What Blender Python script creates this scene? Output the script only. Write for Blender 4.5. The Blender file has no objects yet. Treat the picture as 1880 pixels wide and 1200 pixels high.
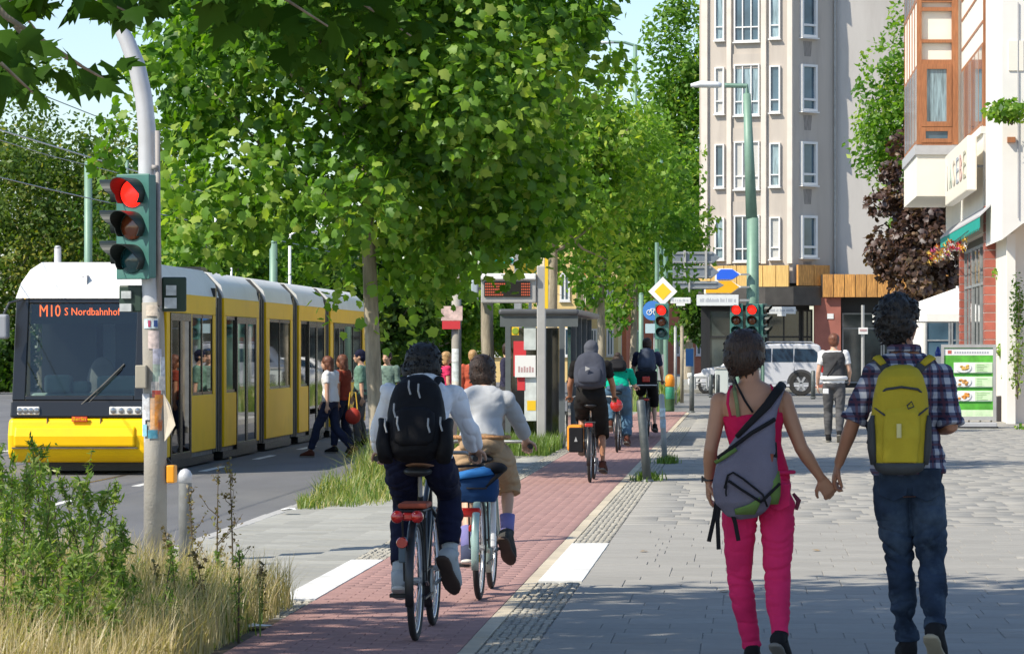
import bpy, math, random
import numpy as np
from mathutils import Vector, Matrix

# ------------------------------------------------------------------ camera, sky, sun, exposure
S = bpy.context.scene
COL = S.collection
F = 6200.0                 # focal length in photograph pixels (1880 wide)
VPX, HOR, EYE = 1371.0, 640.0, 1.62
cam = bpy.data.cameras.new('camera'); camo = bpy.data.objects.new('camera', cam); COL.objects.link(camo)
cam.sensor_width = 36; cam.lens = 36 * F / 1880; cam.clip_start = 0.5; cam.clip_end = 3000
cam.shift_x = (940 - VPX) / 1880; cam.shift_y = (HOR - 600) / 1880
camo.location = (0, 0, EYE); camo.rotation_euler = (math.pi / 2, 0, 0)
S.camera = camo

SUN_DIR = Vector((-0.80, -0.57, 0.98)).normalized()      # towards the sun
elev = math.asin(SUN_DIR.z); azim = math.atan2(SUN_DIR.x, SUN_DIR.y)
W = bpy.data.worlds.new('World'); S.world = W; W.use_nodes = True
nt = W.node_tree; nt.nodes.clear()
sky = nt.nodes.new('ShaderNodeTexSky'); sky.sky_type = 'NISHITA'; sky.sun_disc = False
sky.sun_elevation = elev; sky.sun_rotation = azim; sky.air_density = 1.0; sky.dust_density = 0.6; sky.ozone_density = 2.6
bg = nt.nodes.new('ShaderNodeBackground'); bg.inputs[1].default_value = 0.135
out = nt.nodes.new('ShaderNodeOutputWorld')
nt.links.new(sky.outputs[0], bg.inputs[0]); nt.links.new(bg.outputs[0], out.inputs[0])
sl = bpy.data.lights.new('sun', 'SUN'); slo = bpy.data.objects.new('sun', sl); COL.objects.link(slo)
sl.energy = 4.4; sl.angle = math.radians(0.55); sl.color = (1.0, 0.92, 0.78)
slo.rotation_euler = (-SUN_DIR).to_track_quat('-Z', 'Y').to_euler(); slo.location = (-20, -20, 40)
S.view_settings.view_transform = 'Standard'; S.view_settings.look = 'None'
S.view_settings.exposure = 0.52; S.view_settings.gamma = 1.0; S.view_settings.use_curve_mapping = False
S.cycles.max_bounces = 6; S.cycles.transparent_max_bounces = 12; S.cycles.use_denoising = True

# ------------------------------------------------------------------ measuring helpers
def P(x, y, Y):            # photograph point at distance Y -> world
    return Vector(((x - VPX) / F * Y, Y, EYE - (y - HOR) / F * Y))
def gy(y, zg=0.0):         # distance of a ground point seen at row y
    return F * (EYE - zg) / (y - HOR)
def lin(c):
    return tuple(((v / 12.92) if v <= 0.04045 else ((v + 0.055) / 1.055) ** 2.4) for v in c)
def hexc(h):
    return lin(tuple(int(h[i:i + 2], 16) / 255 for i in (0, 2, 4)))

# ------------------------------------------------------------------ numpy noise
def _h(ix, iy, iz, s):
    n = (ix.astype(np.int64) * 374761393 + iy.astype(np.int64) * 668265263 + iz.astype(np.int64) * 2147483647 + s * 1442695041) & 0x7fffffff
    n = ((n ^ (n >> 13)) * 1274126177) & 0x7fffffff
    n = n ^ (n >> 16)
    return (n & 0xffff) / 65535.0
def vnoise(p, s=0):
    p = np.asarray(p, dtype=float); i = np.floor(p); f = p - i; f = f * f * (3 - 2 * f)
    r = 0
    for a in (0, 1):
        for b in (0, 1):
            for c in (0, 1):
                w = (f[:, 0] if a else 1 - f[:, 0]) * (f[:, 1] if b else 1 - f[:, 1]) * (f[:, 2] if c else 1 - f[:, 2])
                r = r + w * _h(i[:, 0] + a, i[:, 1] + b, i[:, 2] + c, s)
    return r * 2 - 1

# ------------------------------------------------------------------ materials
MATS = {}
def mat(name, col, rough=0.6, metal=0.0, var=0.0, vscale=6.0, bump=0.0, bscale=60.0, spec=0.5, dirt=None, dscale=2.0, damt=0.4,
        emit=None, estr=1.0, coat=0.0, stretch=None, tint=False):
    """principled material; colour varied by noise, optional dirt colour in patches, optional bump"""
    if name in MATS: return MATS[name]
    m = bpy.data.materials.new(name); m.use_nodes = True; MATS[name] = m
    n = m.node_tree; b = n.nodes['Principled BSDF']
    if isinstance(col, str): col = hexc(col)
    b.inputs['Roughness'].default_value = rough; b.inputs['Metallic'].default_value = metal
    b.inputs['Specular IOR Level'].default_value = spec; b.inputs['Coat Weight'].default_value = coat
    b.inputs['Coat Roughness'].default_value = 0.08
    src = None
    tc = n.nodes.new('ShaderNodeTexCoord'); vec = tc.outputs['Object']
    if stretch:
        mp = n.nodes.new('ShaderNodeMapping'); mp.inputs['Scale'].default_value = stretch
        n.links.new(vec, mp.inputs[0]); vec = mp.outputs[0]
    if var > 0:
        no = n.nodes.new('ShaderNodeTexNoise'); no.inputs['Scale'].default_value = vscale; no.inputs['Detail'].default_value = 5
        n.links.new(vec, no.inputs['Vector'])
        r = n.nodes.new('ShaderNodeValToRGB')
        r.color_ramp.elements[0].position = 0.3; r.color_ramp.elements[1].position = 0.7
        r.color_ramp.elements[0].color = (*[max(0, c * (1 - var)) for c in col], 1)
        r.color_ramp.elements[1].color = (*[min(1, c * (1 + var)) for c in col], 1)
        n.links.new(no.outputs['Fac'], r.inputs[0]); src = r.outputs[0]
    if dirt is not None:
        if isinstance(dirt, str): dirt = hexc(dirt)
        no = n.nodes.new('ShaderNodeTexNoise'); no.inputs['Scale'].default_value = dscale; no.inputs['Detail'].default_value = 8
        no.inputs['Roughness'].default_value = 0.65
        n.links.new(vec, no.inputs['Vector'])
        r = n.nodes.new('ShaderNodeMapRange'); r.inputs[1].default_value = 0.48; r.inputs[2].default_value = 0.72
        r.inputs[3].default_value = 0; r.inputs[4].default_value = damt
        n.links.new(no.outputs['Fac'], r.inputs[0])
        mx = n.nodes.new('ShaderNodeMix'); mx.data_type = 'RGBA'
        n.links.new(r.outputs[0], mx.inputs[0])
        if src: n.links.new(src, mx.inputs[6])
        else: mx.inputs[6].default_value = (*col, 1)
        mx.inputs[7].default_value = (*dirt, 1); src = mx.outputs[2]
    if tint:                       # each copy of a piece differs a little
        oi = n.nodes.new('ShaderNodeObjectInfo'); at = n.nodes.new('ShaderNodeAttribute'); at.attribute_name = 'tint'
        ad = n.nodes.new('ShaderNodeMath'); ad.operation = 'ADD'
        n.links.new(oi.outputs['Random'], ad.inputs[0]); n.links.new(at.outputs['Fac'], ad.inputs[1])
        fr = n.nodes.new('ShaderNodeMath'); fr.operation = 'FRACT'; n.links.new(ad.outputs[0], fr.inputs[0])
        mr = n.nodes.new('ShaderNodeMapRange'); mr.inputs[3].default_value = 1 - .14 * float(tint); mr.inputs[4].default_value = 1 + .10 * float(tint)
        n.links.new(fr.outputs[0], mr.inputs[0])
        mx = n.nodes.new('ShaderNodeVectorMath'); mx.operation = 'SCALE'
        if src: n.links.new(src, mx.inputs[0])
        else: mx.inputs[0].default_value = col
        n.links.new(mr.outputs[0], mx.inputs['Scale']); src = mx.outputs[0]
    if src: n.links.new(src, b.inputs['Base Color'])
    else: b.inputs['Base Color'].default_value = (*col, 1)
    if bump > 0:
        no = n.nodes.new('ShaderNodeTexNoise'); no.inputs['Scale'].default_value = bscale; no.inputs['Detail'].default_value = 4
        n.links.new(vec, no.inputs['Vector'])
        bp = n.nodes.new('ShaderNodeBump'); bp.inputs['Strength'].default_value = bump; bp.inputs['Distance'].default_value = 0.01
        n.links.new(no.outputs['Fac'], bp.inputs['Height']); n.links.new(bp.outputs[0], b.inputs['Normal'])
    if emit is not None:
        if isinstance(emit, str): emit = hexc(emit)
        b.inputs['Emission Color'].default_value = (*emit, 1); b.inputs['Emission Strength'].default_value = estr
    return m

def glass(name, tintc=(0.5, 0.55, 0.55), trans=0.5, rough=0.02, ior=1.5):
    if name in MATS: return MATS[name]
    m = bpy.data.materials.new(name); m.use_nodes = True; MATS[name] = m
    n = m.node_tree; n.nodes.clear()
    o = n.nodes.new('ShaderNodeOutputMaterial')
    t = n.nodes.new('ShaderNodeBsdfTransparent'); t.inputs[0].default_value = (*[c * trans for c in tintc], 1)
    g = n.nodes.new('ShaderNodeBsdfGlossy'); g.inputs['Roughness'].default_value = rough
    fr = n.nodes.new('ShaderNodeFresnel'); fr.inputs[0].default_value = ior
    ad = n.nodes.new('ShaderNodeMath'); ad.operation = 'MULTIPLY_ADD'; ad.inputs[1].default_value = 1.3; ad.inputs[2].default_value = 0.04
    n.links.new(fr.outputs[0], ad.inputs[0])
    mx = n.nodes.new('ShaderNodeMixShader')
    n.links.new(ad.outputs[0], mx.inputs[0]); n.links.new(t.outputs[0], mx.inputs[1]); n.links.new(g.outputs[0], mx.inputs[2])
    n.links.new(mx.outputs[0], o.inputs[0])
    return m

def leafmat(name, c0, c1, c2, trans=0.35, rough=0.5, gloss=0.018):
    """leaf: colour by the leaf's own 'tint' attribute, thin and translucent"""
    if name in MATS: return MATS[name]
    m = bpy.data.materials.new(name); m.use_nodes = True; MATS[name] = m
    n = m.node_tree; n.nodes.clear()
    o = n.nodes.new('ShaderNodeOutputMaterial')
    at = n.nodes.new('ShaderNodeAttribute'); at.attribute_name = 'tint'
    r = n.nodes.new('ShaderNodeValToRGB'); e = r.color_ramp.elements
    e[0].position = 0.0; e[0].color = (*c0, 1); e[1].position = 1.0; e[1].color = (*c2, 1)
    k = e.new(0.62); k.color = (*c1, 1)
    n.links.new(at.outputs['Fac'], r.inputs[0])
    d = n.nodes.new('ShaderNodeBsdfDiffuse'); n.links.new(r.outputs[0], d.inputs[0])
    t = n.nodes.new('ShaderNodeBsdfTranslucent')
    hs = n.nodes.new('ShaderNodeMix'); hs.data_type = 'RGBA'; hs.blend_type = 'MULTIPLY'; hs.inputs[0].default_value = 1
    n.links.new(r.outputs[0], hs.inputs[6]); hs.inputs[7].default_value = (1.6, 1.75, 0.45, 1)
    n.links.new(hs.outputs[2], t.inputs[0])
    g = n.nodes.new('ShaderNodeBsdfGlossy'); g.inputs['Roughness'].default_value = rough; g.inputs[0].default_value = (0.9, 0.95, 1, 1)
    m1 = n.nodes.new('ShaderNodeMixShader'); m1.inputs[0].default_value = trans
    n.links.new(d.outputs[0], m1.inputs[1]); n.links.new(t.outputs[0], m1.inputs[2])
    m2 = n.nodes.new('ShaderNodeMixShader'); m2.inputs[0].default_value = gloss
    n.links.new(m1.outputs[0], m2.inputs[1]); n.links.new(g.outputs[0], m2.inputs[2])
    n.links.new(m2.outputs[0], o.inputs[0])
    return m

# ------------------------------------------------------------------ mesh builder
class MB:
    def __init__(s): s.v = []; s.f = []; s.mi = []; s.n = 0
    def add(s, verts, faces, mi=0, M=None):
        verts = [Vector(v) for v in verts]
        if M is not None: verts = [M @ v for v in verts]
        o = s.n; s.v.extend(verts); s.n += len(verts)
        for f in faces: s.f.append(tuple(i + o for i in f)); s.mi.append(mi)
        return s
    def box(s, c, d, rz=0.0, mi=0, M=None, taper=1.0):
        x, y, z = d[0] / 2, d[1] / 2, d[2] / 2; t = taper
        vs = [(-x, -y, -z), (x, -y, -z), (x, y, -z), (-x, y, -z), (-x * t, -y * t, z), (x * t, -y * t, z), (x * t, y * t, z), (-x * t, y * t, z)]
        T = Matrix.Translation(c) @ Matrix.Rotation(rz, 4, 'Z')
        if M is not None: T = M @ T
        return s.add(vs, [(3, 2, 1, 0), (4, 5, 6, 7), (0, 1, 5, 4), (1, 2, 6, 5), (2, 3, 7, 6), (3, 0, 4, 7)], mi, T)
    def bb(s, x0, x1, y0, y1, z0, z1, mi=0):
        return s.box(((x0 + x1) / 2, (y0 + y1) / 2, (z0 + z1) / 2), (x1 - x0, y1 - y0, z1 - z0), 0, mi)
    def tube(s, pts, rad, n=8, mi=0, closed=False, caps=True, flat=1.0, M=None, up=None):
        pts = [Vector(p) for p in pts]; k = len(pts)
        if not hasattr(rad, '__len__'): rad = [rad] * k
        vs = []; fs = []; u = None
        for i, p in enumerate(pts):
            if closed: t = pts[(i + 1) % k] - pts[i - 1]
            else: t = pts[min(i + 1, k - 1)] - pts[max(i - 1, 0)]
            if t.length < 1e-9: t = Vector((0, 0, 1))
            t.normalize()
            if u is None:
                a = Vector(up) if up else (Vector((1, 0, 0)) if abs(t.x) < 0.8 else Vector((0, 1, 0)))
                u = (a - t * a.dot(t)).normalized()
            else:
                u = u - t * u.dot(t)
                u = u.normalized() if u.length > 1e-6 else t.orthogonal().normalized()
            w = t.cross(u)
            for j in range(n):
                a = 2 * math.pi * j / n
                vs.append(p + (u * math.cos(a) + w * math.sin(a) * flat) * rad[i])
        for i in range(k if closed else k - 1):
            for j in range(n):
                a = i * n + j; b = i * n + (j + 1) % n; i2 = (i + 1) % k
                fs.append((a, b, i2 * n + (j + 1) % n, i2 * n + j))
        if caps and not closed:
            fs.append(tuple(reversed(range(n)))); fs.append(tuple((k - 1) * n + j for j in range(n)))
        return s.add(vs, fs, mi, M)
    def cyl(s, p0, p1, r0, r1=None, n=12, mi=0): return s.tube([p0, p1], [r0, r0 if r1 is None else r1], n, mi)
    def lathe(s, prof, n=24, mi=0, M=None, close=True):
        vs = []; fs = []
        for (r, z) in prof:
            for j in range(n):
                a = 2 * math.pi * j / n; vs.append((r * math.cos(a), r * math.sin(a), z))
        for i in range(len(prof) - 1):
            for j in range(n):
                fs.append((i * n + j, i * n + (j + 1) % n, (i + 1) * n + (j + 1) % n, (i + 1) * n + j))
        if close: fs.append(tuple(reversed(range(n)))); fs.append(tuple((len(prof) - 1) * n + j for j in range(n)))
        return s.add(vs, fs, mi, M)
    def ell(s, c, r, M=None, nu=16, nv=10, mi=0):
        vs = []; fs = []
        for i in range(1, nv):
            th = math.pi * i / nv
            for j in range(nu):
                a = 2 * math.pi * j / nu
                vs.append((r[0] * math.sin(th) * math.cos(a), r[1] * math.sin(th) * math.sin(a), -r[2] * math.cos(th)))
        b = len(vs); vs.append((0, 0, -r[2])); vs.append((0, 0, r[2]))
        for i in range(nv - 2):
            for j in range(nu):
                fs.append((i * nu + j, i * nu + (j + 1) % nu, (i + 1) * nu + (j + 1) % nu, (i + 1) * nu + j))
        for j in range(nu):
            fs.append((b, (j + 1) % nu, j)); fs.append((b + 1, (nv - 2) * nu + j, (nv - 2) * nu + (j + 1) % nu))
        T = Matrix.Translation(c)
        if M is not None: T = T @ M.to_4x4()
        return s.add(vs, fs, mi, T)
    def loft(s, rings, n=20, mi=0, M=None, pw=2.0):
        """rings: (centre, half-width vector, half-depth vector[, power]); closed by caps"""
        vs = []; fs = []
        for rg in rings:
            c, a, b = Vector(rg[0]), Vector(rg[1]), Vector(rg[2]); p = rg[3] if len(rg) > 3 else pw
            for j in range(n):
                t = 2 * math.pi * j / n; ct, st = math.cos(t), math.sin(t)
                vs.append(c + a * math.copysign(abs(ct) ** (2 / p), ct) + b * math.copysign(abs(st) ** (2 / p), st))
        for i in range(len(rings) - 1):
            for j in range(n):
                fs.append((i * n + j, i * n + (j + 1) % n, (i + 1) * n + (j + 1) % n, (i + 1) * n + j))
        fs.append(tuple(reversed(range(n)))); fs.append(tuple((len(rings) - 1) * n + j for j in range(n)))
        return s.add(vs, fs, mi, M)
    def prism(s, poly, h0, h1, axis='Y', mi=0, M=None):
        """poly of 2-D points swept from h0 to h1 along the axis; XZ for Y, YZ for X, XY for Z"""
        k = len(poly)
        def pt(q, h): return (q[0], h, q[1]) if axis == 'Y' else ((h, q[0], q[1]) if axis == 'X' else (q[0], q[1], h))
        vs = [pt(q, h0) for q in poly] + [pt(q, h1) for q in poly]
        fs = [tuple(range(k)), tuple(reversed(range(k, 2 * k)))] + [(i, i + k, (i + 1) % k + k, (i + 1) % k) for i in range(k)]
        return s.add(vs, fs, mi, M)
    def mesh(s, name, mats, smooth=False, loc=None):
        me = bpy.data.meshes.new(name)
        vs = s.v if loc is None else [v - loc for v in s.v]
        me.from_pydata([tuple(v) for v in vs], [], s.f)
        if not isinstance(mats, (list, tuple)): mats = [mats]
        for m in mats: me.materials.append(m)
        if len(mats) > 1: me.polygons.foreach_set('material_index', s.mi)
        import bmesh
        b = bmesh.new(); b.from_mesh(me); bmesh.ops.recalc_face_normals(b, faces=b.faces); b.to_mesh(me); b.free()
        if smooth: me.polygons.foreach_set('use_smooth', [True] * len(me.polygons))
        return me
    def build(s, name, mats, parent=None, smooth=False, bevel=0.0, bseg=2, kind=None, label=None, auto=None):
        """link as one object; coordinates are world coordinates, taken relative to the thing they belong to"""
        loc = WLOC.get(parent.name, Vector((0, 0, 0))) if parent is not None else Vector((0, 0, 0))
        me = s.mesh(name, mats, smooth, loc)
        o = bpy.data.objects.new(name, me); COL.objects.link(o)
        if parent is not None: o.parent = parent
        WLOC[o.name] = loc
        if bevel > 0:
            b = o.modifiers.new('bevel', 'BEVEL'); b.width = bevel; b.segments = bseg; b.limit_method = 'ANGLE'; b.angle_limit = math.radians(40)
        if auto: 
            for p in me.polygons: p.use_smooth = True
            me.set_sharp_from_angle(angle=math.radians(auto))
        if kind: o['kind'] = kind
        if label: o['label'] = label
        return o

WLOC = {}
def thing(name, label, cat, loc=(0, 0, 0), group=None, kind=None):
    o = bpy.data.objects.new(name, None); COL.objects.link(o); o.location = loc; o.empty_display_size = 0.2
    o['label'] = label; o['category'] = cat
    if group: o['group'] = group
    if kind: o['kind'] = kind
    WLOC[o.name] = Vector(loc)
    return o
def tag(o, label=None, cat=None, group=None, kind=None):
    if label: o['label'] = label
    if cat: o['category'] = cat
    if group: o['group'] = group
    if kind: o['kind'] = kind
    return o
def dup(root, loc, label=None, rz=None):
    """copy of a thing with copies of its parts and sub-parts (shared meshes)"""
    r = root.copy(); COL.objects.link(r); r.location = loc; WLOC[r.name] = Vector(loc)
    if rz is not None: r.rotation_euler.z = rz
    if label: r['label'] = label
    for ch in list(root.children):
        c = ch.copy(); COL.objects.link(c); c.parent = r
        for g in list(ch.children):
            d = g.copy(); COL.objects.link(d); d.parent = c
    return r

def raw_mesh(name, V, Fq, mats, tint=None, smooth=False):
    """numpy mesh with faces of one size"""
    me = bpy.data.meshes.new(name); nv = len(V); nf, k = Fq.shape
    me.vertices.add(nv); me.vertices.foreach_set('co', np.asarray(V, dtype=np.float32).ravel())
    me.loops.add(nf * k); me.loops.foreach_set('vertex_index', Fq.astype(np.int32).ravel())
    me.polygons.add(nf); me.polygons.foreach_set('loop_start', np.arange(0, nf * k, k, dtype=np.int32))
    if not isinstance(mats, (list, tuple)): mats = [mats]
    for m in mats: me.materials.append(m)
    if smooth: me.polygons.foreach_set('use_smooth', np.ones(nf, dtype=bool))
    me.update(calc_edges=True)
    if tint is not None:
        a = me.attributes.new('tint', 'FLOAT', 'POINT'); a.data.foreach_set('value', np.asarray(tint, dtype=np.float32))
    return me
def link(name, me, parent=None, loc=None, kind=None):
    o = bpy.data.objects.new(name, me); COL.objects.link(o)
    if parent is not None: o.parent = parent
    if loc is not None: o.location = loc
    if kind: o['kind'] = kind
    return o

def text(body, size, M, m, parent, name='lettering', extrude=0.004, align='CENTER', width=None):
    """flat raised lettering as a mesh part; M places it (text lies in local XY)"""
    cu = bpy.data.curves.new(name, 'FONT'); cu.body = body; cu.size = size; cu.extrude = extrude
    cu.align_x = align; cu.align_y = 'CENTER'; cu.resolution_u = 2
    o = bpy.data.objects.new('tmp_text', cu); COL.objects.link(o)
    dg = bpy.context.evaluated_depsgraph_get()
    me = bpy.data.meshes.new_from_object(o.evaluated_get(dg)); bpy.data.objects.remove(o)
    loc = WLOC.get(parent.name, Vector((0, 0, 0)))
    sx = 1.0
    if width:
        xs = [v.co.x for v in me.vertices]; sx = width / (max(xs) - min(xs))
    me.transform(Matrix.Translation(-loc) @ M @ Matrix.Diagonal((sx, 1, 1, 1)))
    me.materials.clear(); me.materials.append(m); me.name = name
    t = link(name, me, parent); WLOC[t.name] = loc
    return t
def facing(p, rz=0.0, rx=math.pi / 2):     # text frame facing -Y (towards the camera) at p, turned by rz
    return Matrix.Translation(p) @ Matrix.Rotation(rz, 4, 'Z') @ Matrix.Rotation(rx, 4, 'X')

def remeshed(mb, voxel, smooth=6, factor=0.5):
    """fuse overlapping closed shapes into one continuous surface; returns numpy verts, polys mesh"""
    me = bpy.data.meshes.new('tmp'); me.from_pydata([tuple(v) for v in mb.v], [], mb.f)
    o = bpy.data.objects.new('tmp_remesh', me); COL.objects.link(o)
    r = o.modifiers.new('r', 'REMESH'); r.mode = 'VOXEL'; r.voxel_size = voxel; r.use_smooth_shade = True
    if smooth:
        s = o.modifiers.new('s', 'SMOOTH'); s.iterations = smooth; s.factor = factor
    dg = bpy.context.evaluated_depsgraph_get()
    res = bpy.data.meshes.new_from_object(o.evaluated_get(dg))
    bpy.data.objects.remove(o); bpy.data.meshes.remove(me)
    res.polygons.foreach_set('use_smooth', [True] * len(res.polygons))
    return res
def wrinkle(me, amp, freq=(9, 9, 26), seed=0, where=None, oct2=0.5, ridge=0.0):
    """push the surface in and out along its normals with stretched noise (cloth folds, hair)"""
    n = len(me.vertices); co = np.empty(n * 3, dtype=np.float32); me.vertices.foreach_get('co', co); co = co.reshape(-1, 3)
    no = np.empty(n * 3, dtype=np.float32); me.vertices.foreach_get('normal', no); no = no.reshape(-1, 3)
    f = np.array(freq)
    warp = np.stack([vnoise(co * 6, seed + 5), vnoise(co * 6, seed + 6), vnoise(co * 6, seed + 7)], 1) * 0.05
    d = vnoise((co + warp) * f, seed) + oct2 * vnoise((co + warp) * f * 2.1, seed + 1)
    if ridge: d = d + ridge * (np.abs(vnoise((co + warp * 1.6) * f * 1.25 + 7.3, seed + 2)) ** .6 * 2.2 - 1.3)
    w = 1.0 if where is None else where(co)
    co = co + no * (amp * d * w)[:, None]
    me.vertices.foreach_set('co', co.astype(np.float32).ravel()); me.update()
    return me
def finish(me, name, mats, parent, kind=None):
    me.name = name; me.materials.clear()
    for m in (mats if isinstance(mats, (list, tuple)) else [mats]): me.materials.append(m)
    loc = WLOC.get(parent.name, Vector((0, 0, 0)))
    me.transform(Matrix.Translation(-loc))
    o = link(name, me, parent); WLOC[o.name] = loc
    if kind: o['kind'] = kind
    return o
# ------------------------------------------------------------------ the ground, roads and paths
rnd = random.Random(7); rng = np.random.default_rng(7)
m_soil = mat('soil', (0.13, 0.10, 0.065), 0.95, var=0.4, vscale=4, bump=0.6, bscale=25, dirt=(0.2, 0.17, 0.09), dscale=1.5)
m_asph = mat('asphalt', (0.135, 0.135, 0.14), 0.85, var=0.14, vscale=1.2, bump=0.5, bscale=220, dirt=(0.19, 0.185, 0.175), dscale=0.5, damt=0.6, stretch=(1, 0.25, 1))
m_asph2 = mat('asphalt_pale', (0.20, 0.20, 0.195), 0.88, var=0.14, vscale=0.8, bump=0.4, bscale=150, dirt=(0.27, 0.26, 0.24), dscale=0.3, damt=0.6)
m_slab = mat('concrete_slab', (0.315, 0.303, 0.275), 0.92, spec=.15, var=0.10, vscale=3, bump=0.35, bscale=120, dirt=(0.215, 0.205, 0.185), dscale=0.7, damt=0.6, tint=0.5)
m_slabl = mat('concrete_slab_worn', (0.33, 0.325, 0.29), 0.88, var=0.14, vscale=5, bump=0.35, bscale=120, dirt=(0.22, 0.22, 0.18), dscale=1.1, damt=0.5, tint=True)
m_joint = mat('joint_sand', (0.265, 0.255, 0.23), 0.95, var=0.3, vscale=9, bump=0.3, bscale=80)
m_red = mat('red_paver', (0.35, 0.212, 0.192), 0.92, spec=.15, var=0.12, vscale=7, bump=0.3, bscale=120, dirt=(0.285, 0.18, 0.165), dscale=0.6, damt=0.55, tint=0.45)
m_redj = mat('red_joint', (0.33, 0.20, 0.183), 0.95, var=0.2, vscale=9)
m_cob = mat('cobble', (0.33, 0.31, 0.26), 0.85, var=0.3, vscale=14, bump=0.4, bscale=90, tint=True)
m_edge = mat('edge_stone', (0.52, 0.45, 0.33), 0.8, var=0.12, vscale=6, bump=0.3, bscale=90, dirt=(0.36, 0.31, 0.24), dscale=1.0, tint=True)
m_kerb = mat('kerb_granite', (0.40, 0.39, 0.37), 0.8, var=0.16, vscale=18, bump=0.4, bscale=120, tint=True)
m_white = mat('road_paint', (0.74, 0.735, 0.70), 0.7, var=0.06, vscale=8, dirt=(0.40, 0.385, 0.35), dscale=2.2, damt=0.7)
m_pink = mat('forecourt_paver', (0.36, 0.25, 0.20), 0.85, var=0.16, vscale=6, bump=0.3, bscale=100, tint=True)

def sheet(name, pts, m, sub=None):
    b = MB(); b.add(pts, [tuple(range(len(pts)))]); o = b.build(name, m); o['kind'] = 'structure'; return o
sheet('ground', [(-900, -60, -0.34), (900, -60, -0.34), (900, 2200, -0.34), (-900, 2200, -0.34)], m_soil)
RX = -5.0                                                 # kerb face of the carriageway
sheet('road', [(-40, -40, -0.25), (RX, -40, -0.25), (RX, 600, -0.25), (-40, 600, -0.25)], m_asph)
cs = sheet('side_street', [(-4.9, 88.0, -0.11), (90, 88.0, -0.11), (90, 132.5, -0.11), (-4.9, 132.5, -0.11)], m_asph2)
farp = MB(); farp.bb(-4.9, 90, 132.6, 400, -0.34, 0.02); farp.build('far_pavement', m_slabl)['kind'] = 'structure'

def body(name, poly, z0, m):      # pavement body with thickness (poly of x, y, ztop)
    k = len(poly); b = MB()
    b.add([(p[0], p[1], p[2]) for p in poly] + [(p[0], p[1], z0) for p in poly],
          [tuple(range(k))] + [(i, i + k, (i + 1) % k + k, (i + 1) % k) for i in range(k)])
    o = b.build(name, m); o['kind'] = 'structure'; WLOC[o.name] = Vector((0, 0, 0)); return o
YE = 87.0
walk = body('sidewalk', [(-1.15, -30, -0.0055), (5.9, -30, -0.0055), (5.9, YE, -0.0055), (-1.15, YE, -0.0055)], -0.33, m_joint)
mosa = body('mosaic_strip', [(-1.45, -30, -0.012), (-1.1505, -30, -0.012), (-1.1505, YE, -0.012), (-1.45, YE, -0.012)], -0.33, m_joint)
edge = body('edge_strip', [(-1.545, -30, -0.016), (-1.4505, -30, -0.016), (-1.4505, YE, -0.016), (-1.545, YE, -0.016)], -0.33, m_joint)
bike = body('bike_path', [(-2.79, -30, -0.0035), (-1.5455, -30, -0.0035), (-1.5455, YE, -0.0035), (-2.79, YE, -0.0035)], -0.33, m_redj)
mos2 = body('mosaic_strip', [(-3.03, 20.4, -0.012), (-2.7905, 20.4, -0.012), (-2.7905, YE, -0.012), (-3.03, YE, -0.012)], -0.33, m_joint)
ZS = lambda x: -0.055 * (-3.03 - x)                        # kerbside strip falls towards the gutter
left = body('kerbside_pavement', [(-4.86, 20.4, ZS(-4.86) - 0.014), (-3.0305, 20.4, -0.014), (-3.0305, YE, -0.014), (-4.86, YE, ZS(-4.86) - 0.014)], -0.33, m_joint)
verge = body('planting_strip', [(-4.86, -30, -0.07), (-2.7905, -30, -0.012), (-2.7905, 20.398, -0.012), (-4.86, 20.398, -0.07)], -0.33, m_soil)
fore = body('shop_forecourt', [(5.9005, -30, -0.012), (30, -30, -0.012), (30, YE, -0.012), (5.9005, YE, -0.012)], -0.33, m_pink)

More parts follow.
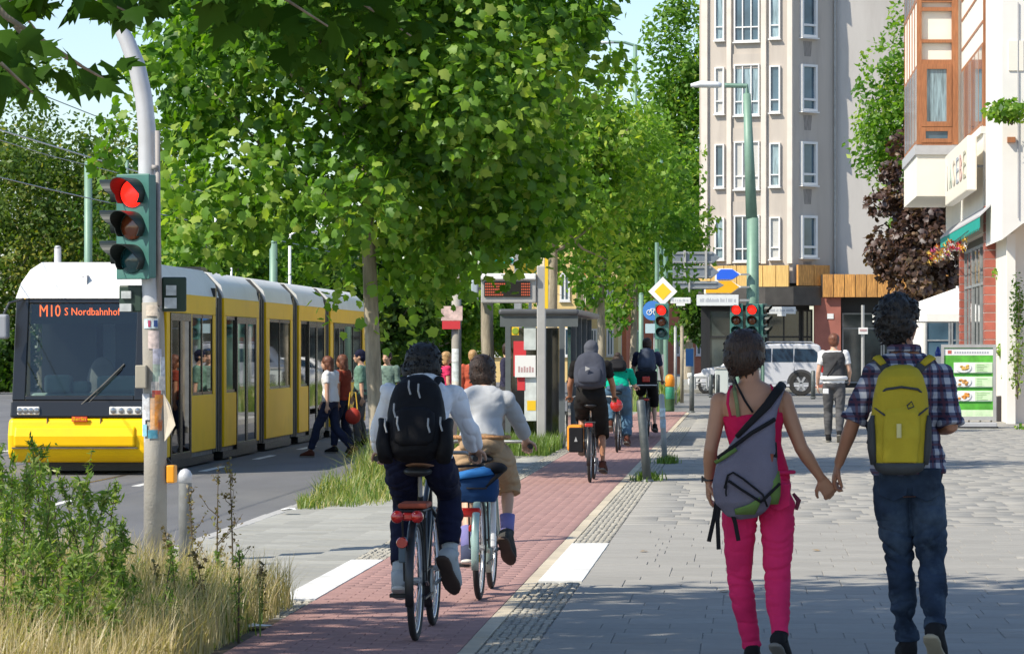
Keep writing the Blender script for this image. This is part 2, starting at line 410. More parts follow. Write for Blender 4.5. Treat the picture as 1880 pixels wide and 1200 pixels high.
def in_view(x, y, z=0.0):
    u = x / y * F + VPX; v = HOR + (EYE - z) / y * F
    return -30 < u < 1910 and v < 1230
def pavers(parent, name, cells, m, h=0.04, gap=0.006, zf=None, single=300, jit=0.002, stuffname=None, cap=0.7):
    """cells: (x, y, w, d, angle). The nearest ones in view become objects, the rest one joined part"""
    cells = sorted(cells, key=lambda c: c[1])
    seen = [c for c in cells if in_view(c[0], c[1])]
    near = set(map(id, seen[:single])); meshes = {}
    VV = []; FF = []; TT = []; k = 0
    for c in cells:
        x, y, w, d = c[:4]; an = c[4] if len(c) > 4 else 0.0
        z = (zf(x) if zf else 0.0) + rnd.uniform(-jit, jit)
        a, e = w / 2 - gap, d / 2 - gap; b = min(0.004, gap)
        loc = [(-a, -e, -h), (a, -e, -h), (a, e, -h), (-a, e, -h), (-a, -e, -b), (a, -e, -b), (a, e, -b), (-a, e, -b),
               (-a + b, -e + b, 0), (a - b, -e + b, 0), (a - b, e - b, 0), (-a + b, e - b, 0)]
        fs = [(0, 1, 5, 4), (1, 2, 6, 5), (2, 3, 7, 6), (3, 0, 4, 7), (4, 5, 9, 8), (5, 6, 10, 9), (6, 7, 11, 10), (7, 4, 8, 11), (8, 9, 10, 11)]
        if id(c) in near:
            key = (round(w, 2), round(d, 2))
            if key not in meshes:
                me = bpy.data.meshes.new(name); me.from_pydata(loc, [], fs); me.materials.append(m); meshes[key] = me
            o = link(name, meshes[key], parent, (x, y, z)); o.rotation_euler = (rnd.uniform(-1, 1) * jit * 1.5, rnd.uniform(-1, 1) * jit * 1.5, an)
        else:
            L = np.array(loc); ca, sa = math.cos(an), math.sin(an)
            tx, ty = rnd.uniform(-1, 1) * jit, rnd.uniform(-1, 1) * jit
            X = L[:, 0] * ca - L[:, 1] * sa + x; Y = L[:, 0] * sa + L[:, 1] * ca + y
            VV.append(np.stack([X, Y, L[:, 2] + z + L[:, 0] * tx + L[:, 1] * ty], 1)); FF.append(np.array(fs) + k); k += 12
            TT.append(np.full(12, rnd.random()))
    if VV:
        me = raw_mesh(stuffname or name, np.concatenate(VV), np.concatenate(FF), m, np.concatenate(TT))
        link(stuffname or name, me, parent, kind='stuff')
# concrete slabs of the sidewalk, in running bond
cells = []; y = 17.2; r = 0
while y < YE - 0.3:
    x = -1.15; dd = rnd.choice((0.30, 0.36, 0.40))
    while x < 5.86:
        w = rnd.choice((0.30, 0.40, 0.45, 0.50, 0.60)); w = min(w, 5.9 - x)
        if 5.9 - x - w < 0.15: w = round(5.9 - x, 2)
        cells.append((x + w / 2, y + dd / 2, round(w, 2), dd))
        x += w
    y += dd; r += 1
pavers(walk, 'paving_slab', cells, m_slab, gap=0.0025, jit=0.0012, stuffname='distant_paving')
# red pavers of the bike path
cells = []; y = 17.2; r = 0; W0 = 1.2445
while y < YE - 0.1:
    x = -2.79 - (0.104 if r % 2 else 0)
    for k in range(8):
        xl = max(x, -2.79); xr = min(x + 0.2074, -1.5455)
        if xr - xl > 0.05: cells.append(((xl + xr) / 2, y + 0.06, round(xr - xl, 3), 0.12))
        x += 0.2074
    y += 0.12; r += 1
pavers(bike, 'red_paver', cells, m_red, gap=0.0015, jit=0.0006, stuffname='distant_pavers')
# small mosaic stones either side
MARKS = [(23.5, 28.1)]
def mosaic(parent, x0, x1, y0, y1, skip):
    out = []; n = int(round((x1 - x0) / 0.05)); st = (x1 - x0) / n; y = y0; r = 0
    while y < y1:
        d = rnd.uniform(0.045, 0.062)
        for i in range(n):
            if not any(a < y < b for a, b in skip):
                out.append((x0 + (i + 0.5) * st + rnd.uniform(-0.006, 0.006), y + d / 2 + rnd.uniform(-0.012, 0.012), st + rnd.uniform(-0.012, 0.006), d + rnd.uniform(-0.012, 0.006), rnd.uniform(-0.35, 0.35)))
        y += d
    pavers(parent, 'mosaic_stone', out, m_cob, gap=0.005, jit=0.003, stuffname='distant_mosaic')
mosaic(mosa, -1.445, -1.155, 17.2, 70, [(23.45, 28.15)])
mosaic(mos2, -3.025, -2.795, 20.5, 70, [(21.75, 25.95)])
cells = []; y = 17.0
while y < YE - 1: cells.append((-1.498, y + 0.5, 0.094, 1.0)); y += 1.0
pavers(edge, 'edge_stone', cells, m_edge, gap=0.002, jit=0.002)
cells = []; y = 20.5; r = 0
while y < YE - 0.4:
    x = -4.86
    while x < -3.05:
        cells.append((x + 0.183, y + 0.183, 0.366, 0.366)); x += 0.366
    y += 0.366; r += 1
pavers(left, 'paving_slab', cells, m_slabl, gap=0.007, jit=0.003, zf=ZS, stuffname='distant_paving')
kb = MB(); kb.bb(RX - 0.0, -4.861, -30, YE, -0.33, -0.13); kerb = kb.build('kerb', m_joint); kerb['kind'] = 'structure'; WLOC[kerb.name] = Vector((0, 0, 0))
cells = []; y = 15.0
while y < YE - 1: cells.append((-4.932, y + 0.5, 0.136, 1.0)); y += 1.0
pavers(kerb, 'kerb_stone', cells, m_kerb, h=0.24, gap=0.004, jit=0.003, zf=lambda x: -0.095)
cells = []; x = -3.0
while x < 12: cells.append((x + 0.5, YE + 0.2, 1.0, 0.3)); x += 1.0
ck = MB(); ck.bb(-4.9, 40, YE + 0.02, YE + 0.98, -0.33, -0.13); crossk = ck.build('kerb', m_joint); crossk['kind'] = 'structure'; WLOC[crossk.name] = Vector((0, 0, 0))
pavers(crossk, 'kerb_stone', cells, m_kerb, h=0.2, gap=0.004, jit=0.003, zf=lambda x: -0.01)
cells = []; y = 45.0
while y < YE - 0.5:
    x = 5.9
    while x < 9:
        cells.append((x + 0.2, y + 0.2, 0.4, 0.4)); x += 0.4
    y += 0.4
pavers(fore, 'forecourt_slab', cells, m_pink, gap=0.006, jit=0.003, stuffname='distant_paving')
# right-hand mosaic border of the sidewalk and painted blocks
bd = MB()
def paint(name, x0, x1, y0, y1, z, zf=None):
    b = MB(); b.bb(x0, x1, y0, y1, z - 0.03, z); o = b.build(name, m_white); o['kind'] = 'structure'; return o
paint('painted_block', -1.452, -1.148, 23.5, 28.1, 0.006)
paint('painted_block', -3.032, -2.788, 21.8, 25.9, 0.006)
for y in np.arange(29.2, 130, 5.6): paint('lane_marking', -8.38, -8.26, y, y + 2.1, -0.246)
for y in np.arange(31, 120, 6): paint('lane_marking', -13.6, -13.48, y, y + 2.2, -0.246)
paint('stop_line', -3.2, 6, 90.0, 90.5, -0.106)
m_rail = mat('rail_steel', (0.25, 0.23, 0.21), 0.35, 0.9, var=0.2)
for x in (-10.43, -9.2, -13.0, -11.75):
    b = MB(); b.bb(x - 0.035, x + 0.035, -30, 300, -0.27, -0.245); b.build('tram_rail', m_rail)['kind'] = 'structure'
# ------------------------------------------------------------------ buildings
m_stucco = mat('stucco_beige', (0.475, 0.425, 0.375), 0.9, var=0.07, vscale=1.2, bump=0.3, bscale=60, dirt=(0.33, 0.285, 0.255), dscale=1.6, damt=0.55, stretch=(1, 1, 0.12))
m_stucco2 = mat('stucco_grey', (0.49, 0.465, 0.44), 0.9, var=0.05, vscale=0.6, bump=0.3, bscale=40, dirt=(0.33, 0.30, 0.275), dscale=0.7, damt=0.5, stretch=(1, 1, .2))
m_pil = mat('pilaster_plaster', (0.66, 0.60, 0.53), 0.85, var=0.06, vscale=2, dirt=(0.45, 0.41, 0.37), dscale=0.8, damt=0.4)
m_wfr = mat('window_white', (0.74, 0.74, 0.73), 0.5, var=0.03)
m_pane = mat('window_glass', (0.06, 0.11, 0.15), 0.06, var=0.5, vscale=0.7, spec=0.9)
m_pane2 = mat('window_curtained', (0.21, 0.29, 0.32), 0.10, var=0.55, vscale=3, spec=0.8, stretch=(6, 6, 0.6))
m_wood = mat('wood_cladding', (0.62, 0.40, 0.13), 0.6, var=0.22, vscale=3, bump=0.2, bscale=30, stretch=(9, 9, 0.7), tint=True)
m_woodd = mat('wood_cladding_worn', (0.55, 0.27, 0.07), 0.6, var=0.4, vscale=5, bump=0.2, bscale=30, stretch=(9, 9, 0.7), tint=True, dirt=(0.30, 0.11, 0.03), dscale=2.0, damt=0.8)
m_dark = mat('dark_fascia', (0.055, 0.05, 0.045), 0.6, var=0.25, vscale=2)
m_black = mat('black_metal', (0.02, 0.02, 0.022), 0.45)
m_redtile = mat('red_tile', (0.36, 0.10, 0.07), 0.45, var=0.14, vscale=5, bump=0.15, bscale=60, tint=True)
m_mort = mat('pale_mortar', (0.55, 0.50, 0.46), 0.9)
m_redwall = mat('red_plaster', (0.33, 0.115, 0.085), 0.8, var=0.12, vscale=2)
m_cream = mat('cream_render', (0.77, 0.73, 0.64), 0.8, var=0.03, vscale=2, dirt=(0.66, 0.62, 0.54), dscale=0.8, damt=0.3)
m_whitew = mat('white_render', (0.76, 0.74, 0.69), 0.8, var=0.03, vscale=2, dirt=(0.70, 0.66, 0.60), dscale=0.7, damt=0.3)
m_timber = mat('brown_timber', (0.34, 0.135, 0.055), 0.5, var=0.2, vscale=4, stretch=(8, 8, 1))
m_greyp = mat('grey_panel', (0.42, 0.42, 0.43), 0.6, var=0.06)
m_teal = mat('teal_canvas', (0.0, 0.30, 0.24), 0.7, var=0.08)
m_steel = mat('grey_steel', (0.33, 0.34, 0.34), 0.5, 0.3, var=0.15, vscale=6)
m_shopglass = mat('shop_glass', (0.05, 0.065, 0.065), 0.05, var=0.6, vscale=0.9, spec=0.9)

m_pane3 = mat('window_blind', (0.50, 0.49, 0.46), 0.35, var=0.10, vscale=14, stretch=(.2, .2, 6))
def window(parent, O, U, N, w, h, fr=0.07, dep=0.1, mf=None, mg=None, vert=0, trans=(), sill=0.0):
    """O: lower corner on the wall plane, U along the wall, N outward. > window, pane, sill"""
    U = Vector(U).normalized(); N = Vector(N).normalized(); Z = Vector((0, 0, 1)); O = Vector(O)
    M = Matrix(((U.x, N.x, 0, O.x), (U.y, N.y, 0, O.y), (0, 0, 1, O.z), (0, 0, 0, 1)))
    b = MB()
    def bar(u0, u1, z0, z1, d=dep): b.box(((u0 + u1) / 2, d / 2, (z0 + z1) / 2), (u1 - u0, d, z1 - z0), 0, 0, M)
    bar(0, fr, 0, h); bar(w - fr, w, 0, h); bar(fr, w - fr, 0, fr); bar(fr, w - fr, h - fr, h)
    for i in range(vert): 
        x = w * (i + 1) / (vert + 1); bar(x - fr * .4, x + fr * .4, fr, h - fr, dep * .8)
    for t in trans: bar(fr, w - fr, h * t - fr * .45, h * t + fr * .45, dep * .85)
    f = b.build('window', mf or m_wfr, parent)
    g = MB(); g.box((w / 2, 0.012, h / 2), (w - fr * 1.9, 0.02, h - fr * 1.9), 0, 0, M); g.build('pane', mg or m_pane, f)
    if sill:
        s = MB(); s.box((w / 2, dep * 0.5 + sill / 2, -0.04), (w + 0.08, dep + sill, 0.05), 0, 0, M); s.build('sill', mf or m_wfr, f)
    return f

# --- corner tower house with the plain gable
TY = 138.0
zz = lambda y: EYE + (HOR - y) / F * TY
A = Vector((1.87, TY, 0)); Lend = Vector((-1.95, TY + 1.35, 0)); Rend = Vector((3.72, TY + 1.47, 0))
tw = thing('apartment_tower', 'tall beige corner tower of flats with white windows and timber clad first floor', 'apartment building', (1.8, 143, 0))
b = MB(); b.prism([(Lend.x, Lend.y), (A.x, A.y), (Rend.x, Rend.y), (3.72, 150), (-1.95, 150)], 4.3, 24, 'Z'); b.build('wall', m_stucco, tw)
b = MB(); b.bb(3.721, 22, TY + 1.5, 150, 4.5, 24.5); b.build('wall', m_stucco2, tw, label='plain windowless grey gable wall')
dl = (Lend - A); Ll = dl.length; ul = dl.normalized(); nl = Vector((-ul.y, ul.x, 0)); nl = nl if nl.y < 0 else -nl
dr = (Rend - A); Lr = dr.length; ur = dr.normalized(); nr = Vector((-ur.y, ur.x, 0)); nr = nr if nr.y < 0 else -nr
def lu(x): return (1455 - x) / 168.0 * Ll
rows = [(-160, -70), (-20, 70), (120, 206), (262, 342), (398, 475)]
k = 0
for (y0, y1) in rows:
    for (xa, xb, v) in ((1316, 1333, 0), (1351, 1397, 2), (1415, 1434, 0)):
        e = 4 if v else 0
        z0, z1 = zz(y1 + e), zz(y0 - e); u0, u1 = lu(xb), lu(xa)
        window(tw, A + ul * u0 + Vector((0, 0, z0)), ul, nl, u1 - u0, z1 - z0, 0.055, 0.12, None, (m_pane, m_pane2, m_pane2, m_pane, m_pane3, m_pane2, m_pane)[(k * 5 + k // 3) % 7], v, (0.27,), 0.06); k += 1
    u0 = (1468 - 1455) / 80 * Lr; u1 = (1496 - 1455) / 80 * Lr; z0, z1 = zz(y1 - 3), zz(y0 - 3)
    window(tw, A + ur * u0 + Vector((0, 0, z0)), ur, nr, (u1 - u0), z1 - z0, 0.10, 0.16, None, (m_pane, m_pane3, m_pane2)[k % 3], 0, (0.25,), 0.08)
for xa, xb in ((1292, 1303), (1338, 1346), (1400, 1409), (1447, 1456)):
    b = MB(); u0, u1 = lu(xb), lu(xa)
    c = A + ul * ((u0 + u1) / 2) + nl * 0.05; b.box((c.x, c.y, 14.6), (u1 - u0, 0.16, 19), math.atan2(ul.y, ul.x)); b.build('pilaster', m_pil, tw)
for (y0, y1) in rows:                       # spandrel bands between the storeys
    for (xa, xb) in ((1346, 1400),):
        u0, u1 = lu(xb), lu(xa); c = A + ul * ((u0 + u1) / 2) + nl * 0.02; b = MB()
        b.box((c.x, c.y, zz(y1 + 40)), (u1 - u0 - 0.05, 0.06, 0.6), math.atan2(ul.y, ul.x)); b.build('spandrel', m_stucco, tw)
b = MB(); c = A + ur * (Lr * .93) + nr * .08; b.cyl((c.x, c.y, 4.6), (c.x, c.y, 23), .05, None, 8); b.build('downpipe', m_steel, tw)
for (y0, y1) in rows:                       # rain streaks below the right-hand sills
    c = A + ur * ((1482 - 1455) / 80 * Lr) + nr * .003; b = MB(); b.box((c.x, c.y, zz(y1 + 18)), (.34, .004, .62), math.atan2(ur.y, ur.x), 0, None, 1.35); b.build('rain_stain', mat('stain_grey', (.27, .245, .225), .95, var=.35, vscale=6, stretch=(8, 8, .6)), tw)
# timber cladding boards round the first floor
def boards(Pa, u, n, L, z0, z1, cnt, m, d=0.12, proud=0.3):
    for i in range(cnt):
        w = L / cnt; c = Pa + u * (w * (i + 0.5)) + n * (proud - d / 2)
        b = MB(); b.box((c.x, c.y, (z0 + z1) / 2), (w - 0.03, d, z1 - z0), math.atan2(u.y, u.x)); b.build('cladding_board', m, tw)
boards(A + ul * 0.06, ul, nl, Ll - 0.1, zz(526), zz(487), 7, m_wood)
boards(A + ur * 0.05, ur, nr, Lr * 0.72, zz(524), zz(486), 2, m_woodd)
boards(Vector((3.1, TY + .62, 0)), Vector((1, 0, 0)), Vector((0, -1, 0)), 2.7, zz(545), zz(503), 6, m_woodd)
boards(Vector((5.85, TY + .62, 0)), Vector((1, 0, 0)), Vector((0, -1, 0)), 4.6, zz(545), zz(503), 10, m_woodd)
b = MB(); b.bb(3.05, 11, TY + .52, TY + 1.6, zz(545), zz(504)); b.build('fascia_core', m_dark, tw)
b = MB(); c = A + (ul * 0.5); b.prism([(-2.0, TY + 1.3), (0.75, TY - 0.55), (1.9, TY - 0.55), (3.05, TY + .5), (3.05, TY + 3), (-2, TY + 3)], zz(560), zz(527), 'Z'); b.build('canopy', m_dark, tw)
b = MB(); b.prism([(-1.9, TY + 2.0), (2.6, TY + 2.0), (2.6, TY + 8), (-1.9, TY + 8)], 0, zz(560), 'Z'); b.build('shop_core', m_black, tw)
for i, (xa, xb) in enumerate(((1300, 1404), (1408, 1470), (1472, 1492))):
    u0 = (xa - VPX) / F * (TY + 1.9); u1 = (xb - VPX) / F * (TY + 1.9)
    window(tw, (u0, TY + 1.98, 0.25), (1, 0, 0), (0, -1, 0), u1 - u0, 3.0, 0.08, 0.08, m_black, m_shopglass, 1, (0.62,))
b = MB(); b.bb(2.78, 3.86, TY + 0.55, TY + 2.3, 0, zz(545) - .003); pr = b.build('brick_pier', m_redwall, tw)
b = MB(); b.bb(3.3, 3.56, TY + 0.52, TY + 0.548, 2.85, 3.06); b.build('number_plate', m_wfr, tw)
b = MB(); b.bb(3.865, 12, TY + 2.0, TY + 8, 0, 4.4); b.build('shop_core', m_black, tw)
for i in range(4): window(tw, (3.95 + i * 1.7, TY + 1.98, 0.2), (1, 0, 0), (0, -1, 0), 1.66, 2.9, 0.06, 0.08, m_steel, m_shopglass, 0, (0.78,))

# --- house with timber bays on the right
hs = thing('bay_window_house', 'cream shop house with brown timber bay windows beside the sidewalk', 'house', (7, 86, 0))
def X8(x, Y): return (x - VPX) / F * Y
def Z8(y, Y): return EYE + (HOR - y) / F * Y
Y1 = 86.0
b = MB(); b.bb(4.36, 5.5, Y1 + 0.05, 92.9, Z8(285, Y1), 16); b.bb(4.33, 5.45, Y1, 92.95, Z8(360, Y1), Z8(283, Y1)); b.build('bay', m_cream, hs)
b = MB(); b.bb(4.28, 5.5, Y1 - 0.06, 93, Z8(284, Y1), Z8(266, Y1)); b.build('bay_sill', m_greyp, hs)
def timber(x0, x1, y0, y1, Y, d=0.07):
    b = MB(); b.bb(X8(x0, Y), X8(x1, Y), Y - d, Y + 0.04, Z8(y1, Y), Z8(y0, Y)); return b.build('timber', m_timber, hs)
for x0, x1 in ((1683, 1692), (1747, 1759)): timber(x0, x1, -330, 266, Y1)
for yb in (0, -262):
    for y0, y1 in ((14, 21), (73, 79), (110, 118), (262, 267)): timber(1692, 1747, y0 + yb, y1 + yb, Y1, 0.06)
    window(hs, (X8(1692, Y1), Y1 - 0.001, Z8(233 + yb, Y1)), (1, 0, 0), (0, -1, 0), X8(1747, Y1) - X8(1692, Y1), (233 - 118) / F * Y1, 0.13, 0.085, m_timber, m_pane2)
    window(hs, (X8(1692, Y1), Y1 - 0.001, Z8(262 + yb, Y1)), (1, 0, 0), (0, -1, 0), X8(1747, Y1) - X8(1692, Y1), (262 - 234) / F * Y1, 0.10, 0.08, m_timber, m_pane)
for i in range(5):                                              # street side of the bay
    y = Y1 + 0.1 + i * 1.38
    for zb in (0.0, 3.64):
        window(hs, (4.36, y + 1.3, Z8(262, Y1) + zb), (0, -1, 0), (-1, 0, 0), 1.3, (262 - 118) / F * Y1, 0.09, 0.018, m_timber, m_pane, 0, (0.2,))
    b = MB(); b.bb(4.335, 4.37, y + 1.31, y + 1.37, Z8(266, Y1), 16); b.build('timber', m_timber, hs)
Y2 = 78.0
b = MB(); b.bb(5.47, 9, Y2 + 0.05, 92.8, 4.3, 16); b.build('wall', m_cream, hs)
b = MB(); b.bb(5.40, 6.2, Y2 - 0.05, Y1 - 0.05, Z8(245, Y2), Z8(232, Y2)); b.build('ledge', m_whitew, hs)
b = MB(); b.bb(5.46, 6.1, Y2 - 0.1, Y2 + 0.2, Z8(375, Y2), Z8(246, Y2)); b.build('fascia', m_whitew, hs)
b = MB(); b.bb(5.50, 5.56, Y2 - 0.15, Y1, Z8(412, Y2), Z8(330, Y2)); b.build('fascia', m_greyp, hs)
for yb in (0, -286):
    for (x0, x1) in ((1805, 1815),):
        b = MB(); b.bb(X8(x0, Y2), X8(x1, Y2), Y2 - 0.02, Y2 + 0.06, Z8(232 + yb, Y2), Z8(-54 + yb, Y2)); b.build('timber', m_timber, hs)
    for y0, y1 in ((15, 22), (60, 74)):
        b = MB(); b.bb(X8(1815, Y2), 6.2, Y2 - 0.012, Y2 + 0.06, Z8(y1 + yb, Y2), Z8(y0 + yb, Y2)); b.build('timber', m_timber, hs)
    window(hs, (X8(1812, Y2), Y2 + 0.049, Z8(210 + yb, Y2)), (1, 0, 0), (0, -1, 0), 0.62, (210 - 64) / F * Y2, 0.12, 0.06, m_timber, m_pane)
    for i in range(6):
        y = Y2 + 0.2 + i * 1.28
        window(hs, (5.47, y + 1.2, Z8(228 + yb, Y2)), (0, -1, 0), (-1, 0, 0), 1.2, 1.9, 0.09, 0.018, m_timber, (m_pane, m_pane2)[i % 2], 0, (0.3,))
        for zq in (2.35, 3.1): b = MB(); b.bb(5.455, 5.472, y, y + 1.2, Z8(228 + yb, Y2) + zq, Z8(228 + yb, Y2) + zq + .07); b.build('timber', m_timber, hs)
# red tiled piers of the shop
def pier(x0, x1, y0, y1, z1, part='tiled_pier'):
    b = MB(); b.bb(x0 + 0.012, x1 - 0.012, y0 + 0.012, y1 - 0.012, 0, z1); core = b.build(part, m_mort, hs)
    n = int(z1 / 0.2); t = z1 / n
    for i in range(n):
        c = MB(); z = i * t
        for (fx0, fx1, fy0, fy1, k) in ((x0, x1, y0, y0 + 0.014, 2), (x0, x0 + 0.014, y0 + 0.016, y1, 1)):
            if k == 2 and x1 - x0 > 0.4:
                m = (x0 + x1) / 2; c.bb(fx0, m - 0.006, fy0, fy1, z + 0.012, z + t - 0.012); c.bb(m + 0.006, fx1, fy0, fy1, z + 0.012, z + t - 0.012)
            else: c.bb(fx0, fx1, fy0, fy1, z + 0.012, z + t - 0.012)
        c.build('tile', m_redtile, core)
pier(5.43, 5.93, 77.0, 77.6, Z8(377, 77))
pier(5.46, 5.80, 86.4, 86.9, 4.5)
for i in range(3):
    y = 77.7 + i * 2.9
    window(hs, (5.62, y + 2.85, 0.35), (0, -1, 0), (-1, 0, 0), 2.85, 3.75, 0.07, 0.06, m_steel, m_shopglass, 1, (0.75,))
b = MB(); b.bb(5.63, 8.9, 77.7, 86.3, 0, 4.35); b.build('shop_core', m_black, hs)
# ground floor further back, beside the parasol
b = MB(); b.bb(5.45, 9, 104, 112, 0, 2.75); b.build('shop_core', m_whitew, hs)
for i in range(3): window(hs, (5.5 + i * 0.8, 104.0, 0.2), (1, 0, 0), (0, -1, 0), 0.76, 2.4, 0.05, 0.06, m_steel, m_pane, 0, (0.7,))

# sign box standing off the wall (letters run along the street)
sg = thing('shop_sign', 'cream box sign with worn pastel capital letters under the timber windows', 'shop sign', (5.1, 80.8, 5.9))
b = MB(); b.bb(5.02, 5.24, 76.9, 85.4, 5.22, 6.48); b.build('sign_box', mat('sign_cream', (0.80, 0.74, 0.62), 0.4, var=0.03), sg, bevel=0.03)
pl = [(0.45, 0.42, 0.38), (0.38, 0.46, 0.40), (0.50, 0.44, 0.36), (0.36, 0.38, 0.42), (0.55, 0.36, 0.32), (0.42, 0.40, 0.30)]
for i, ch in enumerate('IASEBE'):                       # what can be read of the worn word
    M = Matrix.Translation((5.012, 84.3 - i * 1.3, 5.82)) @ Matrix.Rotation(-math.pi / 2, 4, 'Z') @ Matrix.Rotation(math.pi / 2, 4, 'X')
    text(ch, 0.9, M, mat('sign_letter' + 'abcdef'[i], pl[i], 0.5), sg, 'letter', 0.01, width=0.14 if ch == 'I' else 0.8)
b = MB()
for y in (78, 81, 84): b.bb(5.24, 5.5, y - 0.03, y + 0.03, 5.8, 5.86)
b.build('bracket', m_steel, sg)
# awning with hanging flowers
aw = thing('awning', 'teal shop awning with a grey roof over the hanging flowers', 'awning', (5.3, 83, 4.4))
b = MB()
n = 46
for i in range(n):
    y0 = 75.3 + i * (15.4 / n); y1 = y0 + 15.4 / n
    zl = 4.32 - 0.05 * (i % 2)
    b.add([(5.2, y0, 4.56), (5.2, y1, 4.56), (5.2, y1, zl), (5.2, y0, zl)], [(0, 1, 2, 3)])
b.build('valance', m_teal, aw)
b = MB(); b.prism([(5.19, 4.56), (5.5, 4.86), (5.5, 4.90), (5.19, 4.60)], 75.3, 90.7, 'Y'); b.build('roof', m_greyp, aw)
fl = [m for m in (mat('petal_red', (0.55, 0.03, 0.04), 0.6), mat('petal_orange', (0.75, 0.25, 0.03), 0.6), mat('petal_pink', (0.65, 0.10, 0.25), 0.6), mat('petal_yellow', (0.8, 0.55, 0.10), 0.6), mat('petal_white', (0.8, 0.75, 0.7), 0.6))]
gl = thing('flower_garland', 'garland of red orange and pink paper flowers hanging below the teal awning', 'garland', (5.1, 84, 4.1))
b = MB(); b.tube([(5.05, 77, 4.3), (5.0, 81, 4.2), (5.0, 86, 4.2), (5.0, 92, 4.3)], 0.012, 5); b.build('cord', m_black, gl)
for i in range(70):
    y = rnd.uniform(77, 92); c = Vector((5.0 + rnd.uniform(-.12, .12), y, 4.12 + rnd.uniform(-.2, .12))); b = MB()
    for q in range(5):
        a = q * 1.257 + rnd.random(); d = Vector((math.cos(a), 0.3 * rnd.uniform(-1, 1), math.sin(a))) * 0.085
        b.add([c, c + d * .7 + Vector((0, -.03, .03)), c + d, c + d * .7 + Vector((0, .03, -.03))], [(0, 1, 2, 3)])
    b.ell(c, (.025, .025, .025), None, 6, 4)
    b.build('flower', rnd.choice(fl), gl)
# white neighbour wall at the picture edge
wh = thing('white_house', 'white rendered house front at the right edge of the street', 'house', (6.5, 71, 0))
Y3 = 72.0
b = MB(); b.prism([(5.45, 3.95), (5.45, 16), (12, 16), (12, 5.0), (5.9, 4.3)], Y3, 77, 'Y'); b.build('wall', m_whitew, wh)
b = MB(); b.bb(5.68, 12, 73.1, 77.2, 0, 4.6); b.build('wall', m_cream, wh)
b = MB(); b.bb(5.62, 5.80, 72.9, 73.15, 0, 4.1); b.build('drainpipe_casing', m_whitew, wh)
b = MB(); b.bb(5.55, 5.72, Y3 - 0.12, Y3, Z8(262, Y3), Z8(252, Y3)); b.build('bracket', m_timber, wh)
b = MB(); b.bb(5.58, 5.9, Y3 - 0.03, Y3, Z8(130, Y3), Z8(75, Y3)); b.build('niche', m_cream, wh)
b = MB(); b.cyl((5.78, Y3 - 0.03, 4.4), (5.78, Y3 - 0.03, 9), 0.012); b.build('cable', m_greyp, wh)

# --- coloured houses far down the street
def far_house(name, label, x0, x1, y0, Y, m, ztop, wins, roofm=None):
    t = thing(name, label, 'house', ((X8(x0, Y) + X8(x1, Y)) / 2, Y + 3, 0))
    a, c = X8(x0, Y), X8(x1, Y)
    b = MB(); b.bb(a, c, Y, Y + 8, -0.3, ztop); b.build('wall', m, t)
    b = MB(); b.bb(a - .2, c + .2, Y - .25, Y + 8.2, ztop, ztop + 0.35); b.build('roof', roofm or m_greyp, t)
    nx, nz = wins; w = (c - a) / nx
    for i in range(nx):
        for j in range(nz):
            window(t, (a + w * (i + .28), Y, 1.2 + j * 3.1), (1, 0, 0), (0, -1, 0), w * .44, 1.6, 0.1, 0.08, m_wfr, m_pane, 1, (), .05)
    return t
far_house('orange_house', 'orange plastered house far down the street beyond the cyclists', 1060, 1150, 0, 205, mat('orange_plaster', (0.52, 0.16, 0.08), 0.85, var=0.08), 9, (3, 3))
far_house('yellow_house', 'pale yellow house beside the orange one far down the street', 1075, 1135, 0, 200, mat('yellow_plaster', (0.66, 0.52, 0.25), 0.85, var=0.06), 7.5, (2, 2))
far_house('terracotta_house', 'terracotta house behind the far traffic lights', 1150, 1345, 0, 215, mat('terracotta_plaster', (0.50, 0.19, 0.11), 0.85, var=0.08), 8, (5, 2))
far_house('ochre_house', 'ochre house seen through the bus shelter', 890, 1058, 0, 190, mat('ochre_plaster', (0.68, 0.50, 0.22), 0.85, var=0.06), 8.5, (4, 2))
# ------------------------------------------------------------------ trees and plants
m_bark = mat('bark', (0.27, 0.23, 0.17), 0.9, var=0.35, vscale=5, bump=0.7, bscale=30, stretch=(3, 3, 0.6), dirt=(0.42, 0.38, 0.29), dscale=3, damt=0.6)
m_twig = mat('twig', (0.10, 0.075, 0.05), 0.9, var=0.3)
L_mid = leafmat('leaf_maple', (0.045, 0.125, 0.012), (0.15, 0.285, 0.030), (0.33, 0.42, 0.08), 0.44)
L_bright = leafmat('leaf_bright', (0.07, 0.17, 0.020), (0.18, 0.32, 0.038), (0.36, 0.44, 0.08), 0.48)
L_olive = leafmat('leaf_olive', (0.045, 0.095, 0.014), (0.115, 0.175, 0.028), (0.28, 0.27, 0.05), 0.42)
L_dark = leafmat('leaf_dark', (0.025, 0.07, 0.008), (0.065, 0.13, 0.016), (0.13, 0.19, 0.03), 0.4)
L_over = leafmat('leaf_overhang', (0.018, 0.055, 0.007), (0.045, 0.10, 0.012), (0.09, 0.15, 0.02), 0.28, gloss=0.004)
L_purple = leafmat('leaf_purple', (0.05, 0.022, 0.016), (0.10, 0.05, 0.03), (0.20, 0.125, 0.065), 0.25, gloss=0.05)
L_weed = leafmat('leaf_weed', (0.08, 0.17, 0.03), (0.19, 0.28, 0.06), (0.42, 0.44, 0.19), 0.42)
L_dry = leafmat('leaf_dry', (0.17, 0.19, 0.07), (0.44, 0.34, 0.185), (0.62, 0.54, 0.38), 0.35, gloss=0.03)
L_lawn = leafmat('leaf_lawn', (0.07, 0.14, 0.02), (0.15, 0.22, 0.035), (0.42, 0.38, 0.17), 0.35, gloss=0.03)
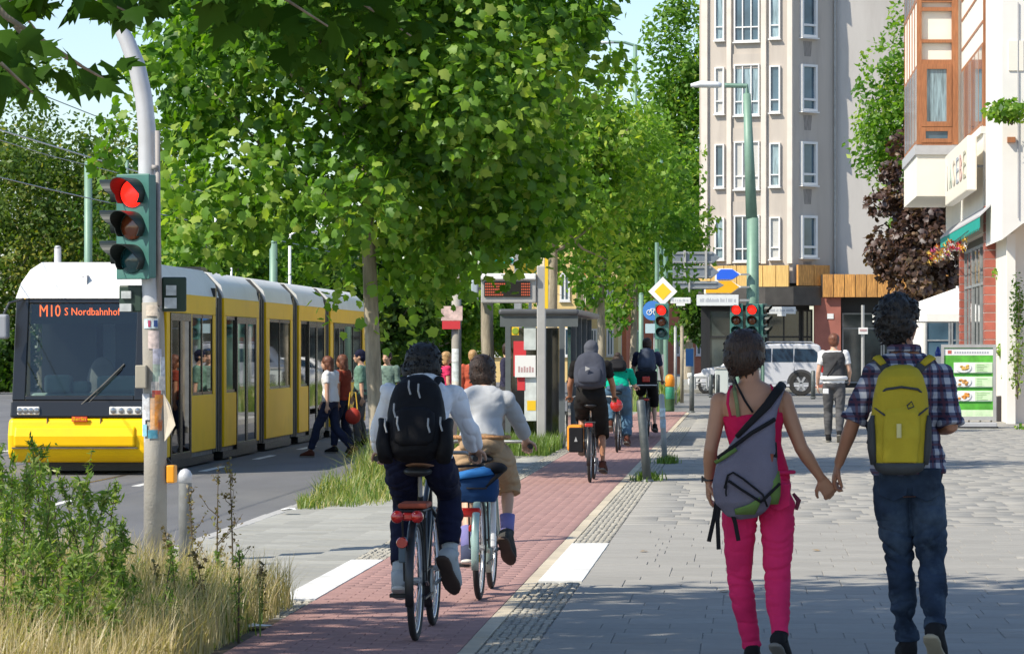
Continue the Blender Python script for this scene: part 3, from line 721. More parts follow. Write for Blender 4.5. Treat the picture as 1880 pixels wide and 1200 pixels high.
L_stalk = leafmat('leaf_stalk', (0.09, 0.06, 0.035), (0.17, 0.13, 0.06), (0.22, 0.22, 0.08), 0.25, gloss=0.03)

def outline(kind):
    if kind == 'maple':
        h = [(0, 0), (.10, .03), (.40, -.02), (.33, .17), (.60, .42), (.38, .43), (.40, .60), (.22, .58), (.14, .78), (0, 1.02)]
    elif kind == 'lobed':
        h = [(0, 0), (.27, -.02), (.46, .20), (.36, .36), (.47, .60), (.24, .68), (0, .98)]
    elif kind == 'simple': h = [(0, 0), (.30, .45), (0, 1)]
    else: h = [(0, 0), (.12, .4), (0, 1)]
    return h + [(-x, y) for x, y in reversed(h[1:-1])]
def template(kind, fold=0.22, droop=0.18):
    o = outline(kind); k = len(o)
    if kind in ('simple', 'lance'):
        V = [(x, y, -fold * abs(x) - droop * y * y) for x, y in o]; Fc = [(0, 1, 2), (0, 2, 3)]
    else:
        V = [(x, y, -fold * abs(x) - droop * y * y) for x, y in o] + [(0, .38, -droop * .14 + .02)]
        Fc = [(k, i, (i + 1) % k) for i in range(k)]
    return np.array(V, dtype=float), np.array(Fc)
def leaf_frames(n, rg, out, up=0.55, outw=0.5, ran=0.7):
    """random leaf orientations: blade normal leans up and outwards, tip hangs outwards"""
    N = rg.normal(size=(n, 3)) * ran + out * outw + np.array([0, 0, up]); N /= np.linalg.norm(N, axis=1)[:, None]
    T = rg.normal(size=(n, 3)) * 0.7 + out * 0.7 + np.array([0, 0, -0.35]); T -= N * (T * N).sum(1)[:, None]
    T /= np.linalg.norm(T, axis=1)[:, None]; B = np.cross(T, N)
    return B, T, N
def leaves(name, pos, out, size, m, kind, rg, tint, parent=None, stuff=True, loc=None, up=0.55, outw=0.5, ran=0.7):
    V0, F0 = template(kind); n = len(pos); k = len(V0)
    B, T, N = leaf_frames(n, rg, out, up, outw, ran); s = size * rg.uniform(0.65, 1.2, n)
    V = pos[:, None, :] + s[:, None, None] * (V0[None, :, 0, None] * B[:, None, :] + (V0[None, :, 1, None] - .5) * T[:, None, :] + V0[None, :, 2, None] * N[:, None, :])
    Fq = (F0[None] + (np.arange(n) * k)[:, None, None]).reshape(-1, 3)
    V = V.reshape(-1, 3)
    if loc is not None: V = V - np.array(loc)
    me = raw_mesh(name, V, Fq, m, np.repeat(tint, k))
    return link(name, me, parent, kind='stuff' if stuff else None)

def crown_points(c, r, ncl, nlf, rg, clump=0.32, shell=0.45, flat=0.75, cut=None):
    c = np.array(c, float); r = np.array(r, float)
    d = rg.normal(size=(ncl, 3)); d /= np.linalg.norm(d, axis=1)[:, None]
    # uneven outline: push some directions in and out
    bump = 1 + 0.20 * vnoise(d * 2.2 + c * 0.13, 3) + 0.12 * vnoise(d * 5.1 + c * 0.2, 9)
    rad = rg.uniform(0, 1, ncl) ** shell
    cc = c + d * r * (rad * bump)[:, None]
    if cut is not None: cc = cc[[cut(p) for p in cc]]
    ncl = len(cc); idx = rg.integers(0, ncl, nlf)
    cs = clump * r.mean() * rg.uniform(0.6, 1.3, ncl)
    off = rg.normal(size=(nlf, 3)) * np.array([1, 1, flat]); off *= (rg.uniform(0.3, 1, nlf) ** 0.5 / np.linalg.norm(off, axis=1))[:, None]
    pos = cc[idx] + off * cs[idx][:, None]
    out = 0.6 * off / (np.linalg.norm(off, axis=1)[:, None] + 1e-6) + 0.6 * (pos - c) / r; out /= np.linalg.norm(out, axis=1)[:, None] + 1e-6
    tint = np.clip(0.40 + 0.22 * rg.normal(size=nlf) + 0.20 * rg.normal(size=ncl)[idx], 0, 1)
    tint = np.where(rg.random(nlf) < 0.010, 1.0, tint)
    return pos, out, tint, cc
def tree(name, label, base, c, r, ncl, nlf, size, m, kind='simple', tr=0.12, seed=1, group=None, clump=0.32, shell=0.45, cut=None, cat='tree', limbs=9, lean=0.0):
    rg = np.random.default_rng(seed); t = thing(name, label, cat, base, group)
    pos, out, tint, cc = crown_points(c, r, ncl, nlf, rg, clump, shell, cut=cut)
    leaves('crown', pos, out, size, m, kind, rg, tint, t, loc=base)
    b = MB(); bs = Vector(base); top = Vector(c) + Vector((0, 0, r[2] * 0.45)); fork = Vector(c) - Vector((0, 0, r[2] * 0.75))
    if fork.z < bs.z + 0.5: fork.z = bs.z + 0.5
    fork.x = fork.x * .3 + bs.x * .7; pts = [bs + Vector((0, 0, -.05)), bs + Vector((0.0, 0, 0.12)), bs.lerp(fork, .5) + Vector((rg.normal() * .03, rg.normal() * .03, 0)), fork, fork.lerp(top, .5) + Vector((rg.normal() * .15, rg.normal() * .15, 0)), top]
    b.tube(pts, [tr * 1.35, tr * 1.05, tr * .95, tr * .85, tr * .5, tr * .12], 10)
    for i in range(limbs):
        q = Vector(cc[rg.integers(0, len(cc))]); s0 = fork.lerp(top, rg.uniform(0, .55)); mid = s0.lerp(q, .5) + Vector((0, 0, -.12 * (q - s0).length + rg.normal() * .1))
        b.tube([s0, mid, q], [tr * .42, tr * .26, tr * .07], 6)
    b.build('trunk', m_bark, t, smooth=True)
    return t

# street trees in the planting strip along the kerb
GT = 'plane trees in the kerbside strip'
tree('street_tree', 'nearest kerbside plane tree with a slim pale trunk and big dense crown', (-4.72, 43.5, -0.1), (-5.2, 43.5, 5.5), (3.15, 2.7, 3.6), 128, 28000, 0.145, L_mid, 'lobed', 0.105, 11, GT, 0.265, 0.42, cut=lambda p: p[2] > 2.5 + max(0, -(p[0] + 5.0)) * .36 - max(0, p[0] + 4.2) * .25 and p[0] > -7.9)
tree('street_tree', 'second kerbside plane tree standing beyond the bus shelter roof', (-4.6, 61, -0.1), (-4.95, 61, 6.6), (2.05, 2.4, 3.8), 70, 12000, 0.18, L_bright, 'lobed', 0.12, 12, GT, 0.25)
tree('street_tree', 'third kerbside plane tree behind the bus shelter', (-4.5, 78, -0.1), (-4.4, 78, 5.9), (2.35, 2.5, 2.9), 80, 12000, 0.20, L_bright, 'simple', 0.12, 13, GT, 0.30)
tree('street_tree', 'fourth kerbside plane tree near the crossing signal', (-4.3, 98, -0.1), (-4.1, 98, 5.9), (2.5, 2.5, 3.1), 80, 11000, 0.22, L_bright, 'simple', 0.12, 14, GT, 0.30)
tree('street_tree', 'small plane tree left of the grey direction signs', (-4.2, 124, -0.1), (-3.9, 124, 6.2), (2.4, 2.5, 3.6), 70, 9000, 0.24, L_bright, 'simple', 0.12, 15, GT, 0.32)
# trees further back
tree('poplar', 'tall columnar green tree rising left of the corner tower', (-3.1, 178, -0.1), (-3.3, 178, 11.5), (2.35, 2.4, 11.0), 140, 17000, 0.34, L_mid, 'simple', 0.3, 21, None, 0.24)
tree('lime_tree', 'dark low spreading tree behind the street name signs', (-1.8, 152, -0.1), (-1.75, 152, 3.5), (1.9, 2.0, 1.8), 40, 5500, 0.26, L_dark, 'simple', 0.13, 22, None, 0.36)
tree('copper_maple', 'dark purple leaved tree in front of the grey gable', (5.75, 113, 0), (5.75, 113, 5.6), (1.55, 1.6, 2.6), 60, 9000, 0.21, L_purple, 'lobed', 0.12, 23, None, 0.32)
tree('gable_tree', 'green tree in front of the grey gable above the purple one', (6.0, 121, 0), (6.1, 121, 10.2), (2.1, 2.0, 4.4), 80, 9000, 0.24, L_bright, 'simple', 0.14, 24, None, 0.30)
BT = [(-30, 178, 150, 4.2, 12.4, L_olive, 'olive green tree behind the tram at the left picture edge'),
      (75, 185, 158, 4.0, 12.6, L_olive, 'olive green tree behind the grey chimney pipe of the tram'),
      (190, 195, 150, 4.0, 12.0, L_olive, 'yellowish tree behind the green mast and the red traffic light'),
      (300, 300, 140, 3.2, 8.9, L_dark, 'dark tree right of the red traffic light'),
      (390, 340, 118, 2.3, 7.0, L_bright, 'pale green tree behind the pantograph of the tram'),
      (480, 380, 125, 2.4, 6.6, L_bright, 'bright green tree behind the tram roof centre'),
      (580, 420, 132, 2.6, 6.2, L_bright, 'bright bushy tree behind the rear of the tram'),
      (690, 450, 120, 2.4, 5.6, L_dark, 'dark green tree behind the nearest street tree trunk'),
      (770, 470, 128, 2.5, 5.3, L_bright, 'bushy tree behind the pole with the red sign'),
      (860, 520, 140, 2.6, 4.8, L_bright, 'low bushy tree seen left of the bus shelter'),
      (230, 260, 165, 4.4, 11.5, L_dark, 'dark tree furthest back behind the traffic light')]
for i, (x, yt, Y, rx, zt, m, lab) in enumerate(BT):
    X = X8(x, Y); zt = Z8(yt, Y); zc = zt / 2 + 0.6
    tree('broadleaf_tree', lab, (X, Y, -0.25), (X, Y, zc), (rx, rx, zt / 2 - 0.3), 75, 13000, 0.27, m, 'simple', 0.16, 40 + i, 'trees along the far side of the road', 0.30, 0.4)
hg = [(-75, -10, 140), (-10, 60, 146), (120, 260, 150), (560, 760, 150), (690, 900, 165)]
for i, (x0, x1, Y) in enumerate(hg):
    rg = np.random.default_rng(70 + i); n = 2600
    X0, X1 = X8(x0, Y), X8(x1, Y); pos = np.stack([rg.uniform(X0, X1, n), Y + rg.normal(size=n) * .5, rg.uniform(-0.2, 2.0 + .4 * math.sin(i), n)], 1)
    lab = ['dense green hedge at the far left edge behind the tram', 'dark hedge just behind the tram front', 'long hedge under the olive trees behind the tram', 'hedge behind the tram stop between the trunks', 'green hedge seen beside the bus shelter'][i]
    t = thing('hedge', lab, 'hedge', ((X0 + X1) / 2, Y, -0.2))
    leaves('foliage', pos, rg.normal(size=(n, 3)) * .5, 0.34, L_dark if i != 3 else L_bright, 'simple', rg, np.clip(rg.normal(.4, .25, n), 0, 1), t, loc=t.location)

# the tree whose branches hang into the top of the picture and shade the foreground
NB = (-5.9, 15.2, -0.1)
rg = np.random.default_rng(5)
def keep(p):
    if p[2] < 3.15 + 0.103 * max(0, p[1] - 14): return False
    return True
near = thing('overhanging_tree', 'near maple whose dark lobed leaves hang into the top of the view', 'tree', NB)
pos, out, tint, cc = crown_points((-4.2, 15.6, 6.9), (3.9, 3.7, 3.5), 190, 21000, rg, 0.20, 0.42, cut=keep)
ok = ~((pos[:, 2] < EYE + 0.1075 * pos[:, 1]) & (pos[:, 0] > -0.235 * pos[:, 1]) & (pos[:, 1] > 4))   # the in-view twigs are made leaf by leaf below
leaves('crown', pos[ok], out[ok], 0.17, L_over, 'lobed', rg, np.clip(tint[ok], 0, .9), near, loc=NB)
b = MB(); bs = Vector(NB)
b.tube([bs, bs + Vector((0, 0, 1.5)), bs + Vector((.2, .1, 3.2)), bs + Vector((.7, .3, 6)), bs + Vector((1.0, .4, 9))], [.22, .18, .16, .11, .03], 12)
for q in cc[::9]:
    q = Vector(q); s0 = bs + Vector((.3, .1, rg.uniform(3.2, 6))); b.tube([s0, s0.lerp(q, .5) + Vector((0, 0, .25)), q], [.06, .04, .01], 6)
TW = [((-30, -60), (70, 60), 13.2), ((10, 30), (150, 120), 12.8), ((60, -60), (230, 20), 13.6), ((40, 60), (200, 150), 13.0), ((400, -80), (620, 60), 15.5), ((520, -90), (760, 70), 16.5), ((-60, 60), (60, 170), 12.4)]
for (a, e, Y) in TW:
    p0 = P(a[0], a[1], Y); p1 = P(e[0], e[1], Y + .2); s0 = p0 + Vector((-.8, -.3, .9)); b.tube([s0, p0, p1], [.022, .012, .004], 5)
b.build('trunk', m_bark, near, smooth=True)
V0, F0 = template('maple', 0.25, 0.3); lm = []
for k in range(6):
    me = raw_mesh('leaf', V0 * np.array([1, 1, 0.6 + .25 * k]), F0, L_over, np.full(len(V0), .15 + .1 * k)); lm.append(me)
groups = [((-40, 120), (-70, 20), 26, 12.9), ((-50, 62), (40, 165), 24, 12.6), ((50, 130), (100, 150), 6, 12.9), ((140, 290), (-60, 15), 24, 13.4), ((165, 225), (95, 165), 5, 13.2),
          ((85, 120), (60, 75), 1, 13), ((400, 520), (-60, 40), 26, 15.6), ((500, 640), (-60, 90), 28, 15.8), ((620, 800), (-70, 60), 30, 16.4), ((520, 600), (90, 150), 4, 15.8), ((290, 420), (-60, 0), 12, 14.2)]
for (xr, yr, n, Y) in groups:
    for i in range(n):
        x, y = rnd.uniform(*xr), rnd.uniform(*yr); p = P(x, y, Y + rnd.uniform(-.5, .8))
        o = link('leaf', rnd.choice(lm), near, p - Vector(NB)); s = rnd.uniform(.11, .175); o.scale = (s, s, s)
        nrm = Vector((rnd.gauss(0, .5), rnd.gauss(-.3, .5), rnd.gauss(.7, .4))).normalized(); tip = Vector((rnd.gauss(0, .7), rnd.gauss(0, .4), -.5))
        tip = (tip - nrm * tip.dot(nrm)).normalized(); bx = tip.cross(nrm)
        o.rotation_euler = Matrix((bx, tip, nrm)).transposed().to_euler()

# grasses and weeds
def blades(name, n, area, hgt, m, seed, wid=0.004, lean=0.35, kind='grass', tmean=.5, tsd=.25, zf=None, parent=None, loc=(0, 0, 0), hf=None):
    rg = np.random.default_rng(seed); p = area(rg, n); n = len(p)
    h = hgt * rg.uniform(.45, 1.15, n) * (hf(p) if hf else 1.0); a = rg.uniform(0, 2 * math.pi, n); d = np.stack([np.cos(a), np.sin(a)], 1)
    ln = lean * rg.uniform(.1, 1.2, n); w = wid * rg.uniform(.7, 1.5, n); z = zf(p) if zf else np.zeros(n)
    side = np.stack([-d[:, 1], d[:, 0], np.zeros(n)], 1) * w[:, None]
    B = np.stack([p[:, 0], p[:, 1], z], 1); D3 = np.concatenate([d, np.zeros((n, 1))], 1); up = np.array([0, 0, 1.0])
    m1 = B + D3 * (h * ln * .3)[:, None] + up * (h * .55)[:, None]; t1 = B + D3 * (h * ln)[:, None] + up * (h * np.sqrt(np.maximum(.1, 1 - .5 * ln ** 2)))[:, None]
    V = np.stack([B - side, B + side, m1 + side * .8, m1 - side * .8, t1], 1).reshape(-1, 3) - np.array(loc)
    k = (np.arange(n) * 5)[:, None]; Fq = np.concatenate([k + np.array([0, 1, 2]), k + np.array([0, 2, 3]), k + np.array([3, 2, 4])], 0)
    tint = np.clip(rg.normal(tmean, tsd, n), 0, 1)
    return link(name, raw_mesh(name, V, Fq, m, np.repeat(tint, 5)), parent, kind='stuff')
def rect(x0, x1, y0, y1): return lambda rg, n: np.stack([rg.uniform(x0, x1, n), rg.uniform(y0, y1, n)], 1)
def blob(cx, cy, rx, ry): return lambda rg, n: np.array([cx, cy]) + rg.normal(size=(n, 2)) * np.array([rx, ry]) * .5
VZ = lambda p: np.clip(-0.06 + (p[:, 0] + 4.86) * 0.028, -0.09, 0)
d1 = blades('dry_grass', 21000, lambda rg, n: np.stack([-4.85 + 2.0 * rg.random(n) ** 0.9, rg.uniform(15.0, 21.3, n)], 1), 0.58, L_dry, 1, 0.0028, 0.6, tmean=.68, tsd=.22, zf=VZ, hf=lambda p: np.clip(1.15 - (p[:, 0] + 4.6) * .33, .35, 1.1))
tag(d1, 'tall dry straw coloured grass in the planting strip', 'dry grass')
d2 = blades('green_grass', 4200, blob(-3.38, 19.2, .36, 1.4), 0.30, L_lawn, 2, 0.004, 0.5, tmean=.42, tsd=.2, zf=VZ)
tag(d2, 'green grass tuft at the edge of the red bike path', 'grass')
d3 = blades('tree_pit_grass', 6500, lambda rg, n: (lambda p: p[(vnoise(np.c_[p * 1.6, np.zeros(n)], 4) > -.35)])(np.stack([-4.85 + .95 * rg.random(n) ** 1.4, rg.uniform(36.0, 50, n)], 1)), 0.62, L_lawn, 3, 0.0055, 0.75, tmean=.66, tsd=.33, zf=lambda p: np.full(len(p), -.09), hf=lambda p: np.clip(.22 + (p[:, 1] - 36) * .11, .2, .95) * (1 + .35 * vnoise(np.c_[p * 1.1, np.zeros(len(p))], 8)))
tag(d3, 'grass and dry stalks growing round the nearest street tree', 'grass')
d4 = blades('shelter_grass', 3500, lambda rg, n: np.stack([rg.uniform(-4.4, -3.0, n), rg.uniform(51, 56, n)], 1), 0.30, L_lawn, 4, 0.007, 0.5, tmean=.4, tsd=.2)
tag(d4, 'green weeds along the foot of the bus shelter', 'weeds')
for i, (x, y, lab) in enumerate(((-1.22, 41.6, 'grass tuft round the foot of the nearest bollard'), (-1.12, 47.9, 'grass tuft round the foot of the slim post'))):
    t = blades('grass_tuft', 300, blob(x, y, .15, .35), 0.13, L_lawn, 6 + i, 0.007, 0.6, tmean=.38, tsd=.15); tag(t, lab, 'grass')
d5 = blades('crossing_grass', 2500, rect(-4.4, -2.2, 92, 112), 0.7, L_lawn, 9, 0.02, 0.4, tmean=.6, tsd=.2, zf=lambda p: np.full(len(p), -.11)); tag(d5, 'rough grass beside the far crossing', 'grass')

def weed(label, x, y, h, seed, m=L_weed, n=230, lean=0.1, leafs=0.05, group=None, name='weed_plant', side=6, tm=.5, up=.5):
    rg = np.random.default_rng(seed); t = thing(name, label, 'weed', (x, y, -.06), group); b = MB(); pos = []
    B0 = Vector((x, y, -.06)); dr = Vector((rg.normal(), rg.normal(), 0)); dr = dr.normalized() if dr.length else Vector((1, 0, 0))
    ax = [B0 + dr * (lean * h * s * s) + Vector((0, 0, h * s)) for s in (0, .25, .5, .75, 1)]
    b.tube(ax, [.007, .0065, .005, .0035, .0012], 5)
    def at(s):
        i = min(3, int(s * 4)); return ax[i].lerp(ax[i + 1], s * 4 - i)
    for i in range(side):
        s = rg.uniform(.2, .92); p = at(s); a = rg.uniform(0, 6.28); l = h * rg.uniform(.12, .34) * (1.15 - s)
        q = p + Vector((math.cos(a) * l * .75, math.sin(a) * l * .75, l * .9)); b.tube([p, p.lerp(q, .5) + Vector((0, 0, -.02)), q], [.0035, .0025, .001], 4)
        for j in range(int(n / side / 2)): pos.append(p.lerp(q, rg.uniform(.15, 1.05)) + Vector(rg.normal(size=3) * .013))
    for j in range(n // 2): s = rg.uniform(.08, 1.0); pos.append(at(s) + Vector(rg.normal(size=3) * (.028 * (1.25 - s))))
    b.build('stem', m_twig, t); pos = np.array([tuple(p) for p in pos])
    out = rg.normal(size=pos.shape); out[:, 2] *= .4; out /= np.linalg.norm(out, axis=1)[:, None]
    leaves('foliage', pos, out, leafs, m, 'lance' if m is L_weed else 'simple', rg, np.clip(rg.normal(tm, .25, len(pos)), 0, 1), t, loc=t.location, up=up, outw=.6)
    return t
GW = 'tall green weeds at the left picture edge'
wx = [(6, 17.0, .95), (40, 17.4, 1.05), (72, 16.9, 1.0), (105, 17.6, 1.1), (140, 17.2, 1.0), (165, 17.9, .95), (195, 17.5, .8), (18, 18.2, 1.12), (60, 18.6, 1.08), (120, 18.8, 1.02), (178, 18.4, .85), (235, 17.6, .6), (90, 16.6, .75), (150, 16.6, .65), (25, 16.4, .8), (210, 18.6, .72), (48, 19.6, 1.15), (85, 19.2, 1.2), (130, 19.8, 1.1), (160, 19.4, 1.0), (8, 19.4, 1.1), (112, 16.2, .7), (200, 16.4, .5), (250, 18.2, .45), (30, 20.2, 1.2), (190, 20.0, .9)]
for i, (px, Y, h) in enumerate(wx):
    weed('tall leafy mugwort weed in the thicket at the left picture edge', X8(px, Y), Y, h, 200 + i, n=330, lean=rnd.uniform(.02, .22), leafs=.062, group=GW, side=10)
sx = [(356, 22.5, .78, 'thin brown weed stalk just right of the grey bollard'), (398, 21.5, .95, 'tall brown weed stalk with bare seed heads before the road'), (428, 21.0, 1.0, 'branching dark weed stalk nearest the kerbside slabs'), (322, 20.5, .6, 'short brown stalk in front of the mast foot'), (300, 19.0, .5, 'reddish stalk in the dry grass'), (470, 20.0, .42, 'small leaning stalk at the edge of the grass'), (378, 19.0, .55, 'brown stalk standing in the dry grass')]
for i, (px, Y, h, lab) in enumerate(sx):
    weed(lab, X8(px, Y), Y, h, 300 + i, L_stalk, 170, .12, .03, None, 'weed_stalk', 9, .55)

for i in range(14):
    px = rnd.uniform(215, 440); Y = rnd.uniform(17.0, 20.6)
    weed('thin young green weed growing through the dry grass', X8(px, Y), Y, rnd.uniform(.3, .62), 400 + i, n=110, lean=rnd.uniform(.05, .3), leafs=.05, group='thin weeds in the dry grass', side=5)
# ------------------------------------------------------------------ the tram
m_yel = mat('tram_yellow', (0.95, 0.56, 0.003), 0.42, var=0.03, vscale=1, spec=0.25, dirt=(0.60, 0.34, 0.02), dscale=1.2, damt=0.3)
m_troof = mat('tram_roof_white', (0.78, 0.78, 0.76), 0.45, var=0.04, dirt=(0.52, 0.51, 0.48), dscale=1.5, damt=0.4)
m_tblack = mat('tram_black', (0.012, 0.013, 0.014), 0.25, spec=0.6)
m_rubber = mat('rubber_grey', (0.10, 0.095, 0.085), 0.8, var=0.2, vscale=8)
m_tglass = glass('tram_glass', (0.66, 0.75, 0.74), 0.85, 0.02, 1.5)
m_inter = mat('interior_grey', (0.22, 0.22, 0.22), 0.8, var=0.2)
m_dash = mat('dashboard_grey', (0.42, 0.50, 0.46), 0.6)
m_led = mat('led_orange', (0.9, 0.15, 0.02), 0.5, emit=(1.0, 0.13, 0.02), estr=3.5)
m_lamp = mat('headlamp', (0.75, 0.75, 0.72), 0.1, spec=0.9)
m_redlab = mat('red_label', (0.60, 0.06, 0.02), 0.5)
m_grey = mat('mid_grey', (0.30, 0.31, 0.34), 0.45)
XR, XL, TY0 = -8.75, -10.92, 50.0
tr = thing('tram', 'long yellow tram with white roof and lit M10 destination display', 'tram', (-9.83, 62, -0.25))
fx = lambda x: (x - VPX) / F * TY0
fz = lambda y: EYE + (HOR - y) / F * TY0
# nose
b = MB(); b.prism([(49.98, -0.06), (49.86, 0.06), (49.84, 0.34), (49.93, 0.60), (51, 0.60), (51, -0.06)], XL, XR, 'X'); nose = b.build('nose_panel', m_yel, tr, bevel=0.07, bseg=3)
b = MB(); b.prism([(49.80, 0.17), (49.785, 0.33), (49.845, 0.475), (50, 0.475), (50, 0.17)], fx(30), fx(252), 'X'); b.build('nose_flap', m_yel, nose, bevel=0.035, bseg=3)
b = MB(); b.bb(fx(26), fx(256), 49.815, 49.86, 0.15, 0.168); b.bb(fx(88), fx(89.5), 49.9, 49.95, 0.48, 0.6); b.bb(fx(186), fx(187.5), 49.9, 49.95, 0.48, 0.6); b.build('seam', m_rubber, nose)
b = MB(); b.bb(fx(135), fx(163), 49.86, 49.9, fz(773), fz(764)); lb = b.build('name_label', m_redlab, tr)
text('Berlin', 0.075, facing((fx(149), 49.857, fz(768.5))), m_yel, tr, 'lettering', 0.002, width=0.19)
b = MB(); b.bb(fx(219), fx(240), 49.81, 49.86, fz(819), fz(816)); b.build('marker_lamp', m_redlab, tr)
b = MB(); b.prism([(49.93, 0.602), (50.0, 0.86), (51, 0.86), (51, 0.602)], XL + .02, XR - .02, 'X'); b.build('lamp_band', m_tblack, tr, bevel=0.03)
for x0, x1 in ((33, 74), (202, 262)):
    b = MB(); b.bb(fx(x0), fx(x1), 49.925, 50.0, fz(761), fz(746)); b.build('headlight', m_lamp, tr, bevel=0.015)
    for k in range(4):
        b = MB(); xx = fx(x0) + (fx(x1) - fx(x0)) * (k + .5) / 4; b.lathe([(.045, 0), (.038, .012), (.01, .016)], 14, 0, facing((xx, 49.925, fz(753.5)))); b.build('lamp_unit', mat('lamp_unit', (0.35, 0.35, 0.36), 0.1, 0.8), tr)
# windscreen surround, glass, cab
def slant(z): return 50.0 + (z - 0.86) * 0.20
fr = MB()
def fbar(x0, x1, z0, z1, d=0.07, off=0.0):
    fr.prism([(slant(z0) - off, z0), (slant(z1) - off, z1), (slant(z1) + d, z1), (slant(z0) + d, z0)], x0, x1, 'X')
fbar(XL + .04, fx(46), .86, 2.36); fbar(fx(246), XR - .04, .86, 2.36); fbar(fx(46), fx(246), .86, fz(726)); fbar(fx(46), fx(246), fz(556), 2.36)
fr.build('windscreen_frame', m_tblack, tr, bevel=0.012)
b = MB(); b.prism([(slant(fz(726)) + .03, fz(726)), (slant(fz(556)) + .03, fz(556)), (slant(fz(556)) + .045, fz(556)), (slant(fz(726)) + .045, fz(726))], fx(46), fx(246), 'X'); b.build('windscreen', glass('windscreen_glass', (0.66, 0.74, 0.72), 0.9, 0.02, 1.28), tr)
b = MB(); b.bb(fx(44), fx(248), 50.45, 50.9, .6, fz(722)); b.bb(fx(70), fx(118), 50.4, 50.7, fz(722), fz(688)); b.bb(fx(118), fx(150), 50.5, 50.8, fz(722), fz(700)); b.bb(fx(166), fx(240), 50.45, 50.8, fz(722), fz(690)); b.build('dashboard', m_dash, tr, bevel=0.05)
for xa, xb in ((XL + .05, fx(126)), (fx(163), XR - .05)):
    b = MB(); b.bb(xa, xb, 52.1, 52.15, -.06, 2.4); b.build('cab_partition', m_tblack, tr)
b = MB(); b.bb(fx(128), fx(161), 52.6, 52.65, .4, 2.38); b.build('reflection_band', mat('pale_blue_panel', (.42, .50, .60), .3), tr)  # pale blue panel standing in for the light band reflected in the windscreen
b = MB(); b.ell((fx(150), 51.6, 1.05), (.24, .08, .45)); b.ell((fx(150), 51.5, .75), (.25, .25, .1)); b.build('driver_seat', m_inter, tr, smooth=True)
b = MB(); b.bb(fx(48), fx(244), 50.38, 50.5, fz(594), fz(558)); b.build('display_case', m_tblack, tr)
text('M10', 0.25, facing((fx(82), 50.375, fz(571))), m_led, tr, 'display_text', 0.002, width=0.31)
text('S Nordbahnhof', 0.16, facing((fx(160), 50.375, fz(572))), m_led, tr, 'display_text', 0.002, width=0.83)
b = MB(); b.tube([(fx(150), 49.99, fz(742)), (fx(190), 50.02, fz(705)), (fx(226), 50.10, fz(668))], .012, 5); b.tube([(fx(158), 49.99, fz(744)), (fx(222), 50.09, fz(676))], .008, 5); b.build('wiper', m_rubber, tr)
# white roof cap
b = MB(); rings = []
for (y, z, hw) in ((50.28, 2.37, 1.05), (50.42, 2.60, 1.0), (50.60, 2.80, .90), (50.85, 2.92, .78)):
    rings.append([(-9.835 - hw, y, z), (-9.835 + hw, y, z)])
vs = [p for r in rings for p in r] + [(-9.835 - .78, 56.2, 2.92), (-9.835 + .78, 56.2, 2.92), (-9.835 + 1.05, 56.2, 2.47), (-9.835 + 1.05, 50.9, 2.4), (-9.835 - 1.05, 56.2, 2.47), (-9.835 - 1.05, 50.9, 2.4), (-9.835 + .98, 56.2, 2.70), (-9.835 - .98, 56.2, 2.70)]
b.add(vs, [(0, 1, 3, 2), (2, 3, 5, 4), (4, 5, 7, 6), (6, 7, 9, 8), (1, 11, 10, 14, 9, 7, 5, 3), (0, 2, 4, 6, 8, 15, 12, 13), (1, 0, 13, 11)]); b.build('front_roof', m_troof, tr, auto=50)
b = MB(); b.lathe([(.05, 0), (.035, .006)], 18, 0, facing((fx(140), 50.5, fz(512))) ); b.bb(fx(149), fx(150.5), 50.4, 50.55, fz(520), fz(504)); b.build('logo', m_grey, tr)
for y0, x, s in ((600, 10, 1),):
    b = MB(); b.bb(fx(1), fx(20), 49.75, 49.95, fz(622), fz(577)); mi = b.build('mirror', m_grey, tr, bevel=0.04, bseg=3)
    a = MB(); a.tube([(fx(10), 49.85, fz(580)), (fx(18), 49.95, fz(556)), (fx(36), 50.25, fz(548))], .018, 6); a.build('mirror_arm', m_tblack, mi)
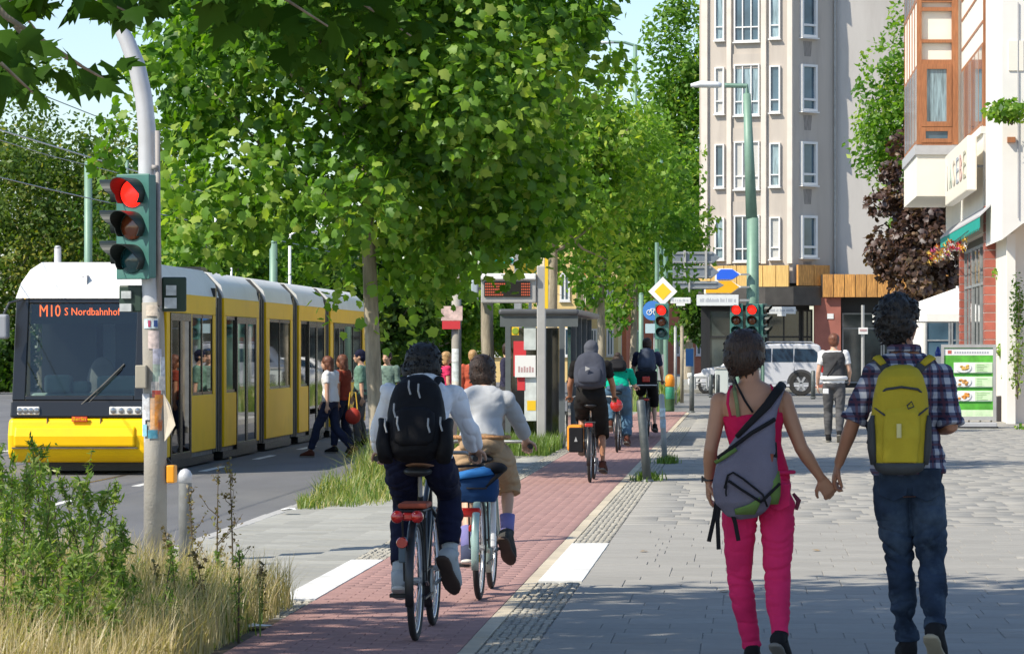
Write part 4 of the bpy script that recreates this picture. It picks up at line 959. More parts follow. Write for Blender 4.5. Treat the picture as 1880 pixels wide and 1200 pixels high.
# modules of the train: (start, end)
def side(Y): return XR
Zb, Zw0, Zw1, Zt = -0.02, 0.88, 2.17, 2.47
def module(Ya, Yb, items):
    """items along the side: ('win'|'door'|'post', y0, y1)"""
    for (sx, ins) in ((XR, -.05), (XL, .05)):
        body = MB(); a, c = min(sx, sx + ins), max(sx, sx + ins)
        body.bb(a, c, Ya, Yb, Zw1, Zt); ob = body.build('body_side', m_yel, tr, bevel=0.012)
        for (k, y0, y1) in items:
            pb_ = MB()
            if k == 'win': pb_.bb(a, c, y0, y1, Zb, Zw0); pb_.build('side_panel', m_yel, tr, bevel=.012)
            elif k == 'post': pb_.bb(a, c, y0, y1, Zb, Zw1); pb_.build('pillar', m_yel, tr, bevel=.012)
    for (k, y0, y1) in items:
        if k == 'win':
            for sx, d in ((XR - .035, 1), (XL + .025, -1)):
                g = MB(); g.bb(sx, sx + .01, y0, y1, Zw0, Zw1); w = g.build('window_pane', m_tglass, tr)
                f = MB()
                for (a0, a1, z0, z1) in ((y0, y1, Zw0, Zw0 + .05), (y0, y1, Zw1 - .06, Zw1), (y0, y0 + .05, Zw0, Zw1), (y1 - .05, y1, Zw0, Zw1)): f.bb(sx - .006, sx + .022, a0, a1, z0, z1)
                if y1 - y0 > 1.5: f.bb(sx - .006, sx + .022, (y0 + y1) / 2 - .03, (y0 + y1) / 2 + .03, Zw0, Zw1)
                f.build('window_frame', m_tblack, w)
        elif k == 'door':
            n = 2; w = (y1 - y0) / n
            for i in range(n):
                f = MB(); ya, yb = y0 + i * w, y0 + (i + 1) * w; X = XR + .015
                st = .10
                for (a0, a1, z0, z1) in ((ya, ya + st, -.1, Zw1), (yb - st, yb, -.1, Zw1), (ya + st, yb - st, -.1, .02), (ya + st, yb - st, Zw1 - .12, Zw1)): f.bb(X - .04, X, a0, a1, z0, z1)
                dl_ = f.build('door_leaf', m_tblack, tr, bevel=.006); g = MB(); g.bb(X - .025, X - .015, ya + st, yb - st, .02, Zw1 - .12); g.build('door_pane', m_tglass, dl_)
            f = MB(); f.bb(XL, XL + .05, y0, y1, -.1, .5); f.build('body_side', m_yel, tr)
    if Ya > 52:
        r = MB(); prof = [(-1.08, Zt), (-1.03, 2.68), (-.80, 2.90), (-.3, 2.94), (.3, 2.94), (.80, 2.90), (1.03, 2.68), (1.08, Zt)]
        r.prism([(-9.835 + p[0], p[1]) for p in prof], Ya, Yb, 'Y'); r.build('roof', m_troof, tr, auto=50)
    u = MB(); u.bb(XL + .06, XR - .06, Ya, Yb, -.10, -.03); u.build('floor', m_inter, tr)
    u = MB(); u.bb(XL + .1, XR - .03, Ya + .05, Yb - .05, -.22, -.10); u.build('skirt', m_tblack, tr)
module(50.95, 55.65, [('post', 50.95, 51.25), ('door', 51.25, 53.15), ('post', 53.15, 53.3), ('win', 53.3, 55.4), ('post', 55.4, 55.65)])
module(56.55, 60.6, [('post', 56.55, 56.8), ('win', 56.8, 57.9), ('door', 57.9, 60.2), ('post', 60.2, 60.6)])
module(61.5, 65.1, [('post', 61.5, 61.95), ('win', 61.95, 64.8), ('post', 64.8, 65.1)])
module(66.0, 70.1, [('post', 66.0, 66.3), ('win', 66.3, 67.4), ('door', 67.4, 69.9), ('post', 69.9, 70.1)])
module(71.0, 77.5, [('post', 71.0, 71.5), ('door', 71.5, 73.4), ('win', 73.4, 77.0), ('post', 77.0, 77.5)])
for ya, yb in ((55.65, 56.55), (60.6, 61.5), (65.1, 66.0), (70.1, 71.0)):
    b = MB(); n = 7
    for i in range(n):
        y = ya + (i + .5) * (yb - ya) / n; s = .05 if i % 2 else .0
        b.prism([(XL + .06 + s, -.08), (XR - .04 - s, -.08), (XR - .04 - s, 2.5), (XR - .12 - s, 2.68), (XR - .3, 2.88 - s), (XL + .3, 2.88 - s), (XL + .1 + s, 2.68)], y - (yb - ya) / n / 2, y + (yb - ya) / n / 2, 'Y')
    b.build('bellows', m_rubber, tr)
    b = MB(); b.bb(XR - .12, XR - .005, ya - .02, ya + .14, 2.3, 2.62); b.build('joint_cap', m_tblack, tr)
for y in (52.6, 58.6, 63.3, 68, 74):
    b = MB()
    for dy in (-.55, .55): b.lathe([(.24, -.06), (.26, 0), (.24, .06), (.1, .07)], 16, 0, Matrix.Translation((XR - .22, y + dy, .01)) @ Matrix.Rotation(math.pi / 2, 4, 'Y'))
    b.bb(XR - .5, XR - .2, y - .9, y + .9, -.16, .0); b.build('bogie', m_tblack, tr)
for (y, z) in ((53.5, 1.2), (54.6, 1.2), (62.6, 1.2), (63.9, 1.15), (75, 1.2)):
    b = MB(); b.ell((-9.3, y, .95), (.2, .08, .42)); b.ell((-9.3, y - .18, .5), (.22, .22, .07)); b.build('passenger_seat', mat('seat_blue', (0.06, 0.07, 0.14), 0.9), tr, smooth=True)
for y in (53, 56, 59, 62, 64.5, 67, 72, 75):
    b = MB(); b.cyl((-9.2, y, 0), (-9.2, y, 2.45), .018, None, 6); b.build('grab_pole', mat('pole_yellow', (0.7, 0.5, 0.05), 0.4), tr)
# pantograph
pY = 57.2; pp = lambda x, y: P(x, y, pY)
b = MB(); b.tube([pp(392, 492), pp(386, 462), pp(376, 428)], .045, 8); b.tube([pp(354, 413), pp(364, 424), pp(376, 428), pp(390, 421), pp(402, 404)], .035, 7)
b.tube([pp(355, 413), pp(352, 346)], .02, 6); b.bb(-9.8, -9.2, 56.9, 57.6, 2.93, 3.0); b.build('pantograph', m_tblack, tr)
b = MB(); b.tube([pp(318, 346), pp(330, 330), pp(346, 328), pp(386, 333), pp(392, 338)], .03, 6); b.build('contact_strip', m_rubber, tr)

# ------------------------------------------------------------------ traffic light mast at the kerb
m_mast = mat('mast_concrete', (0.34, 0.32, 0.28), 0.8, var=0.18, vscale=6, bump=0.4, bscale=60, dirt=(0.22, 0.18, 0.13), dscale=3, damt=0.6)
m_zinc = mat('zinc_grey', (0.52, 0.53, 0.55), 0.45, 0.2, var=0.10, vscale=5, dirt=(0.36, 0.36, 0.37), dscale=3, damt=0.4)
m_sig = mat('signal_green', (0.045, 0.16, 0.135), 0.45, var=0.1, dirt=(0.10, 0.2, 0.18), dscale=5, damt=0.4)
m_sigd = mat('signal_dark', (0.012, 0.02, 0.018), 0.5)
m_litred = mat('lit_red', (0.8, 0.01, 0.01), 0.3, emit=(1.0, 0.012, 0.006), estr=2.2)
m_amb = mat('dead_amber', (0.16, 0.04, 0.012), 0.15, spec=0.7)
m_grn = mat('dead_green', (0.008, 0.055, 0.06), 0.15, spec=0.7)
MY = 26.5; MX = X8(285, MY)
def patch(cx, cy, r, z0, z1, a0, a1, m, name, parent, n=8):
    b = MB(); vs = []; 
    for i in range(n + 1):
        a = a0 + (a1 - a0) * i / n
        for (rr, z) in ((r, z0), (r + .003, z0), (r + .003, z1), (r, z1)): vs.append((cx + rr * math.sin(a), cy - rr * math.cos(a), z))
    fs = []
    for i in range(n):
        for j in range(4): fs.append((i * 4 + j, i * 4 + (j + 1) % 4, (i + 1) * 4 + (j + 1) % 4, (i + 1) * 4 + j))
    fs += [(3, 2, 1, 0), (n * 4, n * 4 + 1, n * 4 + 2, n * 4 + 3)]
    b.add(vs, fs); return b.build(name, m, parent)
def signal_head(parent, c, ang, w, lit, lamps=('r', 'a', 'g'), mh=None):
    """housing > lens, visor ; c = centre of the front face, ang = turn of the face (0 faces the camera)"""
    n = len(lamps); h = w * 0.86; M = Matrix.Translation(c) @ Matrix.Rotation(ang, 4, 'Z')
    b = MB(); b.box((0, w * .17, 0), (w, w * .33, h * n + w * .1), 0, 0, M); b.box((0, 0.004, 0), (w * 1.06, w * .06, h * n + w * .16), 0, 0, M)
    hs_ = b.build('signal_housing', mh or m_sig, parent, bevel=w * .05)
    for i, l in enumerate(lamps):
        z = h * (n - 1) / 2 - i * h; F_ = M @ Matrix.Translation((0, -w * .03, z)) @ Matrix.Rotation(math.pi / 2, 4, 'X')
        g = MB(); g.lathe([(w * .36, 0), (w * .33, w * .05), (w * .2, w * .09), (w * .02, w * .105)], 24, 0, F_)
        g.build('lens', {'r': m_litred if lit == 'r' else m_amb, 'a': m_amb, 'g': m_grn}[l], hs_, smooth=True)
        v = MB(); vs = []; fs = []; k = 22
        for q in range(k + 1):
            a = math.radians(-40 + 260 * q / k); L = w * .62 if True else 0
            L = w * (.24 + .40 * max(0, math.sin(a)) ** .6)
            for (rr, y) in ((w * .40, 0), (w * .385, 0), (w * .385, -L), (w * .40, -L)): vs.append(M @ Vector((rr * math.cos(a), y - w * .02, z + rr * math.sin(a))))
        for q in range(k):
            for j in range(4): fs.append((q * 4 + j, q * 4 + (j + 1) % 4, (q + 1) * 4 + (j + 1) % 4, (q + 1) * 4 + j))
        v.add(vs, fs); v.build('visor', m_sigd, hs_, smooth=False)
    return hs_
mast = thing('traffic_light_mast', 'curved grey signal mast covered in stickers with a lit red traffic light', 'traffic light', (MX, MY, -0.1))
q = lambda x, y, d=0: P(x, y, MY + d)
b = MB(); b.tube([(MX, MY, -.1), q(285, 860), q(283, 720), q(281, 560), q(277, 500), q(274, 420), q(271, 330), q(270, 240), q(264, 180), q(251, 120), q(233, 75), q(212, 35), q(192, 8), q(150, -35), q(60, -85)],
                [.088, .086, .085, .082, .078, .074, .072, .070, .069, .068, .062, .048, .038, .034, .03], 18)
b.build('mast', m_zinc, mast, smooth=True)
b = MB(); b.tube([(MX, MY, -.1), q(285.5, 800), q(283, 700), q(281.5, 600), q(280, 555)], [.092, .090, .089, .087, .084], 18); b.build('mast_foot', m_mast, mast, smooth=True)
b = MB(); b.tube([q(289, 240, -.06), q(290.5, 420, -.06), q(293, 560, -.06)], .02, 8); b.bb(q(282, 0).x, q(293, 0).x, MY - .09, MY - .05, q(0, 312).z, q(0, 304).z); b.build('cable_duct', mat('duct_grey', (0.30, 0.28, 0.27), 0.6, var=.15), mast, smooth=True)
signal_head(mast, q(244, 416, -.15), math.radians(-27), .30, 'r')
signal_head(mast, q(226, 412, .06), math.radians(-97), .28, 'n')
for (x, y, w, h, a) in ((239, 548, .19, .16, -.5), (320, 540, .19, .22, .5)):
    c = q(x, y, -.02); M = Matrix.Translation(c) @ Matrix.Rotation(a * .4, 4, 'Z'); b = MB(); b.box((0, .08, 0), (w, .16, h + .05), 0, 0, M)
    bx = b.build('pedestrian_signal', mat('signal_box_green', (0.012, 0.035, 0.022), 0.5), mast, bevel=.012)
    g = MB(); g.box((-.025, -.012, .03), (w * .42, .03, h * .36), 0, 0, M); g.box((-.03, -.012, -.07), (w * .5, .03, h * .38), 0, 0, M); g.build('blank_plate', mat('pale_plate', (0.42, 0.45, 0.45), 0.4, var=.2, vscale=20), bx)
b = MB(); b.bb(q(254, 0).x, q(274, 0).x, MY - .14, MY - .06, q(0, 712).z, q(0, 670).z); b.build('switch_box', mat('box_beige', (0.36, 0.33, 0.26), 0.6, var=.1), mast, bevel=.008)
b = MB(); b.bb(q(307, 0).x, q(322, 0).x, MY - .05, MY + .09, q(0, 886).z, q(0, 853).z); pb = b.build('request_button', mat('button_orange', (0.85, 0.33, 0.01), 0.45), mast, bevel=.012)
b = MB(); b.tube([q(300, 846), q(308, 842), q(314, 850)], .012, 6); b.build('button_cable', m_black, pb)
stc = [('b8c9d0', 585, 603, -.75, .55), ('cdbfae', 560, 580, -.5, .5), ('c9b8b2', 607, 640, -.3, .65), ('b9b7c4', 640, 668, .1, .9), ('9fb0a0', 668, 700, .1, .85), ('c8c1b8', 700, 722, -.05, .9), ('cf5a48', 716, 728, .05, .8), ('d98a34', 724, 796, .25, 1.0), ('d9a878', 730, 790, -.1, .25), ('b6b9bd', 722, 770, -.95, -.15), ('e4e6e4', 752, 800, -.9, -.55), ('7fb7cc', 778, 800, -.85, -.4), ('3d7f94', 788, 804, -.3, .5), ('d8d4cc', 690, 716, .6, 1.25), ('b05a20', 770, 790, .55, .95), ('c7ccd2', 655, 690, .75, 1.2)]
for i, (c, y0, y1, a0, a1) in enumerate(stc):
    patch(MX - .005 + (q(282, 0).x - MX) * .6, MY, .0905 + .0004 * i, q(0, y1).z, q(0, y0).z, a0, a1, mat('sticker_' + c, c, 0.6, var=0.3, vscale=30, dirt=(0.35, 0.32, 0.3), dscale=14, damt=0.7), 'sticker', mast)
for i, (x, c) in enumerate(((270, '9a2f55'), (281, '24427a'))):
    patch(MX - .006, MY, .0975, q(0, 600).z, q(0, 588).z, (-.35, .12)[i], (-.15, .42)[i], mat('pictogram_' + c, c, .6), 'sticker_figure', mast)
for (z0, z1, a0, a1, o) in ((805, 730, 1.0, 1.9, 0),):       # loose torn poster flap
    b = MB(); p0 = q(300, 722, -.06); b.add([p0, q(312, 742, -.05), q(322, 780, -.07), q(311, 800, -.05), q(302, 810, -.06), p0 + Vector((0, .004, 0)), q(312, 742, -.046), q(322, 780, -.066), q(311, 800, -.046), q(302, 810, -.056)], [(0, 1, 2, 3, 4), (9, 8, 7, 6, 5), (0, 5, 6, 1), (1, 6, 7, 2), (2, 7, 8, 3), (3, 8, 9, 4)]); b.build('torn_poster', mat('torn_paper', (0.66, 0.58, 0.46), 0.8, var=.2), mast)

# short grey bollard by the mast
GB = thing('bollard', 'grey round topped bollard right of the signal mast at the kerb', 'bollard', (X8(340, 25.5), 25.5, -0.08))
b = MB(); x, y = X8(340, 25.5), 25.5; b.lathe([(.050, 0), (.050, .73), (.046, .76), (.034, .785), (.012, .80)], 16, 0, Matrix.Translation((x, y, -.09))); b.build('post', mat('bollard_grey', (.20, .205, .20), .55, .1, var=.2, vscale=9, dirt=(.12, .11, .09), dscale=6), GB, smooth=True)
b = MB(); b.lathe([(.0515, .70), (.0515, .765), (.036, .792), (.012, .806)], 16, 0, Matrix.Translation((x, y, -.09))); b.build('cap', m_zinc, GB, smooth=True)

# overhead wires of the tram line
ow = thing('overhead_wire', 'thin overhead tram wires running above the yellow tram', 'overhead wire', (-9.8, 60, 4.4))
for X, Z in ((-9.8, 4.45), (-12.4, 4.45)):
    b = MB(); b.tube([(X, 20, Z + .1), (X, 60, Z), (X, 100, Z + .05), (X, 150, Z), (X, 220, Z)], .011, 4); b.build('contact_wire', m_tblack, ow)
    b = MB(); b.tube([(X, 20, Z + .9), (X, 60, Z + .6), (X, 100, Z + .8), (X, 150, Z + .6), (X, 220, Z + .8)], .008, 4); b.build('carrier_wire', m_tblack, ow)
# ------------------------------------------------------------------ tram stop
m_alu = mat('aluminium', (0.46, 0.45, 0.43), 0.5, 0.3, var=0.08, vscale=4, dirt=(0.33, 0.32, 0.30), dscale=3, damt=.4)
m_sframe = mat('shelter_frame', (0.10, 0.115, 0.12), 0.5, var=0.1)
m_sglass = glass('shelter_glass', (0.30, 0.36, 0.38), 0.42, 0.03)
m_posterw = mat('poster_white', (0.80, 0.80, 0.78), 0.6)
m_postr = mat('poster_red', (0.62, 0.04, 0.05), 0.5)
m_signy = mat('sign_yellow', (0.85, 0.55, 0.02), 0.5)
DY = 54.3
d_ = lambda x, y, o=0: P(x, y, DY + o)
dp = thing('departure_display', 'grey stop post with a yellow strip carrying the departure display board', 'departure board', (X8(995, DY), DY, 0))
b = MB(); b.bb(d_(986, 0).x, d_(1002, 0).x, DY - .07, DY + .07, 0, d_(0, 488).z); b.build('post', m_alu, dp, bevel=.015)
b = MB(); b.bb(d_(989, 0).x, d_(1000, 0).x, DY - .06, DY + .06, d_(0, 488).z, d_(0, 462).z); b.build('post_top', mat('post_cream', (0.75, 0.68, 0.5), .5), dp)
b = MB(); b.bb(d_(1001, 0).x, d_(1006.5, 0).x, DY - .08, DY + .05, d_(0, 566).z, d_(0, 458).z); b.build('stop_strip', m_signy, dp)
b = MB(); b.bb(d_(884, 0).x, d_(985, 0).x, DY - .10, DY + .12, d_(0, 556).z, d_(0, 502).z); cs_ = b.build('display_case', m_alu, dp, bevel=.015)
b = MB(); b.bb(d_(880, 0).x, d_(985, 0).x, DY - .16, DY + .16, d_(0, 514).z, d_(0, 503).z); b.build('case_hood', m_posterw, cs_, bevel=.02)
b = MB(); b.bb(d_(890, 0).x, d_(974, 0).x, DY - .125, DY - .10, d_(0, 545).z, d_(0, 517).z); b.build('screen', mat('screen_dark', (0.02, 0.018, 0.016), .3), cs_)
for r in range(5):
    z = 520 + r * 5
    for (a, c) in ((892, 892 + (34, 30, 36, 28, 33)[r]), (958, 972)):
        b = MB(); x0 = a
        while x0 < c: b.bb(d_(x0, 0).x, d_(x0 + 2.3, 0).x, DY - .129, DY - .125, d_(0, z + 2.6).z, d_(0, z).z); x0 += 3.4
        b.build('display_line', mat('led_dim', (0.35, 0.07, 0.03), .5, emit=(.6, .10, .04), estr=.35), cs_, kind='stuff')
b = MB(); b.bb(d_(866, 0).x, d_(878, 0).x, DY - .1, DY + .1, d_(0, 552).z, d_(0, 514).z); b.build('loudspeaker', mat('speaker_grey', (.36, .42, .46), .5), dp, bevel=.02)
b = MB(); b.bb(d_(876, 0).x, d_(988, 0).x, DY + .02, DY + .06, d_(0, 532).z, d_(0, 527).z); b.build('arm', m_alu, dp)

SH = thing('bus_shelter', 'dark glass tram stop shelter with posters in its end frame', 'shelter', (-3.6, 57, 0))
SY = 55.2; s_ = lambda x, y: P(x, y, SY)
b = MB(); b.bb(-4.05, -2.74, SY - .1, 63, 2.17, 2.27); b.build('roof', mat('shelter_roof', (.085, .092, .10), .45, var=.1), SH, bevel=.04, bseg=3)
b = MB(); b.bb(-4.03, -2.76, SY - .05, SY + .02, 1.98, 2.16); b.build('lintel', m_sframe, SH)
for x in (-3.90, -3.02):
    b = MB(); b.bb(x - .045, x + .045, SY - .05, SY + .04, 0, 1.98); b.build('post', m_sframe, SH)
for y in (57, 58.9, 60.8, 62.7):
    b = MB(); b.bb(-2.97, -2.88, y - .05, y + .05, 0, 2.16); b.build('post', m_sframe, SH)
for i, (a, c) in enumerate(((SY + .06, 56.95), (57.05, 58.85), (58.95, 60.75), (60.85, 62.65))):
    b = MB(); b.bb(-2.935, -2.925, a, c, .12, 2.1); b.build('glass_pane', m_sglass, SH)
    b = MB(); b.bb(-2.95, -2.91, a, c, .12, .2); b.bb(-2.95, -2.91, a, c, 1.05, 1.1); b.build('rail', m_sframe, SH)
for (a, c) in ((-3.85, -3.07),):
    b = MB(); b.bb(a, c, SY - .005, SY + .005, .2, 1.96); b.build('glass_pane', m_sglass, SH)
b = MB(); b.bb(-4.1, -3.1, 61.5, 61.9, .42, .48); b.bb(-4.0, -3.9, 61.6, 61.8, 0, .42); b.bb(-3.3, -3.2, 61.6, 61.8, 0, .42); b.build('bench', m_sframe, SH)
for i, (x0, x1, y0, y1, m) in enumerate(((943, 966, 626, 690, m_postr), (962, 984, 598, 642, mat('poster_pale', (.55, .60, .58), .5, var=.2)), (963, 985, 690, 772, mat('poster_grey', (.62, .66, .64), .5, var=.2)), (968, 984, 735, 753, m_signy), (950, 964, 690, 716, m_postr), (940, 953, 600, 615, m_signy))):
    b = MB(); b.bb(s_(x0, 0).x, s_(x1, 0).x, SY - .03 - .004 * i, SY - .012, s_(0, y1).z, s_(0, y0).z); b.build('poster', m, SH)
b = MB(); b.lathe([(.055, 0), (.05, .004)], 16, 0, facing((s_(946.5, 0).x, SY - .055, s_(0, 607.5).z))); b.build('emblem', mat('emblem_green', (.25, .35, .03), .5), SH)
b = MB(); b.bb(s_(946, 0).x, s_(984, 0).x, SY - .09, SY - .075, s_(0, 692).z, s_(0, 652).z); wp = b.build('notice_board', m_posterw, SH)
for k in range(6):
    b = MB(); x = 952 + k * 5; b.bb(s_(x, 0).x, s_(x + 3.2, 0).x, SY - .093, SY - .09, s_(0, 683).z, s_(0, 672 + (k % 2) * 2).z); b.build('worn_mark', mat('faded_red', (.50, .33, .33), .7), wp)

hp = thing('stop_sign', 'yellow and green round tram stop sign between the crowns', 'stop sign', (X8(973, 60), 60.3, 0))
c = P(973, 488, 60); b = MB(); b.lathe([(.17, 0), (.17, .02)], 28, 0, facing(c)); b.build('disc', m_signy, hp)
b = MB(); b.lathe([(.16, 0), (.145, .004)], 28, 0, facing(c + Vector((0, -.021, 0))), close=False); b.build('ring', mat('stop_green', (.02, .30, .08), .5), hp)
text('H', .24, facing(c + Vector((0, -.026, 0))), mat('stop_green', (.02, .30, .08), .5), hp, 'letter')
b = MB(); b.cyl((c.x, 60.06, -.05), (c.x, 60.06, c.z + .2), .03); b.build('post', m_alu, hp)
wv = thing('advert_sign', 'white and teal rooftop advert sign showing between the leaves above the shelter', 'sign', (X8(918, 75), 75, 0))
w_ = lambda x, y: P(x, y, 75)
b = MB(); b.bb(w_(892, 0).x, w_(945, 0).x, 75, 75.3, w_(0, 486).z, w_(0, 432).z); b.build('panel', m_posterw, wv, bevel=.03)
b = MB(); b.bb(w_(893, 0).x, w_(942, 0).x, 74.98, 75, w_(0, 483).z, w_(0, 474).z); b.build('teal_band', m_teal, wv)
b = MB(); b.bb(w_(906, 0).x, w_(930, 0).x, 74.98, 75, w_(0, 464).z, w_(0, 457).z); b.build('blue_band', mat('sign_blue', (.08, .16, .42), .5), wv)
b = MB(); b.bb(w_(944, 0).x, w_(956, 0).x, 75, 75.4, -.1, w_(0, 462).z); b.build('post', m_steel, wv)

PY = 57.5; p_ = lambda x, y: P(x, y, PY)
sp = thing('sign_pole', 'grey pole with torn stickers under a red banded sign left of the shelter', 'pole', (X8(838, PY), PY, -.1))
b = MB(); b.cyl((p_(838, 0).x, PY, -.12), (p_(838, 0).x, PY, p_(0, 470).z), .088, .08, 16); b.build('post', m_mast, sp, smooth=True)
b = MB(); b.bb(p_(813, 0).x, p_(846, 0).x, PY - .13, PY - .09, p_(0, 604).z, p_(0, 589).z); b.build('red_band', m_postr, sp)
b = MB(); b.bb(p_(811, 0).x, p_(850, 0).x, PY - .12, PY - .09, p_(0, 588.5).z, p_(0, 562).z); b.build('faded_poster', mat('faded_pink', (.62, .45, .40), .7, var=.35, vscale=12), sp)
for i, (y0, y1, c) in enumerate(((640, 666, 'd8dcda'), (664, 700, 'c9d2d0'), (700, 718, 'd5d0c4'))): patch(p_(838, 0).x, PY, .0905, p_(0, y1).z, p_(0, y0).z, -.9, .5, mat('pole_sticker' + c, c, .6, var=.25, vscale=16), 'sticker', sp)
b = MB(); b.lathe([(.08, 0), (.075, .02)], 16, 0, facing(p_(832, 520))); b.build('small_disc', m_postr, sp)

# ------------------------------------------------------------------ posts and bollards
m_bol = mat('bollard_dark', (0.065, 0.078, 0.08), 0.5, 0.1, var=0.15, vscale=8, dirt=(0.22, 0.22, 0.2), dscale=6, damt=.4)
def bollard(label, x, y, h, r, tilt=0.0, m=m_bol, band=None):
    t = thing('bollard', label, 'bollard', (x, y, 0), 'bollards along the sidewalk'); b = MB(); top = Vector((x + tilt * h, y, h))
    b.tube([(x, y, -.05), Vector((x, y, 0)).lerp(top, .5), top - Vector((0, 0, .02)), top + Vector((0, 0, .0))], [r, r * .98, r * .97, r * .55], 14); b.build('post', m, t, smooth=True)
    b = MB(); b.tube([(x, y, 0), (x, y, .03)], [r * 1.5, r * 1.2], 14); b.build('base_ring', m, t)
    if band:
        for (z, c) in band: patch(x + tilt * z, y, r + .004, z, z + .12, -1.3, 1.0, mat('bollard_sticker' + c, c, .6, var=.3, vscale=20), 'sticker', t)
bollard('dark steel bollard leaning left at the edge of the bike path', -1.21, 41.2, 1.0, .054, -.085)
bollard('slim grey post with pale stickers behind the leaning bollard', -1.16, 47.9, .98, .040, -.05, m_steel, ((.66, 'c8d4da'), (.5, '9fb3c0')))
bollard('dark bollard at the kerb right of the green waste column', X8(1270, 86.2), 86.2, .93, .062)
bollard('small dark bollard left of the white cabinet', X8(1305, 116), 116, .75, .07)
bollard('grey bollard between the car and the man in the waistcoat', X8(1493, 112), 112, .9, .075)
bollard('thin dark bollard beside the bike path behind the green shirted rider', X8(1158, 70), 70, .85, .04)
bollard('far bollard right of the crossing by the litter column', X8(1318, 118), 118, .72, .07)

# ------------------------------------------------------------------ lamps, signals and signs at the crossing
m_lgreen = mat('lamp_green', (0.17, 0.29, 0.22), 0.5, 0.1, var=0.06, dirt=(0.25, 0.35, 0.29), dscale=2, damt=.4)
m_lampw = mat('lamp_white', (0.72, 0.74, 0.76), 0.35)
LY = 116.0; l_ = lambda x, y, o=0: P(x, y, LY + o)
sl_ = thing('street_lamp', 'tall green street lamp with a white flat head before the tower', 'street lamp', (l_(1381, 0).x, LY, -.1))
b = MB(); x = l_(1382, 0).x; b.cyl((x, LY, -.12), (x, LY, l_(0, 400).z), .235, .20, 16); b.cyl((x - .04, LY, l_(0, 400).z), (x - .2, LY, l_(0, 172).z), .20, .13, 16); b.build('mast', m_lgreen, sl_, smooth=True)
b = MB(); x2 = x - .2; b.tube([(x2, LY, l_(0, 176).z), (x2, LY, l_(0, 158).z), (l_(1330, 0).x, LY, l_(0, 157).z)], .085, 8); b.build('arm', m_lgreen, sl_)
b = MB(); b.loft([((l_(1268, 0).x, LY, l_(0, 157).z), (0, .12, 0), (0, 0, .06)), ((l_(1285, 0).x, LY, l_(0, 155).z), (0, .2, 0), (0, 0, .12)), ((l_(1318, 0).x, LY, l_(0, 156).z), (0, .18, 0), (0, 0, .11)), ((l_(1325, 0).x, LY, l_(0, 157).z), (0, .1, 0), (0, 0, .07))], 12); b.build('lamp_head', m_lampw, sl_, smooth=True)
for (xx, lab) in ((1352, 'far red traffic light left of the green lamp mast'), (1381, 'far red traffic light on the green lamp mast')):
    t = thing('traffic_light', lab, 'traffic light', (l_(xx, 0).x, LY - .3, -.1), 'far traffic lights showing red')
    signal_head(t, l_(xx, 588, -.42), -.15, .42, 'r')
    b = MB(); b.cyl((l_(xx + 3, 0).x, LY - .12, -.1), (l_(xx + 3, 0).x, LY - .12, l_(0, 556).z), .075, None, 10); b.build('post', m_lgreen, t)
t = thing('traffic_light', 'far signal head turned aside right of the lamp mast', 'traffic light', (l_(1402, 0).x, LY, -.1))
signal_head(t, l_(1404, 588, -.2), 1.2, .42, 'n'); b = MB(); b.cyl((l_(1400, 0).x, LY, -.1), (l_(1400, 0).x, LY, l_(0, 560).z), .07, None, 10); b.build('post', m_lgreen, t)
CY = 93.0; c_ = lambda x, y, o=0: P(x, y, CY + o)
t = thing('traffic_light', 'red traffic light beside the yellow diamond sign over the bike path', 'traffic light', (c_(1212, 0).x, CY, -.1))
signal_head(t, c_(1215, 590, -.22), -.2, .36, 'r')
b = MB(); b.cyl((c_(1206, 0).x, CY, -.1), (c_(1206, 0).x, CY, c_(0, 445).z), .055, None, 12); b.build('post', m_lgreen, t)
b = MB(); b.bb(c_(1208, 0).x, c_(1219, 0).x, CY - .1, CY + .05, c_(0, 700).z, c_(0, 650).z); b.build('control_box', m_steel, t)
b = MB(); b.bb(c_(1202, 0).x, c_(1210, 0).x, CY - .16, CY - .02, c_(0, 660).z, c_(0, 640).z); b.build('lower_signal', m_sig, t)
ds = thing('priority_sign', 'yellow diamond priority sign with white border above the red light', 'road sign', (c_(1217, 0).x, CY - .12, 0))
cc_ = c_(1217, 535, -.16); b = MB(); r = .40; b.prism([(cc_.x - r, cc_.z), (cc_.x, cc_.z + r), (cc_.x + r, cc_.z), (cc_.x, cc_.z - r)], cc_.y, cc_.y + .02, 'Y'); b.build('plate', m_posterw, ds, bevel=.006)
b = MB(); r = .235; b.prism([(cc_.x - r, cc_.z), (cc_.x, cc_.z + r), (cc_.x + r, cc_.z), (cc_.x, cc_.z - r)], cc_.y - .006, cc_.y - .001, 'Y'); b.build('diamond', m_signy, ds)
b = MB(); b.bb(cc_.x - .02, cc_.x + .02, cc_.y + .02, cc_.y + .12, cc_.z - .5, cc_.z + .4); b.build('bracket', m_steel, ds)
bs_ = thing('cycle_path_sign', 'round blue cycle path sign left of the red light', 'road sign', (c_(1198, 0).x, CY, 0))
c0 = c_(1198, 570, -.1); b = MB(); b.lathe([(.27, 0), (.27, .02)], 28, 0, facing(c0)); b.build('disc', mat('sign_blue2', (.05, .20, .55), .5), bs_)
for dx in (-.09, .09):
    b = MB(); b.tube([(c0.x + dx + .065 * math.cos(k * .524), c0.y - .026, c0.z - .05 + .065 * math.sin(k * .524)) for k in range(12)], .012, 5, closed=True); b.build('wheel_symbol', m_posterw, bs_)
